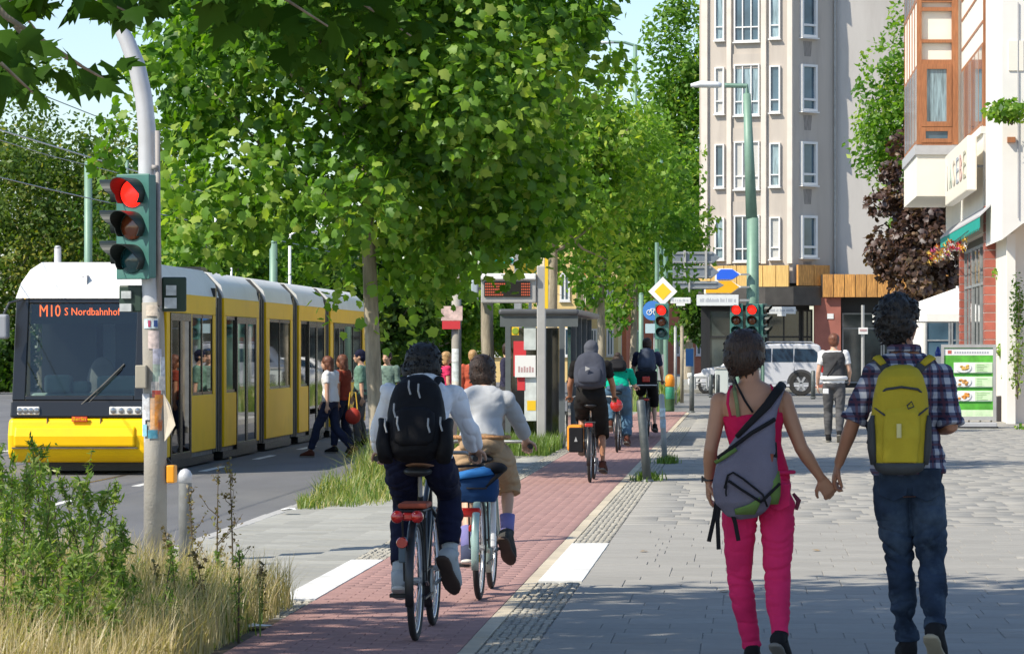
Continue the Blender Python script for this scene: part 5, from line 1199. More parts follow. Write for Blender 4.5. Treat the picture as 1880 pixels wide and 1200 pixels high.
b = MB(); b.tube([(c0.x - .09, c0.y - .026, c0.z - .05), (c0.x - .04, c0.y - .026, c0.z + .05), (c0.x + .06, c0.y - .026, c0.z + .05), (c0.x + .09, c0.y - .026, c0.z - .05)], .011, 5); b.tube([(c0.x - .04, c0.y - .026, c0.z + .05), (c0.x, c0.y - .026, c0.z - .05), (c0.x + .06, c0.y - .026, c0.z + .05)], .011, 5); b.build('frame_symbol', m_posterw, bs_)
b = MB(); b.bb(c0.x - .2, c0.x + .22, c0.y, c0.y + .02, c0.z - .62, c0.z - .36); b.build('supplementary_plate', mat('plate_pale_blue', (.42, .55, .60), .5), bs_)
b = MB(); b.cyl((c0.x + .05, CY, -.1), (c0.x + .05, CY, c0.z + .3), .03); b.build('post', m_steel, bs_)
DYY = 110.0; g_ = lambda x, y, o=0: P(x, y, DYY + o)
dsn = thing('direction_sign', 'backs of two grey direction signs on a lattice of posts before the tower', 'direction sign', (g_(1275, 0).x, DYY, 0))
m_signb = mat('sign_back', (0.24, 0.27, 0.31), 0.45, 0.4, var=.12, vscale=3)
for (y0, y1, xr) in ((462, 484, 1308), (488, 511, 1306), (516, 531, 1316)):
    b = MB(); b.prism([(g_(1235, 0).x, g_(0, y1).z), (g_(xr, 0).x, g_(0, y1).z), (g_(xr + 14, 0).x, g_(0, (y0 + y1) / 2).z), (g_(xr, 0).x, g_(0, y0).z), (g_(1235, 0).x, g_(0, y0).z)], DYY, DYY + .04, 'Y'); b.build('sign_panel', m_signb, dsn, bevel=.01)
    for yy in (y0 + 3, y1 - 3): b = MB(); b.bb(g_(1236, 0).x, g_(xr, 0).x, DYY - .04, DYY - .001, g_(0, yy + 1.2).z, g_(0, yy - 1.2).z); b.build('rail', m_steel, dsn)
for x in (1257, 1296): b = MB(); b.bb(g_(x - 2, 0).x, g_(x + 2.2, 0).x, DYY - .09, DYY - .045, g_(0, 512).z, g_(0, 460).z); b.build('clamp_post', m_alu, dsn)
b = MB(); b.bb(g_(1264, 0).x, g_(1267, 0).x, DYY - .1, DYY - .05, g_(0, 536).z, g_(0, 510).z); b.build('clamp_post', m_alu, dsn)
b = MB(); b.cyl((g_(1222, 0).x, DYY + .1, -.1), (g_(1222, 0).x, DYY + .1, g_(0, 455).z), .075); b.bb(g_(1222, 0).x, g_(1300, 0).x, DYY + .06, DYY + .14, g_(0, 500).z, g_(0, 496).z); b.build('post', m_lgreen, dsn)
def arrow(label, y0, y1, x0, x1, m, tail):
    t = thing('direction_arrow', label, 'direction sign', (l_((x0 + x1) / 2, 0).x, LY - .3, 0)); zc = l_(0, (y0 + y1) / 2).z; h = (l_(0, y0).z - l_(0, y1).z) / 2
    a, c = l_(x0, 0).x, l_(x1, 0).x; b = MB(); b.prism([(a, zc - h), (c - h * 1.3, zc - h), (c, zc), (c - h * 1.3, zc + h), (a + tail, zc + h), (a, zc + h * .3)], LY - .45, LY - .41, 'Y'); b.build('panel', m, t)
    b = MB(); k = h * 1.18; b.prism([(a - .06, zc - k), (c - k * 1.3, zc - k), (c + .08, zc), (c - k * 1.3, zc + k), (a + tail - .1, zc + k), (a - .06, zc + h * .3)], LY - .405, LY - .39, 'Y'); b.build('border', m_posterw, t)
    b = MB(); b.bb(c - .9, c + .35, LY - .39, LY - .2, zc - .03, zc + .03); b.build('bracket', m_steel, t)
arrow('blue arrow sign pointing right beside the green lamp mast', 495, 513, 1316, 1357, mat('sign_blue_bright', (.02, .12, .70), .45), .15)
arrow('orange arrow sign pointing right under the blue one', 516, 538, 1296, 1357, mat('sign_orange', (.85, .42, .01), .45), .5)
def street_sign(label, x0, x1, y0, y1, Y, n, hang=False):
    t = thing('street_name_sign', label, 'street sign', (X8((x0 + x1) / 2, Y), Y, 0), 'white street name signs'); f = lambda x, y: P(x, y, Y)
    b = MB(); b.bb(f(x0, 0).x, f(x1, 0).x, Y - .03, Y, f(0, y1).z, f(0, y0).z); b.build('plate', mat('plate_white', (.68, .70, .70), .5, var=.04), t, bevel=.008)
    w = (x1 - x0) * .86 / n / 2; r = random.Random(n)
    for i in range(n * 2):
        if r.random() < .14 and i > 1: continue
        b = MB(); xx = x0 + (x1 - x0) * .08 + i * w; hh = .04 + .20 * r.random(); yc = (y0 + y1) / 2; H = y1 - y0
        b.bb(f(xx, 0).x, f(xx + w * .66, 0).x, Y - .034, Y - .03, f(0, yc + H * .17).z, f(0, yc - H * hh).z); b.build('worn_character', mat('worn_text', (.40, .42, .46), .6), t)
    if hang: b = MB(); b.bb(f((x0 + x1) / 2 - 8, 0).x, f((x0 + x1) / 2 + 8, 0).x, Y - .028, Y - .004, f(0, y1 + 4).z, f(0, y1).z); b.build('number_tab', m_posterw, t)
    b = MB(); b.bb(f(x1 - 4, 0).x, f(x1 + (20 if not hang else 2), 0).x, Y + .002, Y + .04, f(0, (y0 + y1) / 2 + 2).z, f(0, (y0 + y1) / 2 - 2).z); b.build('bracket', m_steel, t)
street_sign('wide white street name sign under the orange arrow', 1279, 1356, 541, 561, LY - .5, 16)
street_sign('small white street name sign right of the yellow diamond', 1231, 1268, 546, 557, CY - .1, 9, True)
street_sign('white street name sign in front of the dark shop window', 1409, 1461, 563, 576, 117, 11, True)
np_ = thing('parking_sign', 'small white plate on a thin post before the shop glass', 'road sign', (X8(1583, 104), 104, 0)); f = lambda x, y: P(x, y, 104)
b = MB(); b.cyl((f(1584, 0).x, 104, 0), (f(1584, 0).x, 104, f(0, 560).z), .05, None, 8); b.build('post', m_alu, np_); b = MB(); b.bb(f(1576, 0).x, f(1593, 0).x, 103.9, 103.93, f(0, 613).z, f(0, 601).z); b.build('plate', m_posterw, np_); b = MB(); b.bb(f(1578, 0).x, f(1591, 0).x, 103.89, 103.9, f(0, 608).z, f(0, 604).z); b.build('marking', mat('faded_red', (.50, .33, .33), .7), np_)
# masts among the trees
def mast_(label, x, yt, Y, r, m, arm=None, cat='mast', name='mast'):
    t = thing(name, label, cat, (X8(x, Y), Y, -.25)); X = X8(x, Y); zt = Z8(yt, Y); b = MB(); b.cyl((X, Y, -.26), (X, Y, zt), r, r * .9, 12); b.build('post', m, t, smooth=True)
    b = MB(); b.lathe([(r * .95, 0), (r * .6, r * .5), (.01, r * .6)], 12, 0, Matrix.Translation((X, Y, zt))); b.build('cap', m, t, smooth=True)
    if arm:
        b = MB(); b.tube([(X, Y, zt), (X + arm * .4, Y, zt + .12), (X + arm, Y, zt + .14)], r * .7, 6); b.build('arm', m, t)
        b = MB(); b.loft([((X + arm * .8, Y, zt + .12), (0, .08, 0), (0, 0, .04)), ((X + arm * 1.3, Y, zt + .11), (0, .13, 0), (0, 0, .07)), ((X + arm * 1.7, Y, zt + .12), (0, .06, 0), (0, 0, .03))], 8); b.build('lamp_head', m_lampw, t, smooth=True)
mast_('thick green catenary mast behind the tram roof at the left', 162, 300, 78, .10, m_lgreen)
mast_('short grey pipe standing behind the tram roof', 106, 455, 74, .085, m_zinc)
mast_('green catenary mast behind the middle of the tram', 502, 446, 90, .115, m_lgreen)
mast_('thin lamp post left of the traffic light', 233, 272, 112, .06, m_lgreen, .45, 'street lamp', 'lamp_post')
mast_('thin pale mast behind the pantograph', 396, 368, 100, .04, m_lampw)
mast_('thin white mast right of the pantograph', 425, 372, 100, .035, m_lampw)
mast_('thin pale lamp post under the crown of the nearest street tree', 532, 432, 105, .05, m_lampw, .5, 'street lamp', 'lamp_post')
mast_('tall green lamp post in the gap between the street trees', 1166, 84, 128, .09, m_lgreen, -1.0, 'street lamp', 'lamp_post')
mast_('green lamp mast behind the fourth street tree', 1212, 285, 122, .12, m_lgreen)
mast_('pale green post left of the cycle path sign', 1177, 540, 96, .075, m_lgreen)
mast_('thin grey post beside the crossing signals', 1240, 600, 104, .05, m_steel)
mast_('thin brown post right of the crossing signals', 1252, 600, 108, .06, m_bark)

# waste column, notice board, cabinet
WC = thing('waste_column', 'green waste column with an orange top beside the bike path', 'litter bin', (X8(1230, 88.6), 88.6, 0)); w_ = lambda x, y: P(x, y, 88.6); X = w_(1230, 0).x
b = MB(); b.lathe([(.115, 0), (.12, .04), (.115, .30), (.125, .32)], 18, 0, Matrix.Translation((X, 88.6, -.02))); b.build('base', mat('moss_green', (.04, .09, .03), .7), WC, smooth=True)
b = MB(); b.lathe([(.11, .30), (.12, .32), (.12, .60), (.11, .62)], 18, 0, Matrix.Translation((X, 88.6, 0))); b.build('body', mat('column_green', (.02, .22, .12), .5, dirt=(.3, .35, .3), dscale=5), WC, smooth=True)
b = MB(); b.lathe([(.10, .62), (.125, .65), (.13, .80), (.11, .90), (.05, .95)], 18, 0, Matrix.Translation((X, 88.6, 0))); b.build('bin_top', mat('bin_orange', (.70, .24, .01), .5), WC, smooth=True)
BB = thing('notice_panel', 'blue panel on a grey post at the far crossing', 'sign', (X8(1263, 100), 100, 0)); w_ = lambda x, y: P(x, y, 100)
b = MB(); b.bb(w_(1259, 0).x, w_(1273, 0).x, 99.9, 99.98, w_(0, 672).z, w_(0, 640).z); b.build('panel', mat('panel_blue', (.02, .13, .38), .5), BB); b = MB(); b.cyl((w_(1272, 0).x, 100.05, -.1), (w_(1272, 0).x, 100.05, w_(0, 638).z), .04); b.build('post', m_steel, BB)
CB = thing('cabinet', 'pale grey switch cabinet beside the white car', 'cabinet', (X8(1326, 119), 119, -.1)); w_ = lambda x, y: P(x, y, 119)
b = MB(); b.bb(w_(1313, 0).x, w_(1337, 0).x, 119, 119.4, -.11, w_(0, 677).z); b.build('housing', mat('cabinet_grey', (.52, .56, .53), .6), CB, bevel=.02); b = MB(); b.bb(w_(1311, 0).x, w_(1339, 0).x, 118.97, 119.45, w_(0, 677).z, w_(0, 674).z); b.build('lid', m_alu, CB)
RL = thing('railing', 'low grey tube railing before the white car', 'railing', (X8(1288, 110), 110, -.1)); w_ = lambda x, y: P(x, y, 110)
b = MB(); b.tube([w_(1276, 713), w_(1276, 692), w_(1298, 692), w_(1298, 713)], .04, 8); b.build('tube', m_steel, RL); b = MB(); b.tube([w_(1276, 702), w_(1298, 702)], .03, 6); b.build('crossbar', m_steel, RL)

# ------------------------------------------------------------------ menu board, parasol, slate, plants
MBY = 69.0; k_ = lambda x, y: P(x, y, MBY)
me_ = thing('menu_board', 'green standing menu board with photographs of dishes on a grey foot', 'menu board', (X8(1779, MBY), MBY, 0))
m_mgreen = mat('menu_green', (.10, .42, .04), .4, var=.35, vscale=4)
m_mpale = mat('menu_pale', (.62, .80, .50), .4, var=.2, vscale=6)
b = MB()
for (x0, x1, y0, y1) in ((1728, 1733, 632, 772), (1823, 1829, 632, 772), (1733, 1823, 632, 638), (1733, 1823, 764, 771)): b.bb(k_(x0, 0).x, k_(x1, 0).x, MBY - .03, MBY + .05, k_(0, y1).z, k_(0, y0).z)
b.build('frame', m_alu, me_)
def mp(n, x0, x1, y0, y1, m, d): b = MB(); b.bb(k_(x0, 0).x, k_(x1, 0).x, MBY - .004 * d, MBY + .02, k_(0, y1).z, k_(0, y0).z); return b.build(n, m, me_)
mp('panel', 1733, 1823, 638, 764, m_mgreen, 1); mp('header', 1733, 1823, 640, 652, m_posterw, 2)
mp('pale_field', 1733, 1823, 752, 764, m_mpale, 2)
food = [(.75, .45, .10), (.6, .30, .08), (.75, .30, .05)]
for i, y in enumerate((668, 694, 720)):
    mp('price_field', 1751, 1822, y - 3, y + 16, m_posterw, 3 + i * .1)
    mp('pale_field', 1790, 1821, y - 2, y + 15, m_mpale, 4 + i * .1)
    b = MB(); c = k_(1769, y + 7); b.lathe([(.17, 0), (.15, .01)], 20, 0, facing((c.x, MBY - .018, c.z)) @ Matrix.Diagonal((1, .62, 1, 1))); pl_ = b.build('plate', m_posterw, me_)
    rr = random.Random(i)
    for j in range(9):
        b = MB(); b.ell((c.x + rr.uniform(-.1, .1), MBY - .03, c.z + rr.uniform(-.05, .05)), (.035, .012, .025), None, 8, 5); b.build('food_piece', mat('food%d%d' % (i, j % 3), [x * (.6 + .3 * (j % 3)) for x in food[i]], .5), pl_)
    mp('dark_strip', 1752, 1820, y + 17, y + 19.5, mat('menu_dark_green', (.02, .16, .02), .5), 3)
    for j in range(5): mp('worn_line', 1793, 1793 + rr.randint(10, 25), y + 1 + j * 3, y + 2 + j * 3, mat('worn_text_green', (.30, .50, .22), .6), 5)
for j in range(14): mp('worn_character', 1752 + j * 4.6, 1755 + j * 4.6, 645, 648.5, mat('worn_text', (.30, .32, .36), .6), 3)
mp('worn_character', 1740, 1747, 643, 649, mat('worn_red', (.5, .12, .08), .6), 3)
b = MB(); b.bb(k_(1735, 0).x, k_(1830, 0).x, MBY - .12, MBY + .35, .02, .12); b.build('foot', m_greyp, me_, bevel=.015)
b = MB(); b.bb(k_(1735, 0).x, k_(1832, 0).x, MBY - .15, MBY + .38, 0, .035); b.build('foot_base', m_black, me_)
for x in (1740, 1758, 1779, 1800, 1820): b = MB(); b.bb(k_(x - 1.5, 0).x, k_(x + 1.5, 0).x, MBY, MBY + .04, .12, k_(0, 771).z); b.build('strut', m_bark if x != 1740 else m_alu, me_)

PRY = 97.0; u_ = lambda x, y: P(x, y, PRY)
pr_ = thing('parasol', 'large white market parasol beside the red tiled pier', 'parasol', (5.2, PRY, 0))
m_canvas = mat('parasol_canvas', (.80, .79, .75), .8, var=.03)
ap = Vector((6.05, PRY, u_(0, 528).z)); rad = 2.6; ze = u_(0, 577).z
for i in range(8):
    a0, a1 = i * math.pi / 4 + .39, (i + 1) * math.pi / 4 + .39
    p0 = Vector((ap.x + rad * math.cos(a0), ap.y + rad * math.sin(a0), ze)); p1 = Vector((ap.x + rad * math.cos(a1), ap.y + rad * math.sin(a1), ze))
    b = MB(); m0 = ap.lerp(p0, .5) - Vector((0, 0, .05)); m1 = ap.lerp(p1, .5) - Vector((0, 0, .05)); dn = Vector((0, 0, -.22))
    b.add([ap, m0, m1], [(0, 1, 2)]); b.add([m0, p0, p1, m1], [(0, 1, 2, 3)]); b.add([p0, p0 + dn, p1 + dn, p1], [(0, 1, 2, 3)]); b.build('canopy_panel', m_canvas, pr_)
    b = MB(); b.tube([ap - Vector((0, 0, .08)), p0 - Vector((0, 0, .03))], .012, 5); b.build('rib', m_alu, pr_)
b = MB(); b.cyl((ap.x, ap.y, 0), (ap.x, ap.y, ap.z + .05), .04); b.build('pole', m_lampw, pr_)
for (x, y, lab) in ():
    Y = 108; a = P(1648, 596, Y); t = thing('parasol', lab, 'parasol', (a.x, Y, 0)); a.z = Z8(572, Y)
    for i in range(6):
        a0, a1 = i * math.pi / 3, (i + 1) * math.pi / 3; b = MB(); b.add([a, a + Vector((1.25 * math.cos(a0), 1.25 * math.sin(a0), -.45)), a + Vector((1.25 * math.cos(a1), 1.25 * math.sin(a1), -.45))], [(0, 1, 2)]); b.build('canopy_panel', m_canvas, t)
    b = MB(); b.cyl((a.x, Y, 0), a, .035); b.build('pole', m_lampw, t)
for i, (x, y, lab) in enumerate(((1733, 640, 'white cloth cafe table under the parasol'),)):
    Y = 98; X = X8(1716, Y); t = thing('cafe_table', lab, 'table', (X, Y, 0))
    b = MB(); b.lathe([(.62, .60), (.60, .92), (.58, .95)], 20, 0, Matrix.Translation((X, Y, .45))); b.build('cloth', m_canvas, t, smooth=False)
    b = MB(); b.cyl((X, Y, 0), (X, Y, 1.1), .05); b.build('leg', m_steel, t)
    v = thing('blue_lantern', 'small blue lantern standing on the white cafe table', 'lantern', (X + .1, Y, 1.4)); b = MB(); b.lathe([(.08, 0), (.10, .1), (.06, .2), (.03, .28)], 12, 0, Matrix.Translation((X + .1, Y, 1.40))); b.build('glass_body', mat('lantern_blue', (.02, .06, .35), .2), v, smooth=True)
sb = thing('slate_board', 'tall black chalk board hanging on the red tiled pier', 'chalk board', (X8(1843, 76.8), 76.85, 2.4)); f = lambda x, y: P(x, y, 76.85)
b = MB(); b.bb(f(1832, 0).x, f(1858, 0).x, 76.80, 76.9, f(0, 640).z, f(0, 500).z); b.build('board', mat('slate_black', (.018, .015, .018), .6, var=.3), sb, bevel=.008)
rr = random.Random(4)
for i in range(11):
    y = 515 + i * 10 + rr.uniform(-2, 2)
    for j in range(rr.randint(1, 3)): b = MB(); x0 = 1836 + j * 7; b.bb(f(x0, 0).x, f(x0 + rr.uniform(2, 5), 0).x, 76.793, 76.80, f(0, y + 3).z, f(0, y).z); b.build('chalk_mark', mat('chalk', (.45, .45, .47), .8), sb)
pt = thing('planter', 'black tapered planter at the foot of the red tiled pier', 'planter', (X8(1843, 75.5), 75.5, 0)); f = lambda x, y: P(x, y, 75.5)
b = MB(); b.prism([(f(1829, 0).x, 0), (f(1858, 0).x, 0), (f(1858, 0).x, .45), (f(1848, 0).x, .58), (f(1829, 0).x, .56)], 75.3, 75.7, 'Y'); b.build('tub', mat('planter_black', (.03, .025, .028), .6), pt, bevel=.02)
def bush(label, x, y, Y, rx, rz, n, seed, m=L_bright, size=.09, name='shrub'):
    rg = np.random.default_rng(seed); c = P(x, y, Y); t = thing(name, label, 'plant', (c.x, c.y, c.z - rz))
    d = rg.normal(size=(n, 3)); d *= (rg.random(n) ** .5 / np.linalg.norm(d, axis=1))[:, None]; p = np.array(c) + d * np.array([rx, rx, rz])
    leaves('foliage', p, d, size, m, 'simple', rg, np.clip(rg.normal(.5, .22, n), 0, 1), t, loc=t.location)
    b = MB()
    for i in range(5): a = rg.uniform(0, 6.28); b.tube([c - Vector((0, 0, rz)), c + Vector((rx * .6 * math.cos(a), rx * .6 * math.sin(a), rz * rg.uniform(-.2, .6)))], [.012, .004], 4)
    b.build('stem', m_twig, t)
bush('green plant trailing over the top of the chalk board', 1840, 500, 76.6, .28, .16, 170, 1)
bush('climbing plant on the white column at the picture edge', 1868, 560, 72.5, .18, .75, 330, 2, L_dark)
bush('lower climbing plant on the white column', 1868, 660, 72.5, .20, .85, 330, 3, L_weed)
bush('green shrub at the foot of the white column', 1876, 790, 68, .22, .14, 150, 4)
bush('plant growing beside the black planter', 1850, 690, 75.2, .16, .35, 160, 5, L_bright)
bush('leafy pot plant above the black planter', 1838, 645, 75.6, .20, .16, 120, 6, L_bright)
bush('green branch hanging from the balcony at the picture edge', 1858, 205, 71, .65, .28, 520, 7, L_mid, .16)

# ------------------------------------------------------------------ cars
m_carw = mat('car_silver', (.54, .545, .58), .3, 0, var=.02, coat=.4)
m_carw2 = mat('car_white', (.78, .78, .78), .3, coat=.6)
m_carg = mat('car_glass', (.016, .04, .075), .12, spec=.35)
m_tyre = mat('tyre_black', (.022, .021, .02), .8, var=.2)
m_rim = mat('rim_silver', (.55, .55, .56), .3, .6)
m_plastic = mat('car_plastic', (.05, .05, .052), .6)
def car(name, label, x_rear, x_front, Y, z0, prof, wins, wheels, wr, m, width=1.75, hl=None, tl=None, cat='car'):
    """side-on car facing left; profile in fractions of the length (0 rear .. 1 front) and metres"""
    L = x_rear - x_front; X = lambda u: x_rear - u * L
    t = thing(name, label, cat, ((x_rear + x_front) / 2, Y, z0)); b = MB()
    b.prism([(X(u), z0 + z) for u, z in prof], Y - width / 2, Y + width / 2, 'Y'); b.build('body', m, t, bevel=.07, bseg=3, auto=35)
    for q in wins:
        b = MB(); b.prism([(X(u), z0 + z) for u, z in q], Y - width / 2 - .008, Y - width / 2 + .02, 'Y'); w = b.build('window', m_carg, t, bevel=.004)
    for u in wheels:
        for s in (-1, 1):
            yy = Y + s * (width / 2 - .085); M = Matrix.Translation((X(u), yy, z0 + wr)) @ Matrix.Rotation(math.pi / 2, 4, 'X')
            b = MB(); b.lathe([(wr * .62, -.11), (wr * .95, -.11), (wr, -.06), (wr, .06), (wr * .95, .11), (wr * .62, .11)], 28, 0, M, False); wh_ = b.build('wheel', m_tyre, t, auto=40)
            b = MB(); b.lathe([(wr * .64, .10), (wr * .62, .04), (wr * .2, .06), (.02, .09)], 24, 0, M, False)
            for k in range(6): a = k * math.pi / 3; b.box((wr * .36 * math.cos(a), wr * .36 * math.sin(a), .085), (wr * .5, wr * .17, .04), a, 0, M)
            b.lathe([(wr * .64, -.10), (.02, -.08)], 20, 0, M, False); b.build('rim', m_rim, wh_, auto=40)
        b = MB(); b.prism([(X(u) + wr * 1.17 * math.cos(k * math.pi / 12), z0 + wr + wr * 1.17 * math.sin(k * math.pi / 12)) for k in range(13)], Y - width / 2 - .004, Y - width / 2 + .05, 'Y'); b.build('wheel_arch', m_plastic, t)
    b = MB(); b.bb(X(.95), X(.05), Y - width / 2 - .014, Y - width / 2, z0 + .34, z0 + .43); b.build('sill_trim', m, t, bevel=.006)
    for u in (.33, .56): b = MB(); b.bb(X(u + .02), X(u - .02), Y - width / 2 - .03, Y - width / 2, z0 + prof[2][1] * .58, z0 + prof[2][1] * .61); b.build('door_handle', m_rim, t)
    for u in (.24, .50, .70): b = MB(); b.bb(X(u) - .006, X(u) + .006, Y - width / 2 - .004, Y - width / 2 + .01, z0 + .45, z0 + 1.08); b.build('door_seam', m_plastic, t)
    b = MB(); b.bb(X(0) - .12, X(0) + .03, Y - width / 2 - .006, Y - width / 2 + .2, z0 + .85, z0 + 1.12); b.build('tail_light', mat('tail_red', (.4, .02, .02), .2), t, bevel=.02)
    b = MB(); b.bb(X(1) - .01, X(1) + .25, Y - width / 2 - .005, Y - width / 2 + .3, z0 + .62, z0 + .80); b.build('headlight', m_lamp, t, bevel=.03)
    return t
    return t
suv = car('parked_suv', 'silver off-road estate car parked across the street end', X8(1513, 124), X8(1285, 124), 125, -.11,
    [(.985, .36), (1, .55), (.99, .92), (.97, 1.0), (.80, 1.10), (.70, 1.17), (.61, 1.72), (.585, 1.82), (.52, 1.88), (.40, 1.92), (.15, 1.92), (.06, 1.90), (.03, 1.84), (.005, 1.22), (.0, 1.05), (0, .50), (.01, .42)],
    [[(.05, 1.24), (.055, 1.60), (.085, 1.72), (.238, 1.74), (.242, 1.24)], [(.250, 1.24), (.247, 1.74), (.415, 1.74), (.418, 1.24)], [(.428, 1.24), (.425, 1.74), (.565, 1.72), (.655, 1.24)]],
    (.185, .80), .45, m_carw, 1.9)
car('parked_car', 'white car behind the pale cabinet with only its bonnet showing', X8(1440, 130), X8(1262, 130), 131, -.11,
    [(.99, .30), (1, .55), (.96, .72), (.78, .86), (.70, .92), (.58, 1.32), (.48, 1.42), (.2, 1.38), (.06, 1.0), (0, .9), (0, .45), (.01, .32)],
    [[(.18, .98), (.22, 1.30), (.42, 1.34), (.42, .98)], [(.44, .98), (.44, 1.34), (.55, 1.28), (.66, .98)]], (.2, .81), .31, m_carw2, 1.7)

# small litter
lt = [(530, 940, 'crumpled white paper lying by the grass round the tree', .11, .05), (470, 1149, 'flat white scrap at the edge of the dry grass', .10, .015), (704, 955, 'fallen yellow leaf on the kerbside slabs', .05, .012), (1330, 1085, 'small brown fallen leaf on the sidewalk left of the pink trousers', .035, .01), (1500, 1010, 'dry leaf on the sidewalk between the couple', .04, .01), (1182, 1012, 'small dry leaf beside the white painted block', .035, .01)]
for i, (x, y, lab, r, h) in enumerate(lt):
    z = -.07 if x < 710 and y < 1000 else .004
    Y = gy(y, z); X = X8(x, Y); rg = np.random.default_rng(900 + i)
    t = MB(); n = 9
    vs = [(X + r * math.cos(a) * rg.uniform(.6, 1.1), Y + r * 1.2 * math.sin(a) * rg.uniform(.6, 1.1), z + h * rg.uniform(.1, 1)) for a in np.linspace(0, 6.283, n + 1)[:-1]]
    vs.append((X, Y, z + h)); t.add(vs, [(n, k, (k + 1) % n) for k in range(n)]); o = t.build('litter' if i < 2 else 'fallen_leaf', m_posterw if i < 2 else mat('leaf_fallen%d' % i, [(.5, .36, .06), (.22, .11, .03), (.3, .18, .05), (.26, .15, .04)][i - 2], .7))
    tag(o, lab, 'litter' if i < 2 else 'leaf')
for yy in (124.4, 125.6):
    b = MB(); X0 = X8(1513, 124); b.tube([(X0 - .35, yy, 1.80), (X0 - .45, yy, 1.87), (X0 - 2.1, yy, 1.87), (X0 - 2.2, yy, 1.80)], .022, 6); b.build('roof_rail', m_rim, suv)
# ------------------------------------------------------------------ people: continuous bodies, clothes fitted over them
def skinm(name, c): return mat(name, c, 0.5, var=0.07, vscale=9, bump=0.06, bscale=120, spec=0.4)
sk_w = skinm('skin_tan', (0.42, 0.215, 0.125)); sk_m = skinm('skin_light_brown', (0.36, 0.17, 0.095)); sk_f = skinm('skin_fair', (0.56, 0.34, 0.24))
def cloth(name, c, var=0.12, rough=0.85, bump=0.25, bs=180): return mat(name, c, rough, var=var, vscale=5, bump=bump, bscale=bs, spec=0.2)
hair_bk = mat('hair_black', (0.011, 0.010, 0.010), 0.5, var=0.7, vscale=4, spec=0.4, bump=.9, bscale=5, stretch=(30, 30, 5)); hair_br = mat('hair_dark_brown', (0.032, 0.017, 0.011), 0.5, var=0.7, vscale=4, spec=0.4, bump=.9, bscale=5, stretch=(30, 30, 4))
hair_bl = mat('hair_blond', (0.40, 0.24, 0.10), 0.55, var=0.35, vscale=40); hair_rb = mat('hair_auburn', (0.13, 0.045, 0.022), 0.55, var=0.4, vscale=40)
m_eye = mat('eye_white', (0.75, 0.74, 0.72), 0.2)
D0 = dict(pel=(0, 0, .95), chest=(0, .0, 1.25), neck=(0, -.01, 1.49), head=(0, .02, 1.64), shL=(-.185, -.01, 1.43), shR=(.185, -.01, 1.43), elL=(-.225, -.02, 1.14), elR=(.225, -.02, 1.14),
          wrL=(-.235, .06, .90), wrR=(.235, .06, .90), hipL=(-.092, 0, .92), hipR=(.092, 0, .92), knL=(-.10, .03, .50), knR=(.10, .03, .50), anL=(-.10, -.02, .095), anR=(.10, -.02, .095))
def lerp(a, b, t): return a + (b - a) * t
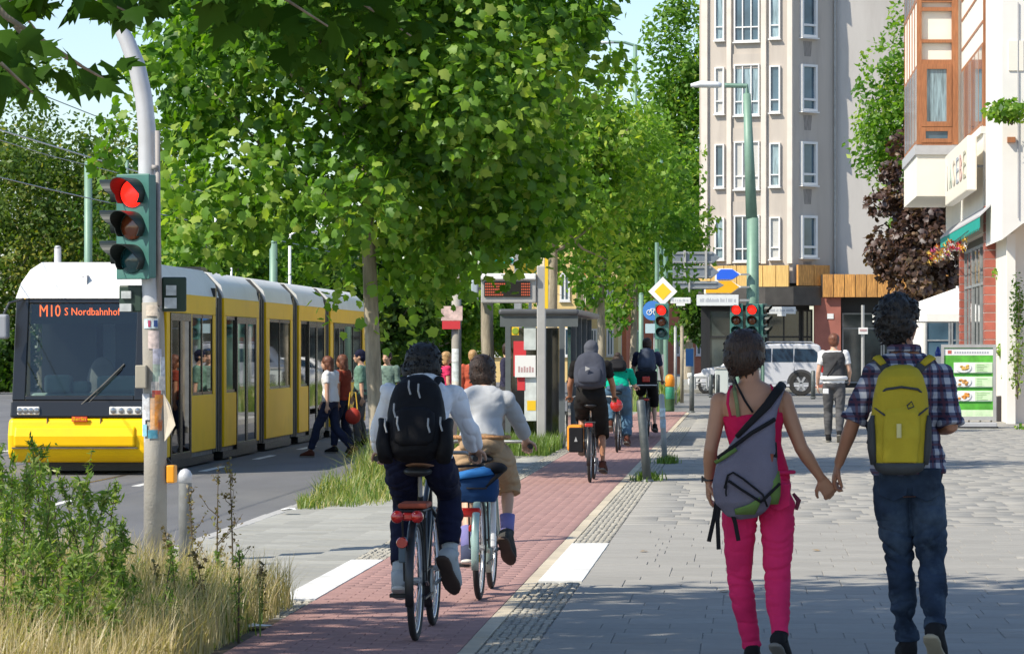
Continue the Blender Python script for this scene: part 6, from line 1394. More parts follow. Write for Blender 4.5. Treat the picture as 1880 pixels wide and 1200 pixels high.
class Fig:
    def __init__(s, t, base, yaw=0.0, sc=1.0, **kw):
        s.t = t; s.B = Vector(base); s.R = Matrix.Rotation(yaw, 3, 'Z'); s.sc = sc; s.g = 1.0
        s.J = {}
        for k, v in {**D0, **{k: v for k, v in kw.items() if k in D0}}.items(): s.J[k] = s.w(v)
        s.wd = kw.get('w', 1.0); s.hw = kw.get('hipw', .165); s.dp = kw.get('dp', 1.0); s.limb = kw.get('limb', 1.0)
        J = s.J; s.rv = (J['shR'] - J['shL']).normalized(); s.hr = (J['hipR'] - J['hipL']).normalized()
        s.hyaw = kw.get('hyaw', 0.0); s.hpitch = kw.get('hpitch', 0.0)
        s.vox = kw.get('vox', .008)
    def w(s, p): return s.B + s.R @ (Vector(p) * s.sc)
    def d(s, v): return (s.R @ Vector(v)).normalized()
    def spine(s, t):
        J = s.J; a, c, b = J['pel'], J['chest'], J['neck']
        return lerp(lerp(a, c, t), lerp(c, b, t), t) * .5 + (lerp(a, b, t)) * .5
    def torso(s, mb, off=0.0, t0=-.14, t1=1.02, flare=0.0, n=24):
        J = s.J; sc = s.sc; prof = [(-.14, .11, .085), (-.06, s.hw * .93, .115), (.04, s.hw, .125), (.2, s.hw * .95, .115), (.42, .137, .098), (.62, .158, .108), (.80, .176, .108), (.90, .165, .092), (.97, .115, .072), (1.02, .065, .058)]
        def at(t):
            for i in range(len(prof) - 1):
                if t <= prof[i + 1][0]:
                    f = (t - prof[i][0]) / (prof[i + 1][0] - prof[i][0]); return lerp(prof[i][1], prof[i + 1][1], f), lerp(prof[i][2], prof[i + 1][2], f)
            return prof[-1][1:]
        ts = [t0] + [p[0] for p in prof if t0 + .02 < p[0] < t1 - .02] + [t1]; rings = []
        for t in ts:
            c = s.spine(t); ax = (s.spine(min(t + .05, 1.05)) - s.spine(t - .05)).normalized(); r = lerp(s.hr, s.rv, max(0, min(1, t))); r = (r - ax * r.dot(ax)).normalized(); f = ax.cross(r)
            a, b = at(t); k = flare * max(0, (.45 - t))
            rings.append((c, r * ((a * s.wd + off + k) * sc), f * ((b * s.dp + off + k) * sc), 2.3))
        mb.loft(rings, n); return mb
    def arm(s, mb, S, off=0.0, t1=2.0, t0=0.0, loose=0.0, n=14):
        J = s.J; a, e, w = J['sh' + S], J['el' + S], J['wr' + S]; sc = s.sc * s.limb
        pts = [(0, a, .052), (.35, lerp(a, e, .35), .047), (.7, lerp(a, e, .7), .042), (.92, lerp(a, e, .92), .039), (1.0, e, .039), (1.1, lerp(e, w, .1), .039), (1.3, lerp(e, w, .3), .040), (1.65, lerp(e, w, .65), .032), (2.0, w, .026)]
        P_ = []; R_ = []
        for i, (t, p, r) in enumerate(pts):
            if t < t0: continue
            if t > t1:
                q = pts[i - 1]
                if q[0] < t1 - .01: f = (t1 - q[0]) / (t - q[0]); P_.append(lerp(q[1], p, f)); R_.append((lerp(q[2], r, f)) * sc + off + loose * t1)
                break
            P_.append(p); R_.append(r * sc + off + loose * t)
        mb.tube(P_, R_, n); mb.ell(a, (R_[0] * 1.06,) * 3, None, 12, 8)
    def leg(s, mb, S, off=0.0, t1=2.0, loose=0.0, n=16, knee=0.0):
        J = s.J; h, k, a = J['hip' + S], J['kn' + S], J['an' + S]; sc = s.sc * s.limb
        fw = s.d((0, 1, 0)); cb = -fw * .012 * sc
        pts = [(-.16, h + (h - k).normalized() * .06 * s.sc, .035), (-.08, h + (h - k).normalized() * .035 * s.sc, .066), (0, h, .082), (.2, lerp(h, k, .2), .083), (.5, lerp(h, k, .5), .076), (.8, lerp(h, k, .8), .062), (.95, lerp(h, k, .95), .056), (1.06, lerp(k, a, .06), .054), (1.18, lerp(k, a, .18) + cb, .054), (1.36, lerp(k, a, .36) + cb, .055), (1.6, lerp(k, a, .6) + cb * .5, .044), (1.85, lerp(k, a, .85), .036), (2.0, a, .036)]
        P_ = []; R_ = []
        for i, (t, p, r) in enumerate(pts):
            if t > t1:
                q = pts[i - 1]
                if q[0] < t1 - .01: f = (t1 - q[0]) / (t - q[0]); P_.append(lerp(q[1], p, f)); R_.append(lerp(q[2], r, f) * sc + off + loose * t1)
                break
            P_.append(p); R_.append(r * sc + off * min(1, max(.3, 1 + 4 * t)) + loose * max(0, t))
        mb.tube(P_, R_, n); return P_[-1], R_[-1]
    def headframe(s):
        M = s.R.to_4x4() @ Matrix.Rotation(s.hyaw, 4, 'Z') @ Matrix.Rotation(s.hpitch, 4, 'X')
        return Matrix.Translation(s.J['head']) @ M @ Matrix.Scale(s.sc, 4)
    def head(s, mb):
        H = s.headframe(); R3 = H.to_3x3(); k = 1.0
        def e(c, r, rot=None): 
            q = MB(); q.ell(c, r, rot, 18, 12); mb.add(q.v, q.f, 0, H)
        e((0, -.012, .03), (.076, .098, .100)); e((0, .028, -.035), (.062, .066, .078)); e((0, .055, -.085), (.034, .032, .028)); e((0, .088, -.018), (.011, .022, .024)); e((0, .103, -.034), (.014, .013, .011))
        e((0, .080, .022), (.052, .016, .012)); e((0, .082, -.064), (.024, .013, .010)); e((-.034, .068, -.028), (.022, .020, .018)); e((.034, .068, -.028), (.022, .020, .018))
        for x in (-1, 1): e((x * .078, -.005, -.012), (.010, .022, .033), Matrix.Rotation(-.25, 3, 'X'))
        nk = s.J['neck']; hd = s.J['head']; mb.tube([nk - (hd - nk) * .35, nk, lerp(nk, hd, .55), hd], [.070 * s.sc, .055 * s.sc, .051 * s.sc, .05 * s.sc], 14)
    def eyes(s):
        H = s.headframe()
        for x in (-.032, .032):
            b = MB(); q = MB(); q.ell((x, .079, .004), (.014, .010, .009), None, 10, 6); b.add(q.v, q.f, 0, H); q = MB(); q.ell((x, .0875, .004), (.006, .003, .006), None, 8, 5); b.add(q.v, q.f, 1, H); b.build('eye', [m_eye, hair_bk], s.t, smooth=True)
    def hand(s, mb, S, dv, pn, curl=.5, size=1.0, spread=.0, root=None):
        """dv: wrist to knuckles, pn: the way the palm faces; four fingers curl towards pn and a thumb leaves the side"""
        w = root or s.J['wr' + S]; dv = Vector(dv).normalized(); pn = Vector(pn); pn = (pn - dv * pn.dot(dv)).normalized(); th = dv.cross(pn) * (1 if S == 'R' else -1); k = s.sc * size
        th = -th
        mb.loft([(w - dv * .01 * k, th * .025 * k, pn * .018 * k), (w + dv * .03 * k, th * .034 * k, pn * .016 * k), (w + dv * .07 * k, th * .041 * k, pn * .014 * k), (w + dv * .092 * k, th * .038 * k, pn * .011 * k)], 14)
        for i, (o, L) in enumerate(((.031, .072), (.0105, .080), (-.0105, .076), (-.031, .060))):
            p = w + dv * (.086 - .004 * abs(i - 1)) * k + th * o * k; pts = [p - dv * .02 * k, p]; a = .15 + curl * .3; q = p
            for j, f in enumerate((.45, .31, .24)):
                dd = dv * math.cos(a) + pn * math.sin(a) + th * (o * spread); q = q + dd * (L * f * k); pts.append(q); a += curl * (1.0 if j == 0 else .8)
            mb.tube(pts, [.0100 * k, .0100 * k, .0092 * k, .0085 * k, .0068 * k], 8)
        p = w + dv * .022 * k + th * .026 * k; q1 = p + (dv * .6 + th * .75 + pn * .25) * .036 * k; q2 = q1 + (dv * .85 + th * .25 + pn * .5) * .033 * k; q3 = q2 + (dv * .85 + pn * .6) * .024 * k
        mb.tube([p - th * .012 * k, p, q1, q2, q3], [.013 * k, .0135 * k, .0115 * k, .0105 * k, .0075 * k], 8)
    def make_body(s, m, hands, legs=2.0):
        mb = MB(); s.torso(mb, -.004); s.head(mb)
        for S in 'LR':
            s.arm(mb, S); s.leg(mb, S, -.008, t1=legs)
        for h in hands: s.hand(mb, *h)
        me = remeshed(mb, s.vox, 5, .5); o = finish(me, 'body', m, s.t); return o
    def garment(s, name, m, fn, amp=.006, freq=(8, 8, 22), seed=1, vox=None, where=None, smooth=8):
        mb = MB(); fn(mb); me = remeshed(mb, vox or s.vox, smooth, .5)
        wrinkle(me, amp, freq, seed, where, ridge=.75); return finish(me, name, m, s.t)
    def shoe(s, an, td, m, ms, k=1.0, name='shoe'):
        """an: ankle, td: towards the toes"""
        td = Vector(td).normalized(); side = td.cross(Vector((0, 0, 1))).normalized(); up = side.cross(td).normalized(); an = Vector(an); k *= s.sc
        rings = [(-.078, .022, .020, -.045), (-.070, .036, .040, -.040), (-.04, .042, .055, -.025), (0.0, .043, .060, -.020), (.05, .045, .048, -.034), (.10, .049, .036, -.046), (.145, .044, .028, -.054), (.175, .028, .018, -.060), (.185, .012, .009, -.064)]
        mb = MB(); mb.loft([(an + td * (y * k) + up * (z * k), side * (w * k), up * (h * k), 2.4) for y, w, h, z in rings], 18)
        mb.tube([an - up * .03 * k - td * .005 * k, an + up * .025 * k - td * .012 * k], [.044 * k, .045 * k], 14)
        o = mb.build(name, m, s.t, smooth=True)
        sb_ = MB(); sb_.loft([(an + td * (y * k) - up * .083 * k, side * (w * k), up * (.011 * k), 3) for y, w in ((-.083, .02), (-.07, .037), (-.03, .043), (.02, .038), (.06, .042), (.11, .051), (.15, .046), (.18, .028), (.19, .012))], 18); sb_.build('sole', ms, o, smooth=True)
        la = MB()
        for i in range(3): c = an + td * ((.045 + .022 * i) * k) + up * ((.016 - .014 * i) * k); la.tube([c - side * .024 * k, c + up * .006 * k, c + side * .024 * k], .0028 * k, 5)
        la.build('lace', m_posterw, o); return o
    def hair(s, m, blobs, amp=.006, freq=(22, 22, 14), seed=3, tufts=0, tl=.05, vox=None, tdir=(0, -.3, -.7), smooth=3):
        H = s.headframe(); mb = MB()
        for (c, r) in blobs:
            q = MB(); q.ell(c, r, None, 18, 12); mb.add(q.v, q.f, 0, H)
        me = remeshed(mb, vox or s.vox, smooth, .5); wrinkle(me, amp * s.sc, freq, seed, oct2=.7)
        if tufts:
            rg = np.random.default_rng(seed); t = MB(); td = (H.to_3x3() @ Vector(tdir)); vs = me.vertices
            for i in range(tufts):
                v = vs[int(rg.integers(0, len(vs)))]; n = v.normal; r_ = Vector(rg.normal(size=3)); l = tl * s.sc * rg.uniform(.5, 1.3)
                if (v.co - s.J['head']).dot(H.to_3x3() @ Vector((0, 1, 0))) > .055 * s.sc: continue
                d1 = (n * .7 + r_ * .35 + td * .5).normalized(); d2 = (d1 + td * .7 + r_ * .25).normalized(); p = v.co - n * .004
                t.tube([p, p + d1 * l * .45, p + d1 * l * .45 + d2 * l * .5], [.0065 * s.sc, .005 * s.sc, .0008], 4)
        o = finish(me, 'hair', m, s.t)
        if tufts: t.build('hair_tufts', m, s.t, smooth=True, kind='stuff')
        return o

# ------------------------------------------------------------------ the couple walking away hand in hand
CYD = 17.3; PXM = F / CYD
def L_(px, py, y=0.0, c=1390): return ((px - c) / PXM, y, EYE - (py - HOR) / PXM)
m_pink = cloth('pink_denim', (0.62, 0.024, 0.115), .16); m_pinktop = cloth('pink_jersey', (0.55, 0.012, 0.075), .08)
m_jean = mat('blue_denim', (0.020, 0.034, 0.060), 0.85, var=0.5, vscale=7, bump=0.3, bscale=260, spec=.15, dirt=(0.085, 0.125, 0.17), dscale=3.2, damt=0.85)
m_shoeb = cloth('black_suede', (0.012, 0.012, 0.013)); m_soleb = mat('sole_grey', (0.16, 0.15, 0.13), .8, var=.2); m_solew = mat('sole_white', (.62, .60, .56), .7, var=.1)
wx0 = X8(1390, CYD)
wo = thing('person', 'short haired person in pink top and pink trousers with a grey shoulder bag', 'person', (wx0, CYD, 0), 'couple walking hand in hand')
f1 = Fig(wo, (wx0, CYD, 0), 0, 1.0, hyaw=-.38, hipw=.178, w=.90, limb=.93, vox=.006,
         pel=L_(1393, 905), chest=L_(1386, 800), neck=L_(1378, 703, -.01), head=L_(1370, 650, .01), shL=L_(1322, 737), shR=L_(1438, 734), elL=L_(1305, 825, -.03), elR=L_(1471, 822, -.02),
         wrL=L_(1301, 884, .05), wrR=L_(1508, 878, .04), hipL=L_(1358, 918), hipR=L_(1427, 918), knL=L_(1357, 1066, .05), knR=L_(1427, 1066, -.02), anL=L_(1381, 1190, .10), anR=L_(1432, 1166, -.16))
f1.make_body(sk_w, [('L', f1.d((0, .25, -1)), f1.d((1, .2, 0)), .55), ('R', f1.d((.5, .25, -.83)), f1.d((-.3, .9, .2)), .95)])
f1.eyes()
f1.garment('trousers', m_pink, lambda mb: (f1.torso(mb, .011, -.14, .26), f1.leg(mb, 'L', .014, 2.0, .001), f1.leg(mb, 'R', .014, 1.97, .001)), .0055, (7, 7, 19), 2)
f1.garment('top', m_pinktop, lambda mb: f1.torso(mb, .010, .10, .72), .0035, (10, 10, 16), 3)
b = MB(); T = lambda t, x, y=-1: f1.spine(t) + f1.rv * x + Vector((0, y * .105, 0))
b.tube([T(.70, -.115), T(.82, -.125, -1.05), T(.93, -.115, -.75), T(.98, -.10, 0), T(.9, -.10, .9), T(.72, -.10, 1)], .0075, 6, flat=.5); b.build('shoulder_strap', m_pinktop, wo)
b = MB(); b.tube([T(.70, .125), T(.82, .128, -1.05), T(.93, .115, -.75), T(.98, .10, 0), T(.9, .10, .9), T(.72, .10, 1)], .0075, 6, flat=.5); b.build('shoulder_strap', m_pinktop, wo)
b = MB(); b.tube([T(.70, -.075), T(.82, -.078, -1.08), T(.93, -.085, -.8), T(.99, -.08, 0), T(.9, -.09, .9)], .010, 6, flat=.5); b.build('inner_strap', cloth('olive_strap', (.17, .20, .09)), wo)
b = MB(); z0 = f1.spine(.19); b.tube([z0 + Vector((.19 * math.cos(a), .135 * math.sin(a), 0)) for a in np.linspace(0, 6.283, 30)[:-1]], .009, 5, closed=True); b.build('waistband', m_pink, wo)
f1.hair(hair_br, [((0, -.022, .035), (.108, .110, .098)), ((0, -.050, -.015), (.108, .080, .095)), ((0, -.058, -.06), (.074, .052, .052)), ((-.07, -.012, -.012), (.042, .058, .068)), ((.066, -.015, -.012), (.040, .055, .060)), ((-.035, -.055, -.085), (.04, .04, .03))], .0028, (34, 34, 9), 4, 110, .020, tdir=(0, -.1, -1.4))
f1.shoe(f1.J['anL'], f1.d((0, 1, -.05)), m_shoeb, m_soleb, .92); f1.shoe(f1.J['anR'], f1.d((.25, .8, -.55)), m_shoeb, m_soleb, .92)
b = MB(); c = f1.J['wrL']; b.lathe([(.031, -.010), (.033, -.008), (.033, .008), (.031, .010)], 18, 0, Matrix.Translation(c + Vector((0, 0, .012)))); b.box(c + Vector((-.033, 0, .012)), (.010, .03, .032)); b.build('wrist_watch', m_black, wo)
# shoulder bag of the woman
bag = thing('shoulder_bag', 'grey and green sling bag slung across the back of the person in pink', 'bag', f1.w(L_(1370, 930, -.2)))
m_lav = cloth('bag_grey_lilac', (.150, .142, .185), .12, .8, .35, 160); m_bgreen = cloth('bag_green', (.12, .20, .055), .12); m_strap = cloth('strap_black', (.012, .012, .014), .2)
W1 = lambda px, py, y: f1.w(L_(px, py, y))
rg_ = [(1372, 949, .045, .03, -.155), (1371, 940, .10, .06, -.165), (1369, 915, .155, .085, -.175), (1368, 880, .170, .09, -.18), (1371, 845, .155, .082, -.175), (1381, 808, .118, .066, -.165), (1395, 775, .082, .052, -.15), (1411, 748, .052, .038, -.13), (1425, 725, .036, .024, -.10), (1431, 712, .03, .016, -.06)]
mb = MB(); mb.loft([(W1(x, y, d), Vector((w * .995, 0, .0)) + Vector((0, 0, w * .12)), Vector((0, dd, 0)), 2.6) for x, y, w, dd, d in rg_], 26); me = remeshed(mb, .006, 6); wrinkle(me, .004, (9, 9, 14), 8); finish(me, 'bag_body', m_lav, bag)
def back(px, py, d=-.272): return W1(px, py, d)
b = MB(); b.tube([back(1331, 892, -.268), back(1337, 868, -.27), back(1346, 863, -.274), back(1365, 875, -.278), back(1400, 903, -.272), back(1408, 925, -.25)], .006, 6); b.build('zip', m_strap, bag, smooth=True)
b = MB(); b.tube([back(1338, 878, -.272), back(1360, 893, -.281), back(1385, 909, -.276), back(1398, 917, -.262)], .0075, 6); b.build('zip', m_strap, bag, smooth=True)
b = MB(); b.tube([back(1334, 886, -.274), back(1333, 900, -.276), back(1334, 906, -.276)], .005, 5); b.build('zip_pull', m_strap, bag)
b = MB(); b.tube([back(1318, 838, -.238), back(1345, 818, -.252), back(1380, 792, -.242), back(1415, 772, -.205), back(1422, 768, -.18)], .011, 6, flat=.6); b.build('compression_strap', m_strap, bag, smooth=True)
b = MB(); b.tube([back(1314, 846, -.225), back(1330, 836, -.245), back(1352, 821, -.248)], .012, 6, flat=.6); b.build('green_trim', m_bgreen, bag, smooth=True)
b = MB(); b.tube([W1(1352, 800, -.215), W1(1383, 768, -.205), W1(1408, 742, -.185), W1(1428, 715, -.13), W1(1437, 705, -.03), W1(1430, 720, .09)], [.012, .017, .022, .024, .024, .02], 8, flat=.45); b.build('carry_strap', m_strap, bag, smooth=True)
mb = MB(); mb.loft([(W1(1416, 922, -.15), Vector((.035, 0, 0)), Vector((0, .05, 0)), 2.5), (W1(1414, 905, -.165), Vector((.052, 0, 0)), Vector((0, .072, 0)), 2.5), (W1(1414, 880, -.168), Vector((.052, 0, 0)), Vector((0, .074, 0)), 2.5), (W1(1418, 862, -.16), Vector((.035, 0, 0)), Vector((0, .055, 0)), 2.5)], 18); mb.build('side_pocket', m_bgreen, bag, smooth=True)
b = MB(); b.tube([back(1399, 915, -.262), back(1414, 900, -.248), back(1431, 884, -.225)], .008, 6); b.build('pocket_strap', m_strap, bag)
mb = MB(); mb.loft([(W1(1414, 862, -.15), Vector((.030, 0, 0)), Vector((0, .045, 0)), 2.2), (W1(1415, 835, -.17), Vector((.034, 0, 0)), Vector((0, .055, 0)), 2.2), (W1(1417, 810, -.15), Vector((.024, 0, 0)), Vector((0, .045, 0)), 2.2)], 16); mb.build('bottle_pocket', m_strap, bag, smooth=True)
mb = MB(); mb.loft([(W1(1416, 846, -.19), Vector((.014, 0, 0)), Vector((0, .045, 0))), (W1(1416, 830, -.19), Vector((.014, 0, 0)), Vector((0, .045, 0)))], 12); mb.build('label_patch', mat('rust_patch', (.25, .07, .04), .8), bag)
b = MB(); mb = MB(); mb.loft([(back(1368, 940, -.222), Vector((.05, 0, 0)), Vector((0, .012, 0))), (back(1372, 925, -.258), Vector((.065, 0, .012)), Vector((0, .012, 0))), (back(1384, 915, -.262), Vector((.03, 0, .02)), Vector((0, .01, 0)))], 14); mb.build('green_panel', m_bgreen, bag, smooth=True)
for pts in ([(1318, 905, -.20), (1312, 945, -.19), (1302, 990, -.17)], [(1322, 915, -.20), (1318, 950, -.20), (1320, 1004, -.18)], [(1342, 930, -.215), (1350, 955, -.20), (1356, 988, -.19)]):
    b = MB(); b.tube([W1(*p) for p in pts], .011, 6, flat=.3); b.build('loose_strap', m_strap, bag)
b = MB(); b.tube([W1(1350, 697, -.02), W1(1352, 704, -.075), W1(1368, 735, -.112), W1(1382, 756, -.118)], .006, 6); b.build('neck_cord', m_strap, bag)
b = MB(); b.tube([W1(1456, 905, -.02), W1(1466, 918, -.03), W1(1462, 935, -.03)], [.008, .014, .008], 6, flat=.4); b.build('loose_strap', mat('maroon_strap', (.12, .01, .03), .7), bag)

def plaid():
    m = bpy.data.materials.new('plaid_shirt'); m.use_nodes = True; n = m.node_tree; bs = n.nodes['Principled BSDF']; bs.inputs['Roughness'].default_value = .85; bs.inputs['Specular IOR Level'].default_value = .15
    tc = n.nodes.new('ShaderNodeTexCoord'); sp_ = n.nodes.new('ShaderNodeSeparateXYZ'); n.links.new(tc.outputs['Object'], sp_.inputs[0])
    def mth(op, a, b=None, c=None):
        k = n.nodes.new('ShaderNodeMath'); k.operation = op
        for i, v in enumerate((a, b, c)):
            if v is None: continue
            if isinstance(v, (int, float)): k.inputs[i].default_value = v
            else: n.links.new(v, k.inputs[i])
        return k.outputs[0]
    u = mth('MULTIPLY_ADD', sp_.outputs[1], .55, sp_.outputs[0]); v = sp_.outputs[2]
    def stripe(x, per, w, ph=0): return mth('LESS_THAN', mth('FRACT', mth('MULTIPLY_ADD', x, 1 / per, ph + 20)), w)
    s = mth('ADD', mth('MULTIPLY', stripe(u, .072, .45), .5), mth('MULTIPLY', stripe(v, .072, .45), .5))
    r = n.nodes.new('ShaderNodeValToRGB'); r.color_ramp.interpolation = 'CONSTANT'; e = r.color_ramp.elements
    e[0].position = 0; e[0].color = (.022, .026, .055, 1); e[1].position = .3; e[1].color = (.095, .105, .165, 1); k = e.new(.75); k.color = (.36, .38, .43, 1)
    n.links.new(s, r.inputs[0]); mx = n.nodes.new('ShaderNodeMix'); mx.data_type = 'RGBA'; n.links.new(mth('MULTIPLY', mth('MAXIMUM', stripe(u, .072, .16, .35), stripe(v, .072, .16, .35)), .6), mx.inputs[0])
    n.links.new(r.outputs[0], mx.inputs[6]); mx.inputs[7].default_value = (.10, .035, .05, 1); n.links.new(mx.outputs[2], bs.inputs['Base Color']); return m
m_plaid = plaid()
mx0 = X8(1668, CYD)
mo = thing('person', 'tousled dark haired person in plaid shirt and jeans with a yellow backpack', 'person', (mx0, CYD, 0), 'couple walking hand in hand')
ML = lambda px, py, y=0.0: L_(px, py, y, 1668)
f2 = Fig(mo, (mx0, CYD, 0), 0, 1.0, hyaw=-.75, hpitch=.08, hipw=.168, w=1.0, vox=.006, limb=.98,
         pel=ML(1668, 880), chest=ML(1666, 775), neck=ML(1660, 648, .0), head=ML(1653, 590, .03), shL=ML(1603, 690), shR=ML(1730, 690), elL=ML(1566, 775, -.02), elR=ML(1745, 782, -.06),
         wrL=ML(1540, 852, .05), wrR=ML(1712, 790, .17), hipL=ML(1634, 893), hipR=ML(1702, 893), knL=ML(1652, 1030, .06), knR=ML(1710, 1030, .0), anL=ML(1668, 1182, .08), anR=ML(1713, 1150, -.24))
f2.make_body(sk_m, [('L', f2.d((-.25, .3, -.92)), f2.d((.9, .1, -.2)), .85, 1.08), ('R', f2.d((-.8, .5, .2)), f2.d((0, .4, -.9)), .7, 1.05)])
f2.eyes()
f2.garment('jeans', m_jean, lambda mb: (f2.torso(mb, .013, -.14, .20), f2.leg(mb, 'L', .013, 1.93, .006), f2.leg(mb, 'R', .013, 1.90, .006)), .011, (6, 6, 17), 12, where=lambda co: .35 + .9 * np.exp(-((co[:, 2] - .60) / .10) ** 2) + 1.2 * np.exp(-((co[:, 2] - .22) / .09) ** 2))
def shirt(mb):
    f2.torso(mb, .020, .04, 1.0, .02)
    f2.arm(mb, 'L', .016, .98, 0, .012); f2.arm(mb, 'R', .016, .98, 0, .012)
f2.garment('shirt', m_plaid, shirt, .0075, (9, 9, 13), 13)
for S in 'LR':
    a, e = f2.J['sh' + S], f2.J['el' + S]; ax = (e - a).normalized(); b = MB(); b.tube([lerp(a, e, .86), lerp(a, e, .99)], [.071, .074], 18); b.build('rolled_cuff', m_plaid, mo, smooth=True, bevel=.008)
b = MB(); n_ = f2.J['neck']; b.tube([n_ + Vector((.074 * math.cos(a), .066 * math.sin(a) - .005, .015 + (.012 if math.sin(a) < 0 else -.02))) for a in np.linspace(0, 6.283, 22)[:-1]], .016, 7, closed=True, flat=1.3); b.build('collar', m_plaid, mo, smooth=True)
f2.hair(hair_bk, [((0, -.022, .045), (.116, .116, .100)), ((0, -.058, -.005), (.112, .078, .10)), ((0, -.055, -.07), (.082, .052, .05)), ((-.08, -.02, .0), (.040, .06, .075)), ((.08, -.03, .0), (.036, .055, .07)), ((.02, .03, .085), (.07, .07, .035)), ((-.03, -.05, .09), (.06, .06, .04))], .011, (19, 19, 19), 5, 300, .026, tdir=(0, -.2, -.6))
f2.shoe(f2.J['anL'], f2.d((-.1, 1, 0)), m_shoeb, m_soleb, 1.05); f2.shoe(f2.J['anR'], f2.d((.22, .75, -.62)), m_shoeb, mat('sole_tan', (.30, .26, .18), .8, var=.2), 1.05)
# yellow backpack
yb = thing('backpack', 'yellow hiking backpack with grey side pockets on the back of the person in plaid', 'backpack', f2.w(ML(1650, 860, -.2)))
m_yb = cloth('pack_yellow', (.39, .305, .022), .10, .75, .3, 150); m_yb2 = cloth('pack_yellow_pocket', (.43, .34, .026), .10, .75, .3, 150); m_gb = cloth('pack_grey', (.05, .055, .058), .2)
W2 = lambda px, py, y: f2.w(ML(px, py, y))
mb = MB(); mb.loft([(W2(1648, 862, -.19), Vector((.085, 0, 0)), Vector((0, .06, 0)), 3), (W2(1648, 852, -.20), Vector((.128, 0, 0)), Vector((0, .095, 0)), 3), (W2(1648, 820, -.20), Vector((.143, 0, 0)), Vector((0, .11, 0)), 3), (W2(1648, 770, -.20), Vector((.148, 0, 0)), Vector((0, .11, 0)), 3), (W2(1650, 720, -.195), Vector((.135, 0, 0)), Vector((0, .105, 0)), 2.7), (W2(1651, 690, -.19), Vector((.115, 0, 0)), Vector((0, .09, 0)), 2.5), (W2(1652, 675, -.18), Vector((.085, 0, 0)), Vector((0, .065, 0)), 2.3), (W2(1652, 668, -.17), Vector((.045, 0, 0)), Vector((0, .035, 0)), 2)], 28)
me = remeshed(mb, .006, 6); wrinkle(me, .005, (12, 12, 10), 21); finish(me, 'pack_body', m_yb, yb)
mb = MB(); mb.loft([(W2(1648, 846, -.285), Vector((.085, 0, 0)), Vector((0, .030, 0)), 3), (W2(1649, 800, -.295), Vector((.098, 0, 0)), Vector((0, .04, 0)), 3), (W2(1650, 755, -.285), Vector((.09, 0, 0)), Vector((0, .034, 0)), 3), (W2(1650, 738, -.272), Vector((.075, 0, 0)), Vector((0, .02, 0)), 3)], 24); me = remeshed(mb, .006, 5); wrinkle(me, .006, (16, 10, 9), 22); finish(me, 'front_pocket', m_yb2, yb)
b = MB(); b.tube([W2(1612, 722, -.26), W2(1622, 713, -.29), W2(1650, 709, -.302), W2(1680, 713, -.29), W2(1690, 722, -.255)], .0065, 6); b.build('lid_seam', m_gb, yb, smooth=True)
for s in (-1, 1):
    mb = MB(); mb.loft([(W2(1648 + s * 46, 850, -.19), Vector((.018, 0, 0)), Vector((0, .075, 0)), 2.6), (W2(1648 + s * 49, 820, -.2), Vector((.026, 0, 0)), Vector((0, .095, 0)), 2.6), (W2(1648 + s * 51, 775, -.2), Vector((.020, 0, 0)), Vector((0, .095, 0)), 2.6), (W2(1650 + s * 50, 760, -.2), Vector((.008, 0, 0)), Vector((0, .08, 0)), 2.6)], 18); mb.build('side_pocket', m_gb, yb, smooth=True)
    b = MB(); b.tube([W2(1650 + s * 52, 742, -.14), W2(1650 + s * 46, 748, -.27), W2(1650 + s * 30, 760, -.31)], .007, 6, flat=.5); b.build('compression_strap', m_gb, yb)
    b = MB(); b.tube([W2(1652 + s * 22, 690, -.14), W2(1655 + s * 34, 672, -.115), W2(1658 + s * 43, 663, -.06), W2(1660 + s * 44, 668, .06), W2(1660 + s * 42, 720, .135), W2(1655 + s * 52, 800, .06), W2(1650 + s * 46, 838, -.12)], [.022, .026, .027, .025, .02, .012, .01], 8, flat=.35); b.build('shoulder_strap', m_gb, yb, smooth=True)
    b = MB(); b.tube([W2(1656 + s * 36, 668, -.115), W2(1659 + s * 50, 655, -.075), W2(1660 + s * 53, 657, -.02)], [.019, .024, .018], 8, flat=.4); b.build('strap_top', m_yb, yb, smooth=True)
mb = MB(); mb.loft([(W2(1648, 868, -.19), Vector((.08, 0, 0)), Vector((0, .07, 0)), 2.6), (W2(1648, 860, -.2), Vector((.12, 0, 0)), Vector((0, .105, 0)), 2.8), (W2(1648, 846, -.2), Vector((.137, 0, 0)), Vector((0, .112, 0)), 3)], 24); mb.build('pack_base', m_gb, yb, smooth=True)
b = MB(); b.tube([W2(1645, 775, -.338), W2(1645, 800, -.345)], .012, 6, flat=.4); b.build('logo_patch', mat('patch_pale', (.55, .50, .22), .7), yb)
b = MB(); b.tube([W2(1660, 742, -.31), W2(1668, 735, -.32), W2(1672, 744, -.32), W2(1662, 748, -.32)], .004, 5, closed=True); b.build('loop', m_gb, yb)
b = MB(); b.tube([W2(1596, 772, -.2), W2(1588, 780, -.18), W2(1594, 795, -.18), W2(1590, 812, -.19)], .007, 5, flat=.4); b.build('loose_strap', m_strap, yb)

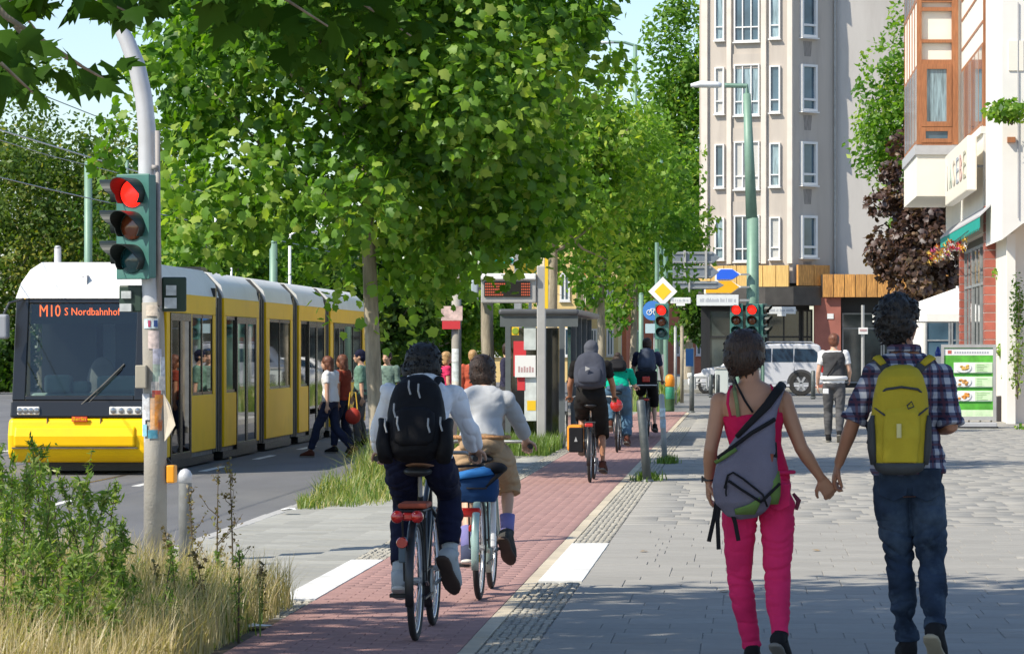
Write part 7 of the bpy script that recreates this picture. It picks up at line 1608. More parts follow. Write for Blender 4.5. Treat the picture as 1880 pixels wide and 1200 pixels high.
# ------------------------------------------------------------------ bicycles
def bike(label, X, Y, m, wb=1.04, wr=.335, rack=True, fender=None, saddle=.93, bar=(.27, .80, 1.03), grp='bicycles riding along the red path', light=True):
    t = thing('bicycle', label, 'bicycle', (X, Y, 0), grp); O = Vector((X, Y, 0)); L = lambda x, y, z: O + Vector((x, y, z))
    for y in (0, wb):
        M = Matrix.Translation(L(0, y, wr)) @ Matrix.Rotation(math.pi / 2, 4, 'Y'); k = 40
        b = MB(); b.tube([M @ Vector((math.cos(a) * (wr - .019), math.sin(a) * (wr - .019), 0)) for a in np.linspace(0, 2 * math.pi, k + 1)[:-1]], .020, 8, closed=True); w = b.build('wheel', m_tyre, t, smooth=True)
        b = MB(); b.tube([M @ Vector((math.cos(a) * (wr - .043), math.sin(a) * (wr - .043), 0)) for a in np.linspace(0, 2 * math.pi, k + 1)[:-1]], .010, 6, closed=True); b.build('rim', m_rim, w, smooth=True)
        b = MB()
        for i in range(28):
            a = i * math.pi / 14; s = .026 * (1 if i % 2 else -1); a2 = a + .5 * (1 if i % 4 < 2 else -1); b.tube([M @ Vector((math.cos(a2) * .018, math.sin(a2) * .018, s)), M @ Vector((math.cos(a) * (wr - .045), math.sin(a) * (wr - .045), 0))], .0013, 4)
        b.build('spokes', m_rim, w, kind='stuff')
        b = MB(); b.cyl(L(-.035, y, wr), L(.035, y, wr), .018, None, 10); b.build('hub', m_steel, w)
        if fender is not None:
            a0, a1 = (math.radians(35), math.radians(200)) if y == 0 else (math.radians(60), math.radians(215)); b = MB(); pts = []
            for i in range(15):
                a = a0 + (a1 - a0) * i / 14; pts.append(L(0, y + math.cos(a) * (wr + .022), wr + math.sin(a) * (wr + .022)))
            b.tube(pts, .024, 8, flat=.3, up=(1, 0, 0)); b.build('mudguard', fender, t, smooth=True)
    bb_ = L(0, .45, .285); st = L(0, .28, saddle - .14); hd0 = L(0, .80, .68); hd1 = L(0, .765, .86)
    b = MB(); b.cyl(bb_, st, .017); b.cyl(bb_, hd0, .020); b.cyl(L(0, .33, .62), hd1, .016); b.cyl(hd0, hd1, .021)
    for s in (-1, 1): b.cyl(L(s * .03, .40, .285), L(s * .06, 0, wr), .010, .009, 8); b.cyl(L(s * .025, .32, .66), L(s * .06, 0, wr), .009, .008, 8)
    b.build('frame', m, t, smooth=False, auto=50)
    b = MB()
    for s in (-1, 1): b.tube([L(s * .01, .80, .70), L(s * .045, .83, .64), L(s * .055, wb, wr)], [.014, .013, .009], 8)
    b.build('fork', m, t, auto=50)
    b = MB(); b.cyl(st, L(0, .245, saddle - .02), .013); b.build('seat_post', m_rim, t)
    b = MB(); b.loft([(L(0, .08, saddle), Vector((.05, 0, 0)), Vector((0, 0, .02))), (L(0, .12, saddle + .005), Vector((.082, 0, 0)), Vector((0, 0, .03))), (L(0, .20, saddle), Vector((.065, 0, 0)), Vector((0, 0, .03))), (L(0, .28, saddle), Vector((.03, 0, 0)), Vector((0, 0, .022))), (L(0, .36, saddle - .005), Vector((.018, 0, 0)), Vector((0, 0, .015)))], 16); b.build('saddle', m_black, t, smooth=True)
    b = MB(); b.tube([hd1, L(0, .75, bar[2] - .02)], .014, 8); b.tube([L(-bar[0], bar[1] - .12, bar[2] - .02), L(-bar[0] * .8, bar[1] - .03, bar[2]), L(0, bar[1] - .03, bar[2]), L(bar[0] * .8, bar[1] - .03, bar[2]), L(bar[0], bar[1] - .12, bar[2] - .02)], .011, 8); b.build('handlebar', m_steel, t, smooth=True)
    for s in (-1, 1): b = MB(); b.cyl(L(s * bar[0] * .98, bar[1] - .11, bar[2] - .02), L(s * (bar[0] * .98 + .02), bar[1] - .21, bar[2] - .03), .017); b.build('grip', m_black, t)
    b = MB(); b.lathe([(.09, -.004), (.095, 0), (.09, .004)], 22, 0, Matrix.Translation(L(.05, .45, .285)) @ Matrix.Rotation(math.pi / 2, 4, 'Y')); b.build('chainring', m_steel, t)
    b = MB(); b.box(L(.052, .22, .385), (.012, .45, .012)); b.box(L(.052, .22, .235), (.012, .45, .012)); b.build('chain', m_black, t)
    if rack:
        b = MB()
        for s in (-1, 1): b.tube([L(s * .055, .26, .72), L(s * .06, -.22, .73)], .007, 6); b.tube([L(s * .06, -.14, .73), L(s * .062, 0, wr)], .006, 6)
        for y in (.2, .08, -.04, -.16, -.22): b.tube([L(-.06, y, .728), L(.06, y, .728)], .006, 6)
        b.build('rack', m_black, t)
    if light:
        b = MB(); b.box(L(0, -.245, .70), (.10, .03, .045)); b.build('rear_light', mat('tail_lamp_red', (.45, .015, .012), .2, spec=.7, coat=.5), t, bevel=.012)
    return t
def pedals(t, X, Y, l, r):
    O = Vector((X, Y, 0)); bb_ = O + Vector((0, .45, .285))
    for s, (y, z) in ((-1, l), (1, r)):
        b = MB(); p = O + Vector((s * .085, y, z)); b.tube([bb_ + Vector((s * .07, 0, 0)), p], .011, 6); b.build('crank', m_steel, t)
        b = MB(); b.box(p + Vector((s * .05, 0, 0)), (.09, .08, .022)); b.build('pedal', m_black, t, bevel=.004)
def rider(label, X, Y, lk, **kw):
    t = thing('person', label, 'person', (X, Y, 0), kw.pop('grp', 'cyclists on the red path')); fig = Fig(t, (X, Y, 0), 0, 1.0, **kw)
    return t, fig
def grip(fig, S): return (S, fig.d((0.0 if S == 'L' else 0.0, .85, -.35)), fig.d((0, -.25, -.95)), 1.1)
tail = mat('tail_lamp_red', (.45, .015, .012), .2, spec=.7, coat=.5)
m_bkblack = mat('bike_black', (.018, .018, .02), .3, spec=.6); m_bkgreen = mat('bike_pale_green', (.32, .45, .42), .35, .2); m_bkgrey = mat('bike_grey', (.16, .17, .18), .35, .3)
m_mud = mat('mudguard_black', (.02, .02, .022), .35)

# cyclist in white shirt
Y1c = F * EYE / 535; X1c = X8(763, Y1c)
bk1 = bike('black bicycle with red rear lights under the rider in the white shirt', X1c, Y1c, m_bkblack, fender=m_mud, bar=(.27, .80, 1.02)); pedals(bk1, X1c, Y1c, (.36, .225), (.60, .30))
O1 = Vector((X1c, Y1c, 0))
for (x, z) in ((-.075, .70), (.035, .70)): b = MB(); b.lathe([(.036, 0), (.032, .015), (.01, .022)], 16, 0, facing(O1 + Vector((x, -.262, z)))); b.build('reflector', tail, bk1, smooth=True)
b = MB(); b.lathe([(.032, 0), (.028, .012)], 16, 0, facing(O1 + Vector((-.045, -.30, .56)))); b.build('reflector', tail, bk1)
b = MB(); b.box(O1 + Vector((-.04, -.285, .52)), (.05, .012, .14)); b.build('mud_flap', mat('flap_blue_grey', (.09, .13, .16), .6), bk1, bevel=.006)
b = MB(); b.box(O1 + Vector((.0, -.03, .755)), (.16, .30, .03)); b.build('rack_pad', mat('rust_red', (.33, .06, .025), .7), bk1, bevel=.01)
p1, g1 = rider('black haired cyclist in loose white shirt and navy trousers with black backpack', X1c, Y1c, 0, vox=.0065, hpitch=-.15, hipw=.16, w=.93, limb=.95,
               pel=(.0, .20, 1.01), chest=(0, .24, 1.22), neck=(.0, .41, 1.41), head=(.0, .485, 1.515), shL=(-.185, .38, 1.36), shR=(.185, .38, 1.36), elL=(-.245, .46, 1.12), elR=(.255, .50, 1.16), wrL=(-.255, .63, 1.04), wrR=(.275, .63, 1.045),
               hipL=(-.10, .22, .98), hipR=(.10, .22, .98), knL=(-.115, .60, .72), knR=(.125, .66, .80), anL=(-.125, .33, .335), anR=(.145, .545, .43))
g1.make_body(sk_f, [grip(g1, 'L'), grip(g1, 'R')]); g1.eyes()
m_wshirt = cloth('white_cotton', (.80, .81, .84), .04); m_navy = cloth('navy_cotton', (.010, .012, .035), .25)
g1.garment('shirt', m_wshirt, lambda mb: (g1.torso(mb, .020, .0, 1.0, .05), g1.arm(mb, 'L', .014, 1.86, 0, .008), g1.arm(mb, 'R', .014, 1.86, 0, .008)), .010, (9, 9, 9), 31)
b = MB(); n_ = g1.J['neck']; b.tube([n_ + Vector((.078 * math.cos(a), .070 * math.sin(a) + .01, .025 + (.02 if math.sin(a) < 0 else -.02))) for a in np.linspace(0, 6.283, 22)[:-1]], .021, 7, closed=True, flat=1.5); b.build('collar', m_wshirt, p1, smooth=True)
g1.garment('trousers', m_navy, lambda mb: (g1.torso(mb, .012, -.14, .2), g1.leg(mb, 'L', .020, 1.84, .004), g1.leg(mb, 'R', .020, 1.80, .004)), .008, (7, 7, 16), 32)
g1.hair(hair_bk, [((0, -.018, .04), (.108, .112, .102)), ((0, -.055, -.02), (.105, .080, .105)), ((-.06, -.05, -.05), (.055, .05, .065)), ((.05, -.05, -.04), (.055, .05, .06)), ((-.09, -.03, -.02), (.035, .04, .05))], .006, (18, 18, 18), 6, 200, .026)
m_sneak = cloth('sneaker_grey', (.42, .44, .44), .12); m_sole2 = mat('sole_dark', (.07, .045, .035), .8, var=.3); m_sockp = cloth('sock_purple', (.20, .19, .42), .2); m_sockw = cloth('sock_pale', (.45, .48, .48), .1)
g1.shoe(g1.J['anL'], g1.d((-.05, .95, -.28)), m_sneak, m_solew, 1.02); g1.shoe(g1.J['anR'], g1.d((.20, .62, -.75)), m_sneak, m_sole2, 1.08)
for S, t0 in (('L', .80), ('R', .76)): b = MB(); b.tube([lerp(g1.J['kn' + S], g1.J['an' + S], t0), g1.J['an' + S]], [.046, .044], 14); b.build('sock', m_sockw, p1, smooth=True)
def pack(label, fig, m, w, h, dep, zc, tilt, name='backpack', straps=None, grp=None, extra=None):
    """rounded daypack lying on the rider's back; centre by spine"""
    c = fig.spine(zc); ax = (fig.spine(zc + .1) - fig.spine(zc - .1)).normalized(); r = fig.rv; bk = -(ax.cross(r)); c = c + bk * (.115 * fig.dp + .018 + dep * .5)
    t = thing(name, label, 'backpack', c, grp); mb = MB()
    prof = [(-.52, .45, .45), (-.47, .78, .75), (-.38, .95, .95), (-.1, 1.0, 1.0), (.2, .92, .92), (.38, .76, .78), (.47, .52, .52), (.52, .25, .25)]
    mb.loft([(c + ax * (u * h), r * (w / 2 * a), bk * (dep / 2 * d), 2.6) for u, a, d in prof], 26); me = remeshed(mb, max(.006, fig.vox), 5); wrinkle(me, .005, (12, 12, 11), 40); finish(me, 'pack_body', m, t)
    mb = MB(); mb.loft([(c + ax * (u * h) + bk * (dep * .43), r * (w * .36 * a), bk * (dep * .16 * a), 2.6) for u, a in ((-.42, .6), (-.36, .95), (-.2, 1.0), (-.02, .92), (.04, .6))], 20); mb.build('front_pocket', m, t, smooth=True)
    for s in (-1, 1):
        sh = fig.J['sh' + ('L' if s < 0 else 'R')]; nk = fig.J['neck']; q = lerp(nk, sh, .55) + Vector((0, 0, .055)) ; b = MB()
        b.tube([c + ax * (h * .36) + r * (s * w * .18) - bk * (dep * .3), q + bk * .05, q - bk * .03 + Vector((0, 0, .01)), q - bk * .13 - ax * .08, c - ax * (h * .2) - bk * (.27 + dep * .4) + r * (s * .17), c - ax * (h * .42) + r * (s * w * .45) - bk * (dep * .4)], [.022, .024, .024, .022, .014, .01], 7, flat=.35); b.build('shoulder_strap', straps or m, t, smooth=True)
    return t, c, ax, r, bk
m_pblack = cloth('pack_black', (.009, .009, .011), .3, .7); m_pull = mat('zip_pull_grey', (.36, .36, .35), .6)
pk1, c, ax, r, bk_ = pack('large black backpack with pale zip pulls on the white shirted cyclist', g1, m_pblack, .33, .49, .21, .31, 0)
for s in (-1, 1):
    mb = MB(); mb.loft([(c - ax * .25 + r * (s * .16), r * .04, bk_ * .07, 2.5), (c - ax * .17 + r * (s * .172), r * .045, bk_ * .09, 2.5), (c - ax * .06 + r * (s * .17), r * .035, bk_ * .08, 2.5), (c - ax * .02 + r * (s * .19), r * .02, bk_ * .05, 2.5)], 18); mb.build('side_pocket', m_pblack, pk1, smooth=True)
for (u, v, d) in ((-.035, .165, .105), (.02, .14, .115), (-.11, .02, .117), (-.085, -.07, .145), (.085, -.08, .142), (-.155, -.07, .12), (.15, -.06, .115)):
    b = MB(); p = c + r * u + ax * v + bk_ * (d + .035); b.tube([p, p - ax * .045 + bk_ * .006, p - ax * .085 + r * .012], .0055, 5); b.build('zip_pull', m_pull, pk1)

# cyclist in grey top
Y2c = F * EYE / 460; X2c = X8(880, Y2c); O2 = Vector((X2c, Y2c, 0))
bk2 = bike('pale green bicycle with a big red rear light and blue rack bag', X2c, Y2c, m_bkgreen, fender=m_bkgreen, saddle=.90, bar=(.28, .80, 1.0), light=False); pedals(bk2, X2c, Y2c, (.36, .20), (.54, .30))
b = MB(); b.box(O2 + Vector((-.035, -.25, .575)), (.135, .035, .06)); b.build('rear_light', tail, bk2, bevel=.016); b = MB(); b.box(O2 + Vector((-.02, -.27, .475)), (.055, .03, .045)); b.build('reflector', tail, bk2, bevel=.01)
b = MB(); b.box(O2 + Vector((.0, -.285, .40)), (.045, .02, .12)); b.build('mud_flap', m_bkblack, bk2, bevel=.006); b = MB(); b.box(O2 + Vector((.01, -.29, .285)), (.035, .014, .05)); b.build('reflector_amber', mat('amber_reflector', (.5, .25, .02), .3), bk2)
b = MB(); b.box(O2 + Vector((.095, -.05, .50)), (.035, .04, .32)); b.build('stay_cover', m_lampw, bk2, bevel=.012)
p2, g2 = rider('cyclist in pale grey sweater and khaki shorts with purple socks', X2c, Y2c, 0, vox=.007, hpitch=-.05, hipw=.165, w=.84, limb=.92,
               pel=(.0, .18, .98), chest=(0, .2, 1.17), neck=(.005, .33, 1.355), head=(-.008, .38, 1.455), shL=(-.165, .28, 1.285), shR=(.158, .28, 1.285), elL=(-.235, .42, 1.09), elR=(.235, .44, 1.12), wrL=(-.26, .60, 1.01), wrR=(.265, .60, 1.01),
               hipL=(-.10, .2, .93), hipR=(.10, .2, .93), knL=(-.12, .58, .66), knR=(.14, .62, .74), anL=(-.105, .34, .30), anR=(.145, .50, .385))
g2.make_body(sk_f, [grip(g2, 'L'), grip(g2, 'R')]); g2.eyes()
m_grey = cloth('grey_marl', (.43, .445, .465), .06); m_khaki = cloth('khaki_cotton', (.40, .27, .16), .12)
g2.garment('sweater', m_grey, lambda mb: (g2.torso(mb, .015, .13, .99), g2.arm(mb, 'L', .013, 1.62, 0, .004), g2.arm(mb, 'R', .013, 1.62, 0, .004)), .006, (9, 9, 12), 33)
g2.garment('shorts', m_khaki, lambda mb: (g2.torso(mb, .014, -.14, .2), g2.leg(mb, 'L', .022, 1.16, .012), g2.leg(mb, 'R', .022, 1.22, .012)), .008, (8, 8, 14), 34)
b = MB(); zc = g2.spine(.17); b.tube([zc + Vector((.178 * math.cos(a), .128 * math.sin(a), 0)) for a in np.linspace(0, 6.283, 30)[:-1]], .016, 6, closed=True, flat=.9); b.build('belt', mat('braided_belt', (.34, .17, .07), .7, var=.5, vscale=60), p2, smooth=True)
g2.hair(hair_br, [((0, -.018, .035), (.090, .104, .096)), ((0, -.052, -.015), (.086, .066, .085)), ((0, -.055, -.06), (.066, .045, .045))], .004, (24, 24, 16), 7, 90, .02)
for S in 'LR': b = MB(); b.tube([lerp(g2.J['kn' + S], g2.J['an' + S], .62), lerp(g2.J['kn' + S], g2.J['an' + S], .8), g2.J['an' + S]], [.051, .046, .043], 14); b.build('sock', m_sockp, p2, smooth=True)
g2.shoe(g2.J['anL'], g2.d((-.05, .97, -.2)), cloth('sneaker_navy', (.05, .06, .11), .2), m_solew, 1.0); g2.shoe(g2.J['anR'], g2.d((.15, .7, -.65)), cloth('shoe_dark', (.05, .05, .048), .2), m_sole2, 1.02)
rb = thing('rack_bag', 'blue bag with dark base strapped on the rack of the pale green bicycle', 'bag', O2 + Vector((-.04, -.05, .62)))
mb = MB(); cb_ = O2 + Vector((-.035, -.06, .74)); X_ = Vector((1, 0, 0)); mb.loft([(cb_ + Vector((0, 0, -.105)), X_ * .15, Vector((0, .13, 0)), 3), (cb_ + Vector((0, 0, -.06)), X_ * .168, Vector((0, .15, 0)), 3), (cb_ + Vector((0, 0, .04)), X_ * .165, Vector((0, .15, 0)), 3), (cb_ + Vector((0, 0, .085)), X_ * .14, Vector((0, .12, 0)), 2.6)], 24); me = remeshed(mb, .007, 5); wrinkle(me, .006, (9, 9, 16), 44); finish(me, 'bag_body', cloth('bag_navy', (.012, .045, .13), .2), rb)
mb = MB(); mb.loft([(cb_ + Vector((-.01, -.02, .055)), X_ * .150 + Vector((0, 0, .02)), Vector((0, .15, 0)), 3), (cb_ + Vector((-.01, -.02, .085)), X_ * .14 + Vector((0, 0, .03)), Vector((0, .14, 0)), 2.6), (cb_ + Vector((-.01, 0, .105)), X_ * .09 + Vector((0, 0, .02)), Vector((0, .08, 0)), 2.4)], 22); mb.build('flap', cloth('bag_blue', (.03, .16, .42), .15), rb, smooth=True)
b = MB(); b.tube([cb_ + Vector((.09, -.14, .0)), cb_ + Vector((.16, -.12, .06)), cb_ + Vector((.19, 0, .09)), cb_ + Vector((.05, .05, .13)), cb_ + Vector((-.12, .0, .12))], .013, 6, flat=.5); b.build('strap', m_strap, rb)
b = MB(); b.ell(cb_ + Vector((.14, .02, .11)), (.08, .12, .04)); b.build('cape_roll', m_strap, rb, smooth=True)

# riders further on
def far_rider(label, px, Yr, bikel, bm, top, topname, bot, botname, legt, hairm, head_z, sleeve, skin, seed, hood=False, bun=False, hdz=.0, shoe=None, amp=.006, rk=True):
    X = X8(px, Yr); k = head_z / 1.66
    bk = bike(bikel, X, Yr, bm, fender=m_mud, saddle=.93, rack=rk); pedals(bk, X, Yr, (.48, .45), (.42, .12))
    t, g = rider(label, X, Yr, 0, vox=.012, hpitch=-.05, hipw=.175, w=1.0, pel=(0, .18, 1.0), chest=(0, .2, 1.0 + .22 * k), neck=(0, .30, 1.46 * k), head=(0, .36, 1.56 * k), shL=(-.19, .28, 1.385 * k), shR=(.19, .28, 1.385 * k),
                 elL=(-.26, .36, 1.15 * k), elR=(.26, .36, 1.15 * k), wrL=(-.27, .58, 1.04), wrR=(.27, .58, 1.04), hipL=(-.10, .2, .97), hipR=(.10, .2, .97), knL=(-.12, .58, .80), knR=(.125, .52, .58), anL=(-.12, .38, .45), anR=(.14, .40, .215))
    g.make_body(skin, [grip(g, 'L'), grip(g, 'R')])
    g.garment(topname, top, lambda mb: (g.torso(mb, .018, .02, .99), g.arm(mb, 'L', .016, sleeve, 0, .006), g.arm(mb, 'R', .016, sleeve, 0, .006)), amp, (9, 9, 12), seed)
    g.garment(botname, bot, lambda mb: (g.torso(mb, .016, -.14, .2), g.leg(mb, 'L', .022, legt, .016), g.leg(mb, 'R', .022, legt, .016)), amp, (7, 7, 13), seed + 1)
    g.hair(hairm, [((0, -.018, .035), (.092, .106, .098)), ((0, -.052, -.015), (.088, .066, .085))] + ([((0, -.07, .11), (.05, .05, .045))] if bun else []) + ([((0, -.03, -.07), (.085, .075, .07))] if hood else []), .004, (20, 20, 20), seed + 2)
    g.shoe(g.J['anL'], g.d((0, .9, -.3)), shoe or m_shoeb, m_soleb); g.shoe(g.J['anR'], g.d((.1, .95, -.25)), shoe or m_shoeb, m_soleb)
    return bk, t, g
m_hood = cloth('hood_grey', (.085, .09, .11), .15); m_blk = cloth('black_cotton', (.012, .011, .011), .3); m_brown = cloth('shoe_brown', (.09, .03, .02), .2)
bk3, p3, g3 = far_rider('cyclist in a grey hood and wide black shorts with a grey backpack', 1083, F * EYE / 245, 'black bicycle with an orange pannier on its left', m_bkblack, m_blk, 'shirt', m_blk, 'wide_shorts', 1.12, m_hood, 1.70, .6, sk_m, 51, hood=True, shoe=m_brown)
pk3 = pack('grey daypack with a pale mark on the hooded cyclist', g3, cloth('pack_slate', (.055, .06, .08), .2), .40, .44, .20, .62, 0)[0]
b = MB(); c = pk3.location + Vector((-.02, -.15, .02)); b.prism([(c.x - .03, c.z - .03), (c.x + .03, c.z), (c.x - .03, c.z + .03)], c.y - .01, c.y, 'Y'); b.build('mark', m_pull, pk3)
O3 = Vector((X8(1083, F * EYE / 245), F * EYE / 245, 0)); pn_ = thing('pannier', 'orange pannier bag with black face hanging on the left of the rack', 'pannier', O3 + Vector((-.16, -.02, .4)))
b = MB(); b.bb(O3.x - .27, O3.x - .08, O3.y - .18, O3.y + .16, .38, .70); b.build('bag_body', cloth('pannier_orange', (.72, .26, .03), .1), pn_, bevel=.04, bseg=3)
b = MB(); b.bb(O3.x - .245, O3.x - .07, O3.y - .20, O3.y - .17, .37, .67); b.build('face', m_strap, pn_, bevel=.02); b = MB(); b.prism([(O3.x - .18, .50), (O3.x - .14, .50), (O3.x - .16, .56)], O3.y - .206, O3.y - .2, 'Y'); b.build('mark', m_pull, pn_)
Yg = F * EYE / 190
bk4, p4, g4 = far_rider('cyclist with a dark hair bun in a bright green shirt and jeans', 1133, Yg, 'grey bicycle with a round red rear lamp', m_bkgrey, cloth('green_jersey', (.0, .36, .23), .06), 'shirt', cloth('light_denim', (.07, .14, .22), .3), 'jeans', 1.9, hair_br, 1.50, .9, sk_f, 55, bun=True, shoe=m_brown)
b = MB(); b.ell(Vector((X8(1133, Yg), Yg - .26, .74)), (.10, .06, .10)); b.build('red_lamp_bag', tail, bk4, smooth=True)
pack('small black rucksack high on the shoulders of the green shirted cyclist', g4, m_pblack, .30, .20, .10, .86, 0)
bk5, p5, g5 = far_rider('tall cyclist in navy shirt and black shorts furthest along the path', 1187, 61.5, 'dark bicycle of the furthest rider', m_bkgrey, cloth('navy_shirt', (.022, .026, .055), .2), 'shirt', m_blk, 'shorts', 1.05, hair_br, 1.80, .75, sk_f, 59)
pk5 = pack('blue grey daypack above a black bag on the furthest cyclist', g5, cloth('pack_blue_grey', (.06, .075, .11), .4), .34, .42, .16, .66, 0)[0]
sb5 = thing('saddle_bag', 'black bag with a red patch behind the saddle of the furthest rider', 'bag', (X8(1187, 61.5), 61.25, .98)); Ox = X8(1187, 61.5)
b = MB(); b.bb(Ox - .20, Ox + .20, 61.20, 61.42, .90, 1.22); b.build('bag_body', m_pblack, sb5, bevel=.04, bseg=3); b = MB(); b.bb(Ox - .07, Ox + .07, 61.17, 61.205, 1.02, 1.12); b.build('patch', tail, sb5, bevel=.01); b = MB(); b.bb(Ox - .2, Ox + .2, 61.185, 61.2, .955, .97); b.build('reflective_strip', m_lampw, sb5)

# ------------------------------------------------------------------ people on foot further away
def walker(label, px, Y, zg, yaw, sc, top, topname, bot, botname, hairm, skin, seed, sleeve=.6, legt=1.95, stride=.18, grp=None, lean=0.0, shoe=None, long=False, extra=None, **kw):
    X = X8(px, Y); t = thing('person', label, 'person', (X, Y, zg), grp)
    po = dict(knL=(-.10, .05 + stride * .5, .50), anL=(-.10, stride, .10), knR=(.10, .03 - stride * .25, .49), anR=(.10, -stride * 1.1, .15), wrL=(-.25, -.04, .90), wrR=(.25, .14, .92)); po.update(kw)
    g = Fig(t, (X, Y, zg), yaw, sc, vox=.013, **po)
    g.make_body(skin, [('L', g.d((0, .2, -1)), g.d((1, 0, 0)), .5), ('R', g.d((0, .3, -1)), g.d((-1, 0, 0)), .5)])
    g.garment(topname, top, lambda mb: (g.torso(mb, .018, .0, .99), g.arm(mb, 'L', .015, sleeve, 0, .006), g.arm(mb, 'R', .015, sleeve, 0, .006)), .006, (9, 9, 12), seed)
    g.garment(botname, bot, lambda mb: (g.torso(mb, .013, -.14, .2), g.leg(mb, 'L', .016, legt, .006), g.leg(mb, 'R', .016, legt, .006)), .006, (7, 7, 14), seed + 1)
    bl = [((0, -.018, .035), (.092, .106, .098)), ((0, -.052, -.015), (.088, .066, .085))]
    if long: bl += [((0, -.07, -.09), (.085, .05, .11)), ((-.06, -.03, -.06), (.04, .05, .10)), ((.06, -.03, -.06), (.04, .05, .10))]
    g.hair(hairm, bl, .005, (20, 20, 14), seed + 2)
    g.shoe(g.J['anL'], g.d((0, 1, 0)), shoe or m_shoeb, m_soleb); g.shoe(g.J['anR'], g.d((0, .8, -.5)), shoe or m_shoeb, m_soleb)
    return t, g
m_wtee = cloth('white_tee', (.72, .72, .72), .04); m_char = cloth('charcoal_cloth', (.045, .045, .05), .2); m_dkj = cloth('dark_denim', (.016, .022, .05), .3)
pv, gv = walker('person in a dark waistcoat over a white shirt walking towards the crossing', 1531, 58.5, 0, -.1, 1.07, m_wtee, 'shirt', cloth('grey_trousers', (.085, .085, .09), .2), 'trousers', hair_rb, sk_f, 71, .62, 1.95, .12, None, elR=(.25, .0, 1.16), wrR=(.24, .22, 1.06), elL=(-.25, -.02, 1.14), wrL=(-.27, .06, .93))
gv.garment('waistcoat', cloth('waistcoat_grey', (.055, .055, .058), .25), lambda mb: gv.torso(mb, .034, .18, .96), .005, (9, 9, 12), 75)
b = MB(); zc = gv.spine(.16); b.tube([zc + Vector((.225 * math.cos(a), .175 * math.sin(a), 0)) for a in np.linspace(0, 6.283, 26)[:-1]], .035, 6, closed=True, flat=.5, up=(0, 0, 1)); b.build('apron_band', m_wtee, pv, smooth=True)
b = MB(); q = gv.spine(.5); b.tube([gv.J['shR'] + Vector((-.05, -.05, .06)), gv.spine(.6) + Vector((.03, -.165, 0)), gv.spine(.22) + Vector((-.12, -.16, 0))], .014, 5, flat=.4); b.build('cross_strap', m_strap, pv)
b = MB(); b.box(gv.w((-.12, -.15, .83)), (.10, .03, .09)); b.build('pouch', m_wtee, pv, bevel=.01)
gt = 'people getting on and off the tram'
walker('person in white top and dark jeans stepping away from the tram door', 607, 58.2, -.25, math.radians(75), 1.0, m_wtee, 'top', m_dkj, 'jeans', hair_rb, sk_f, 81, .55, 1.9, .34, gt, long=True, shoe=m_brown, head=(0, .07, 1.62), neck=(0, .03, 1.48), wrR=(.2, .24, .95))
walker('person in a rust red top beside the white topped one at the tram', 629, 60.5, -.25, math.radians(70), 1.0, cloth('rust_top', (.20, .035, .02), .2), 'top', m_dkj, 'trousers', hair_rb, sk_m, 84, .5, 1.9, .12, gt, long=True)
rbx = thing('handbag', 'round red handbag carried at the tram by the rust topped person', 'handbag', (X8(648, 60.3), 60.3, .35)); O = Vector((X8(648, 60.3), 60.3, .42))
b = MB(); b.ell(O, (.14, .09, .15), None, 16, 10); b.build('bag_body', mat('bag_red', (.38, .03, .015), .6), rbx, smooth=True); b = MB(); b.tube([O + Vector((-.08, 0, .12)), O + Vector((-.05, 0, .42)), O + Vector((.05, 0, .42)), O + Vector((.08, 0, .12))], .012, 6); b.build('handle', mat('bag_handle_yellow', (.65, .42, .05), .6), rbx)
walker('person in a green and grey jacket and cap half hidden by the tree trunk', 662, 63.5, -.25, math.radians(95), 1.05, cloth('green_grey_jacket', (.13, .24, .19), .4), 'jacket', cloth('grey_trousers', (.085, .085, .09), .2), 'trousers', m_navy, sk_f, 87, .9, 1.95, .05, gt)
walker('person in a white and green shirt waiting left of the white shirted cyclist', 711, 66.0, -.25, math.radians(160), 1.04, cloth('pale_green_shirt', (.16, .24, .21), .5), 'shirt', m_char, 'trousers', hair_bk, sk_f, 90, .9, 1.95, .04, gt)
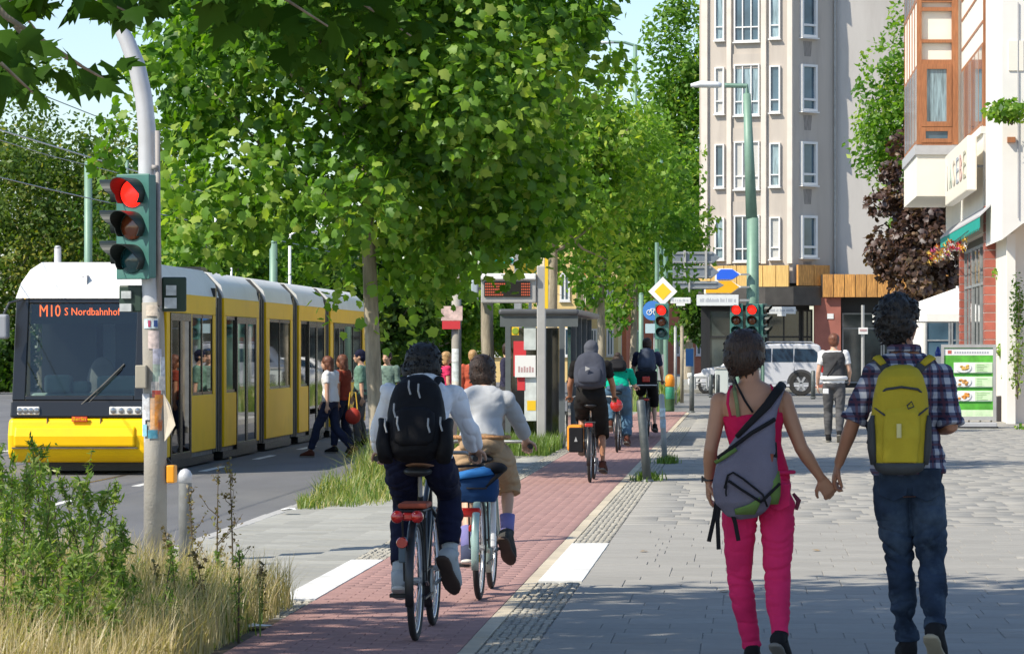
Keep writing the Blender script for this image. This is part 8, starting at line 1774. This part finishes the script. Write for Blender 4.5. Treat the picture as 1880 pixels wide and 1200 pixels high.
walker('fair haired person in a raspberry top standing beside the sticker pole', 819, 66.5, -.2, math.radians(-70), 1.0, cloth('raspberry_top', (.62, .04, .13), .1), 'top', m_dkj, 'trousers', hair_bl, sk_f, 93, .5, 1.95, .05, gt, long=True)
walker('person with a blond hair knot waiting behind the grey topped cyclist', 868, 66.0, -.2, math.radians(10), 1.02, cloth('rust_jacket', (.42, .09, .05), .15), 'jacket', m_dkj, 'trousers', hair_bl, sk_f, 96, 1.8, 1.95, .05, gt)
walker('person in navy and white standing inside the stop shelter', 932, 59.0, 0, math.radians(-100), .98, cloth('navy_jacket', (.03, .03, .06), .2), 'jacket', m_char, 'trousers', hair_br, sk_f, 99, 1.8, 1.95, .03, gt)
wt, gw = walker('person in white sitting place behind the notice board of the shelter', 952, 60.0, 0, math.radians(-60), .9, m_wtee, 'top', m_char, 'trousers', hair_br, sk_f, 102, 1.2, 1.95, .03, gt)
wt['label'] = 'person in a white top behind the notice board in the shelter'
# seams, pockets and turned hems on the trousers of the couple
def pocket(fig, par, m, x, t, w=.075, h=.085, d=.012, cant=0.0):
    c = fig.spine(t) + fig.rv * x; dep = .135; y = -math.sqrt(max(.2, 1 - (abs(x) / (fig.hw + .02)) ** 2)) * dep * fig.dp - .010
    b = MB(); M = Matrix.Translation(c + Vector((0, y, 0))) @ Matrix.Rotation(-x * 2.2, 4, 'Z') @ Matrix.Rotation(.12, 4, 'X')
    b.prism([(-w, h), (w, h), (w * .95, -h * .6), (0, -h), (-w * .95, -h * .6)], -d, d, 'Y', 0, M); b.build('back_pocket', m, par, bevel=.004)
pocket(f2, mo, m_jean, -.085, -.035); pocket(f2, mo, m_jean, .085, -.035)
pocket(f1, wo, m_pink, .10, -.03, .06, .07)
for S in 'LR':
    k, a = f2.J['kn' + S], f2.J['an' + S]; b = MB(); b.tube([lerp(k, a, .84), lerp(k, a, .92), lerp(k, a, .97)], [.060, .064, .062], 18); me = remeshed(b, .006, 3); wrinkle(me, .007, (14, 14, 30), 91); finish(me, 'turned_hem', m_jean, mo)
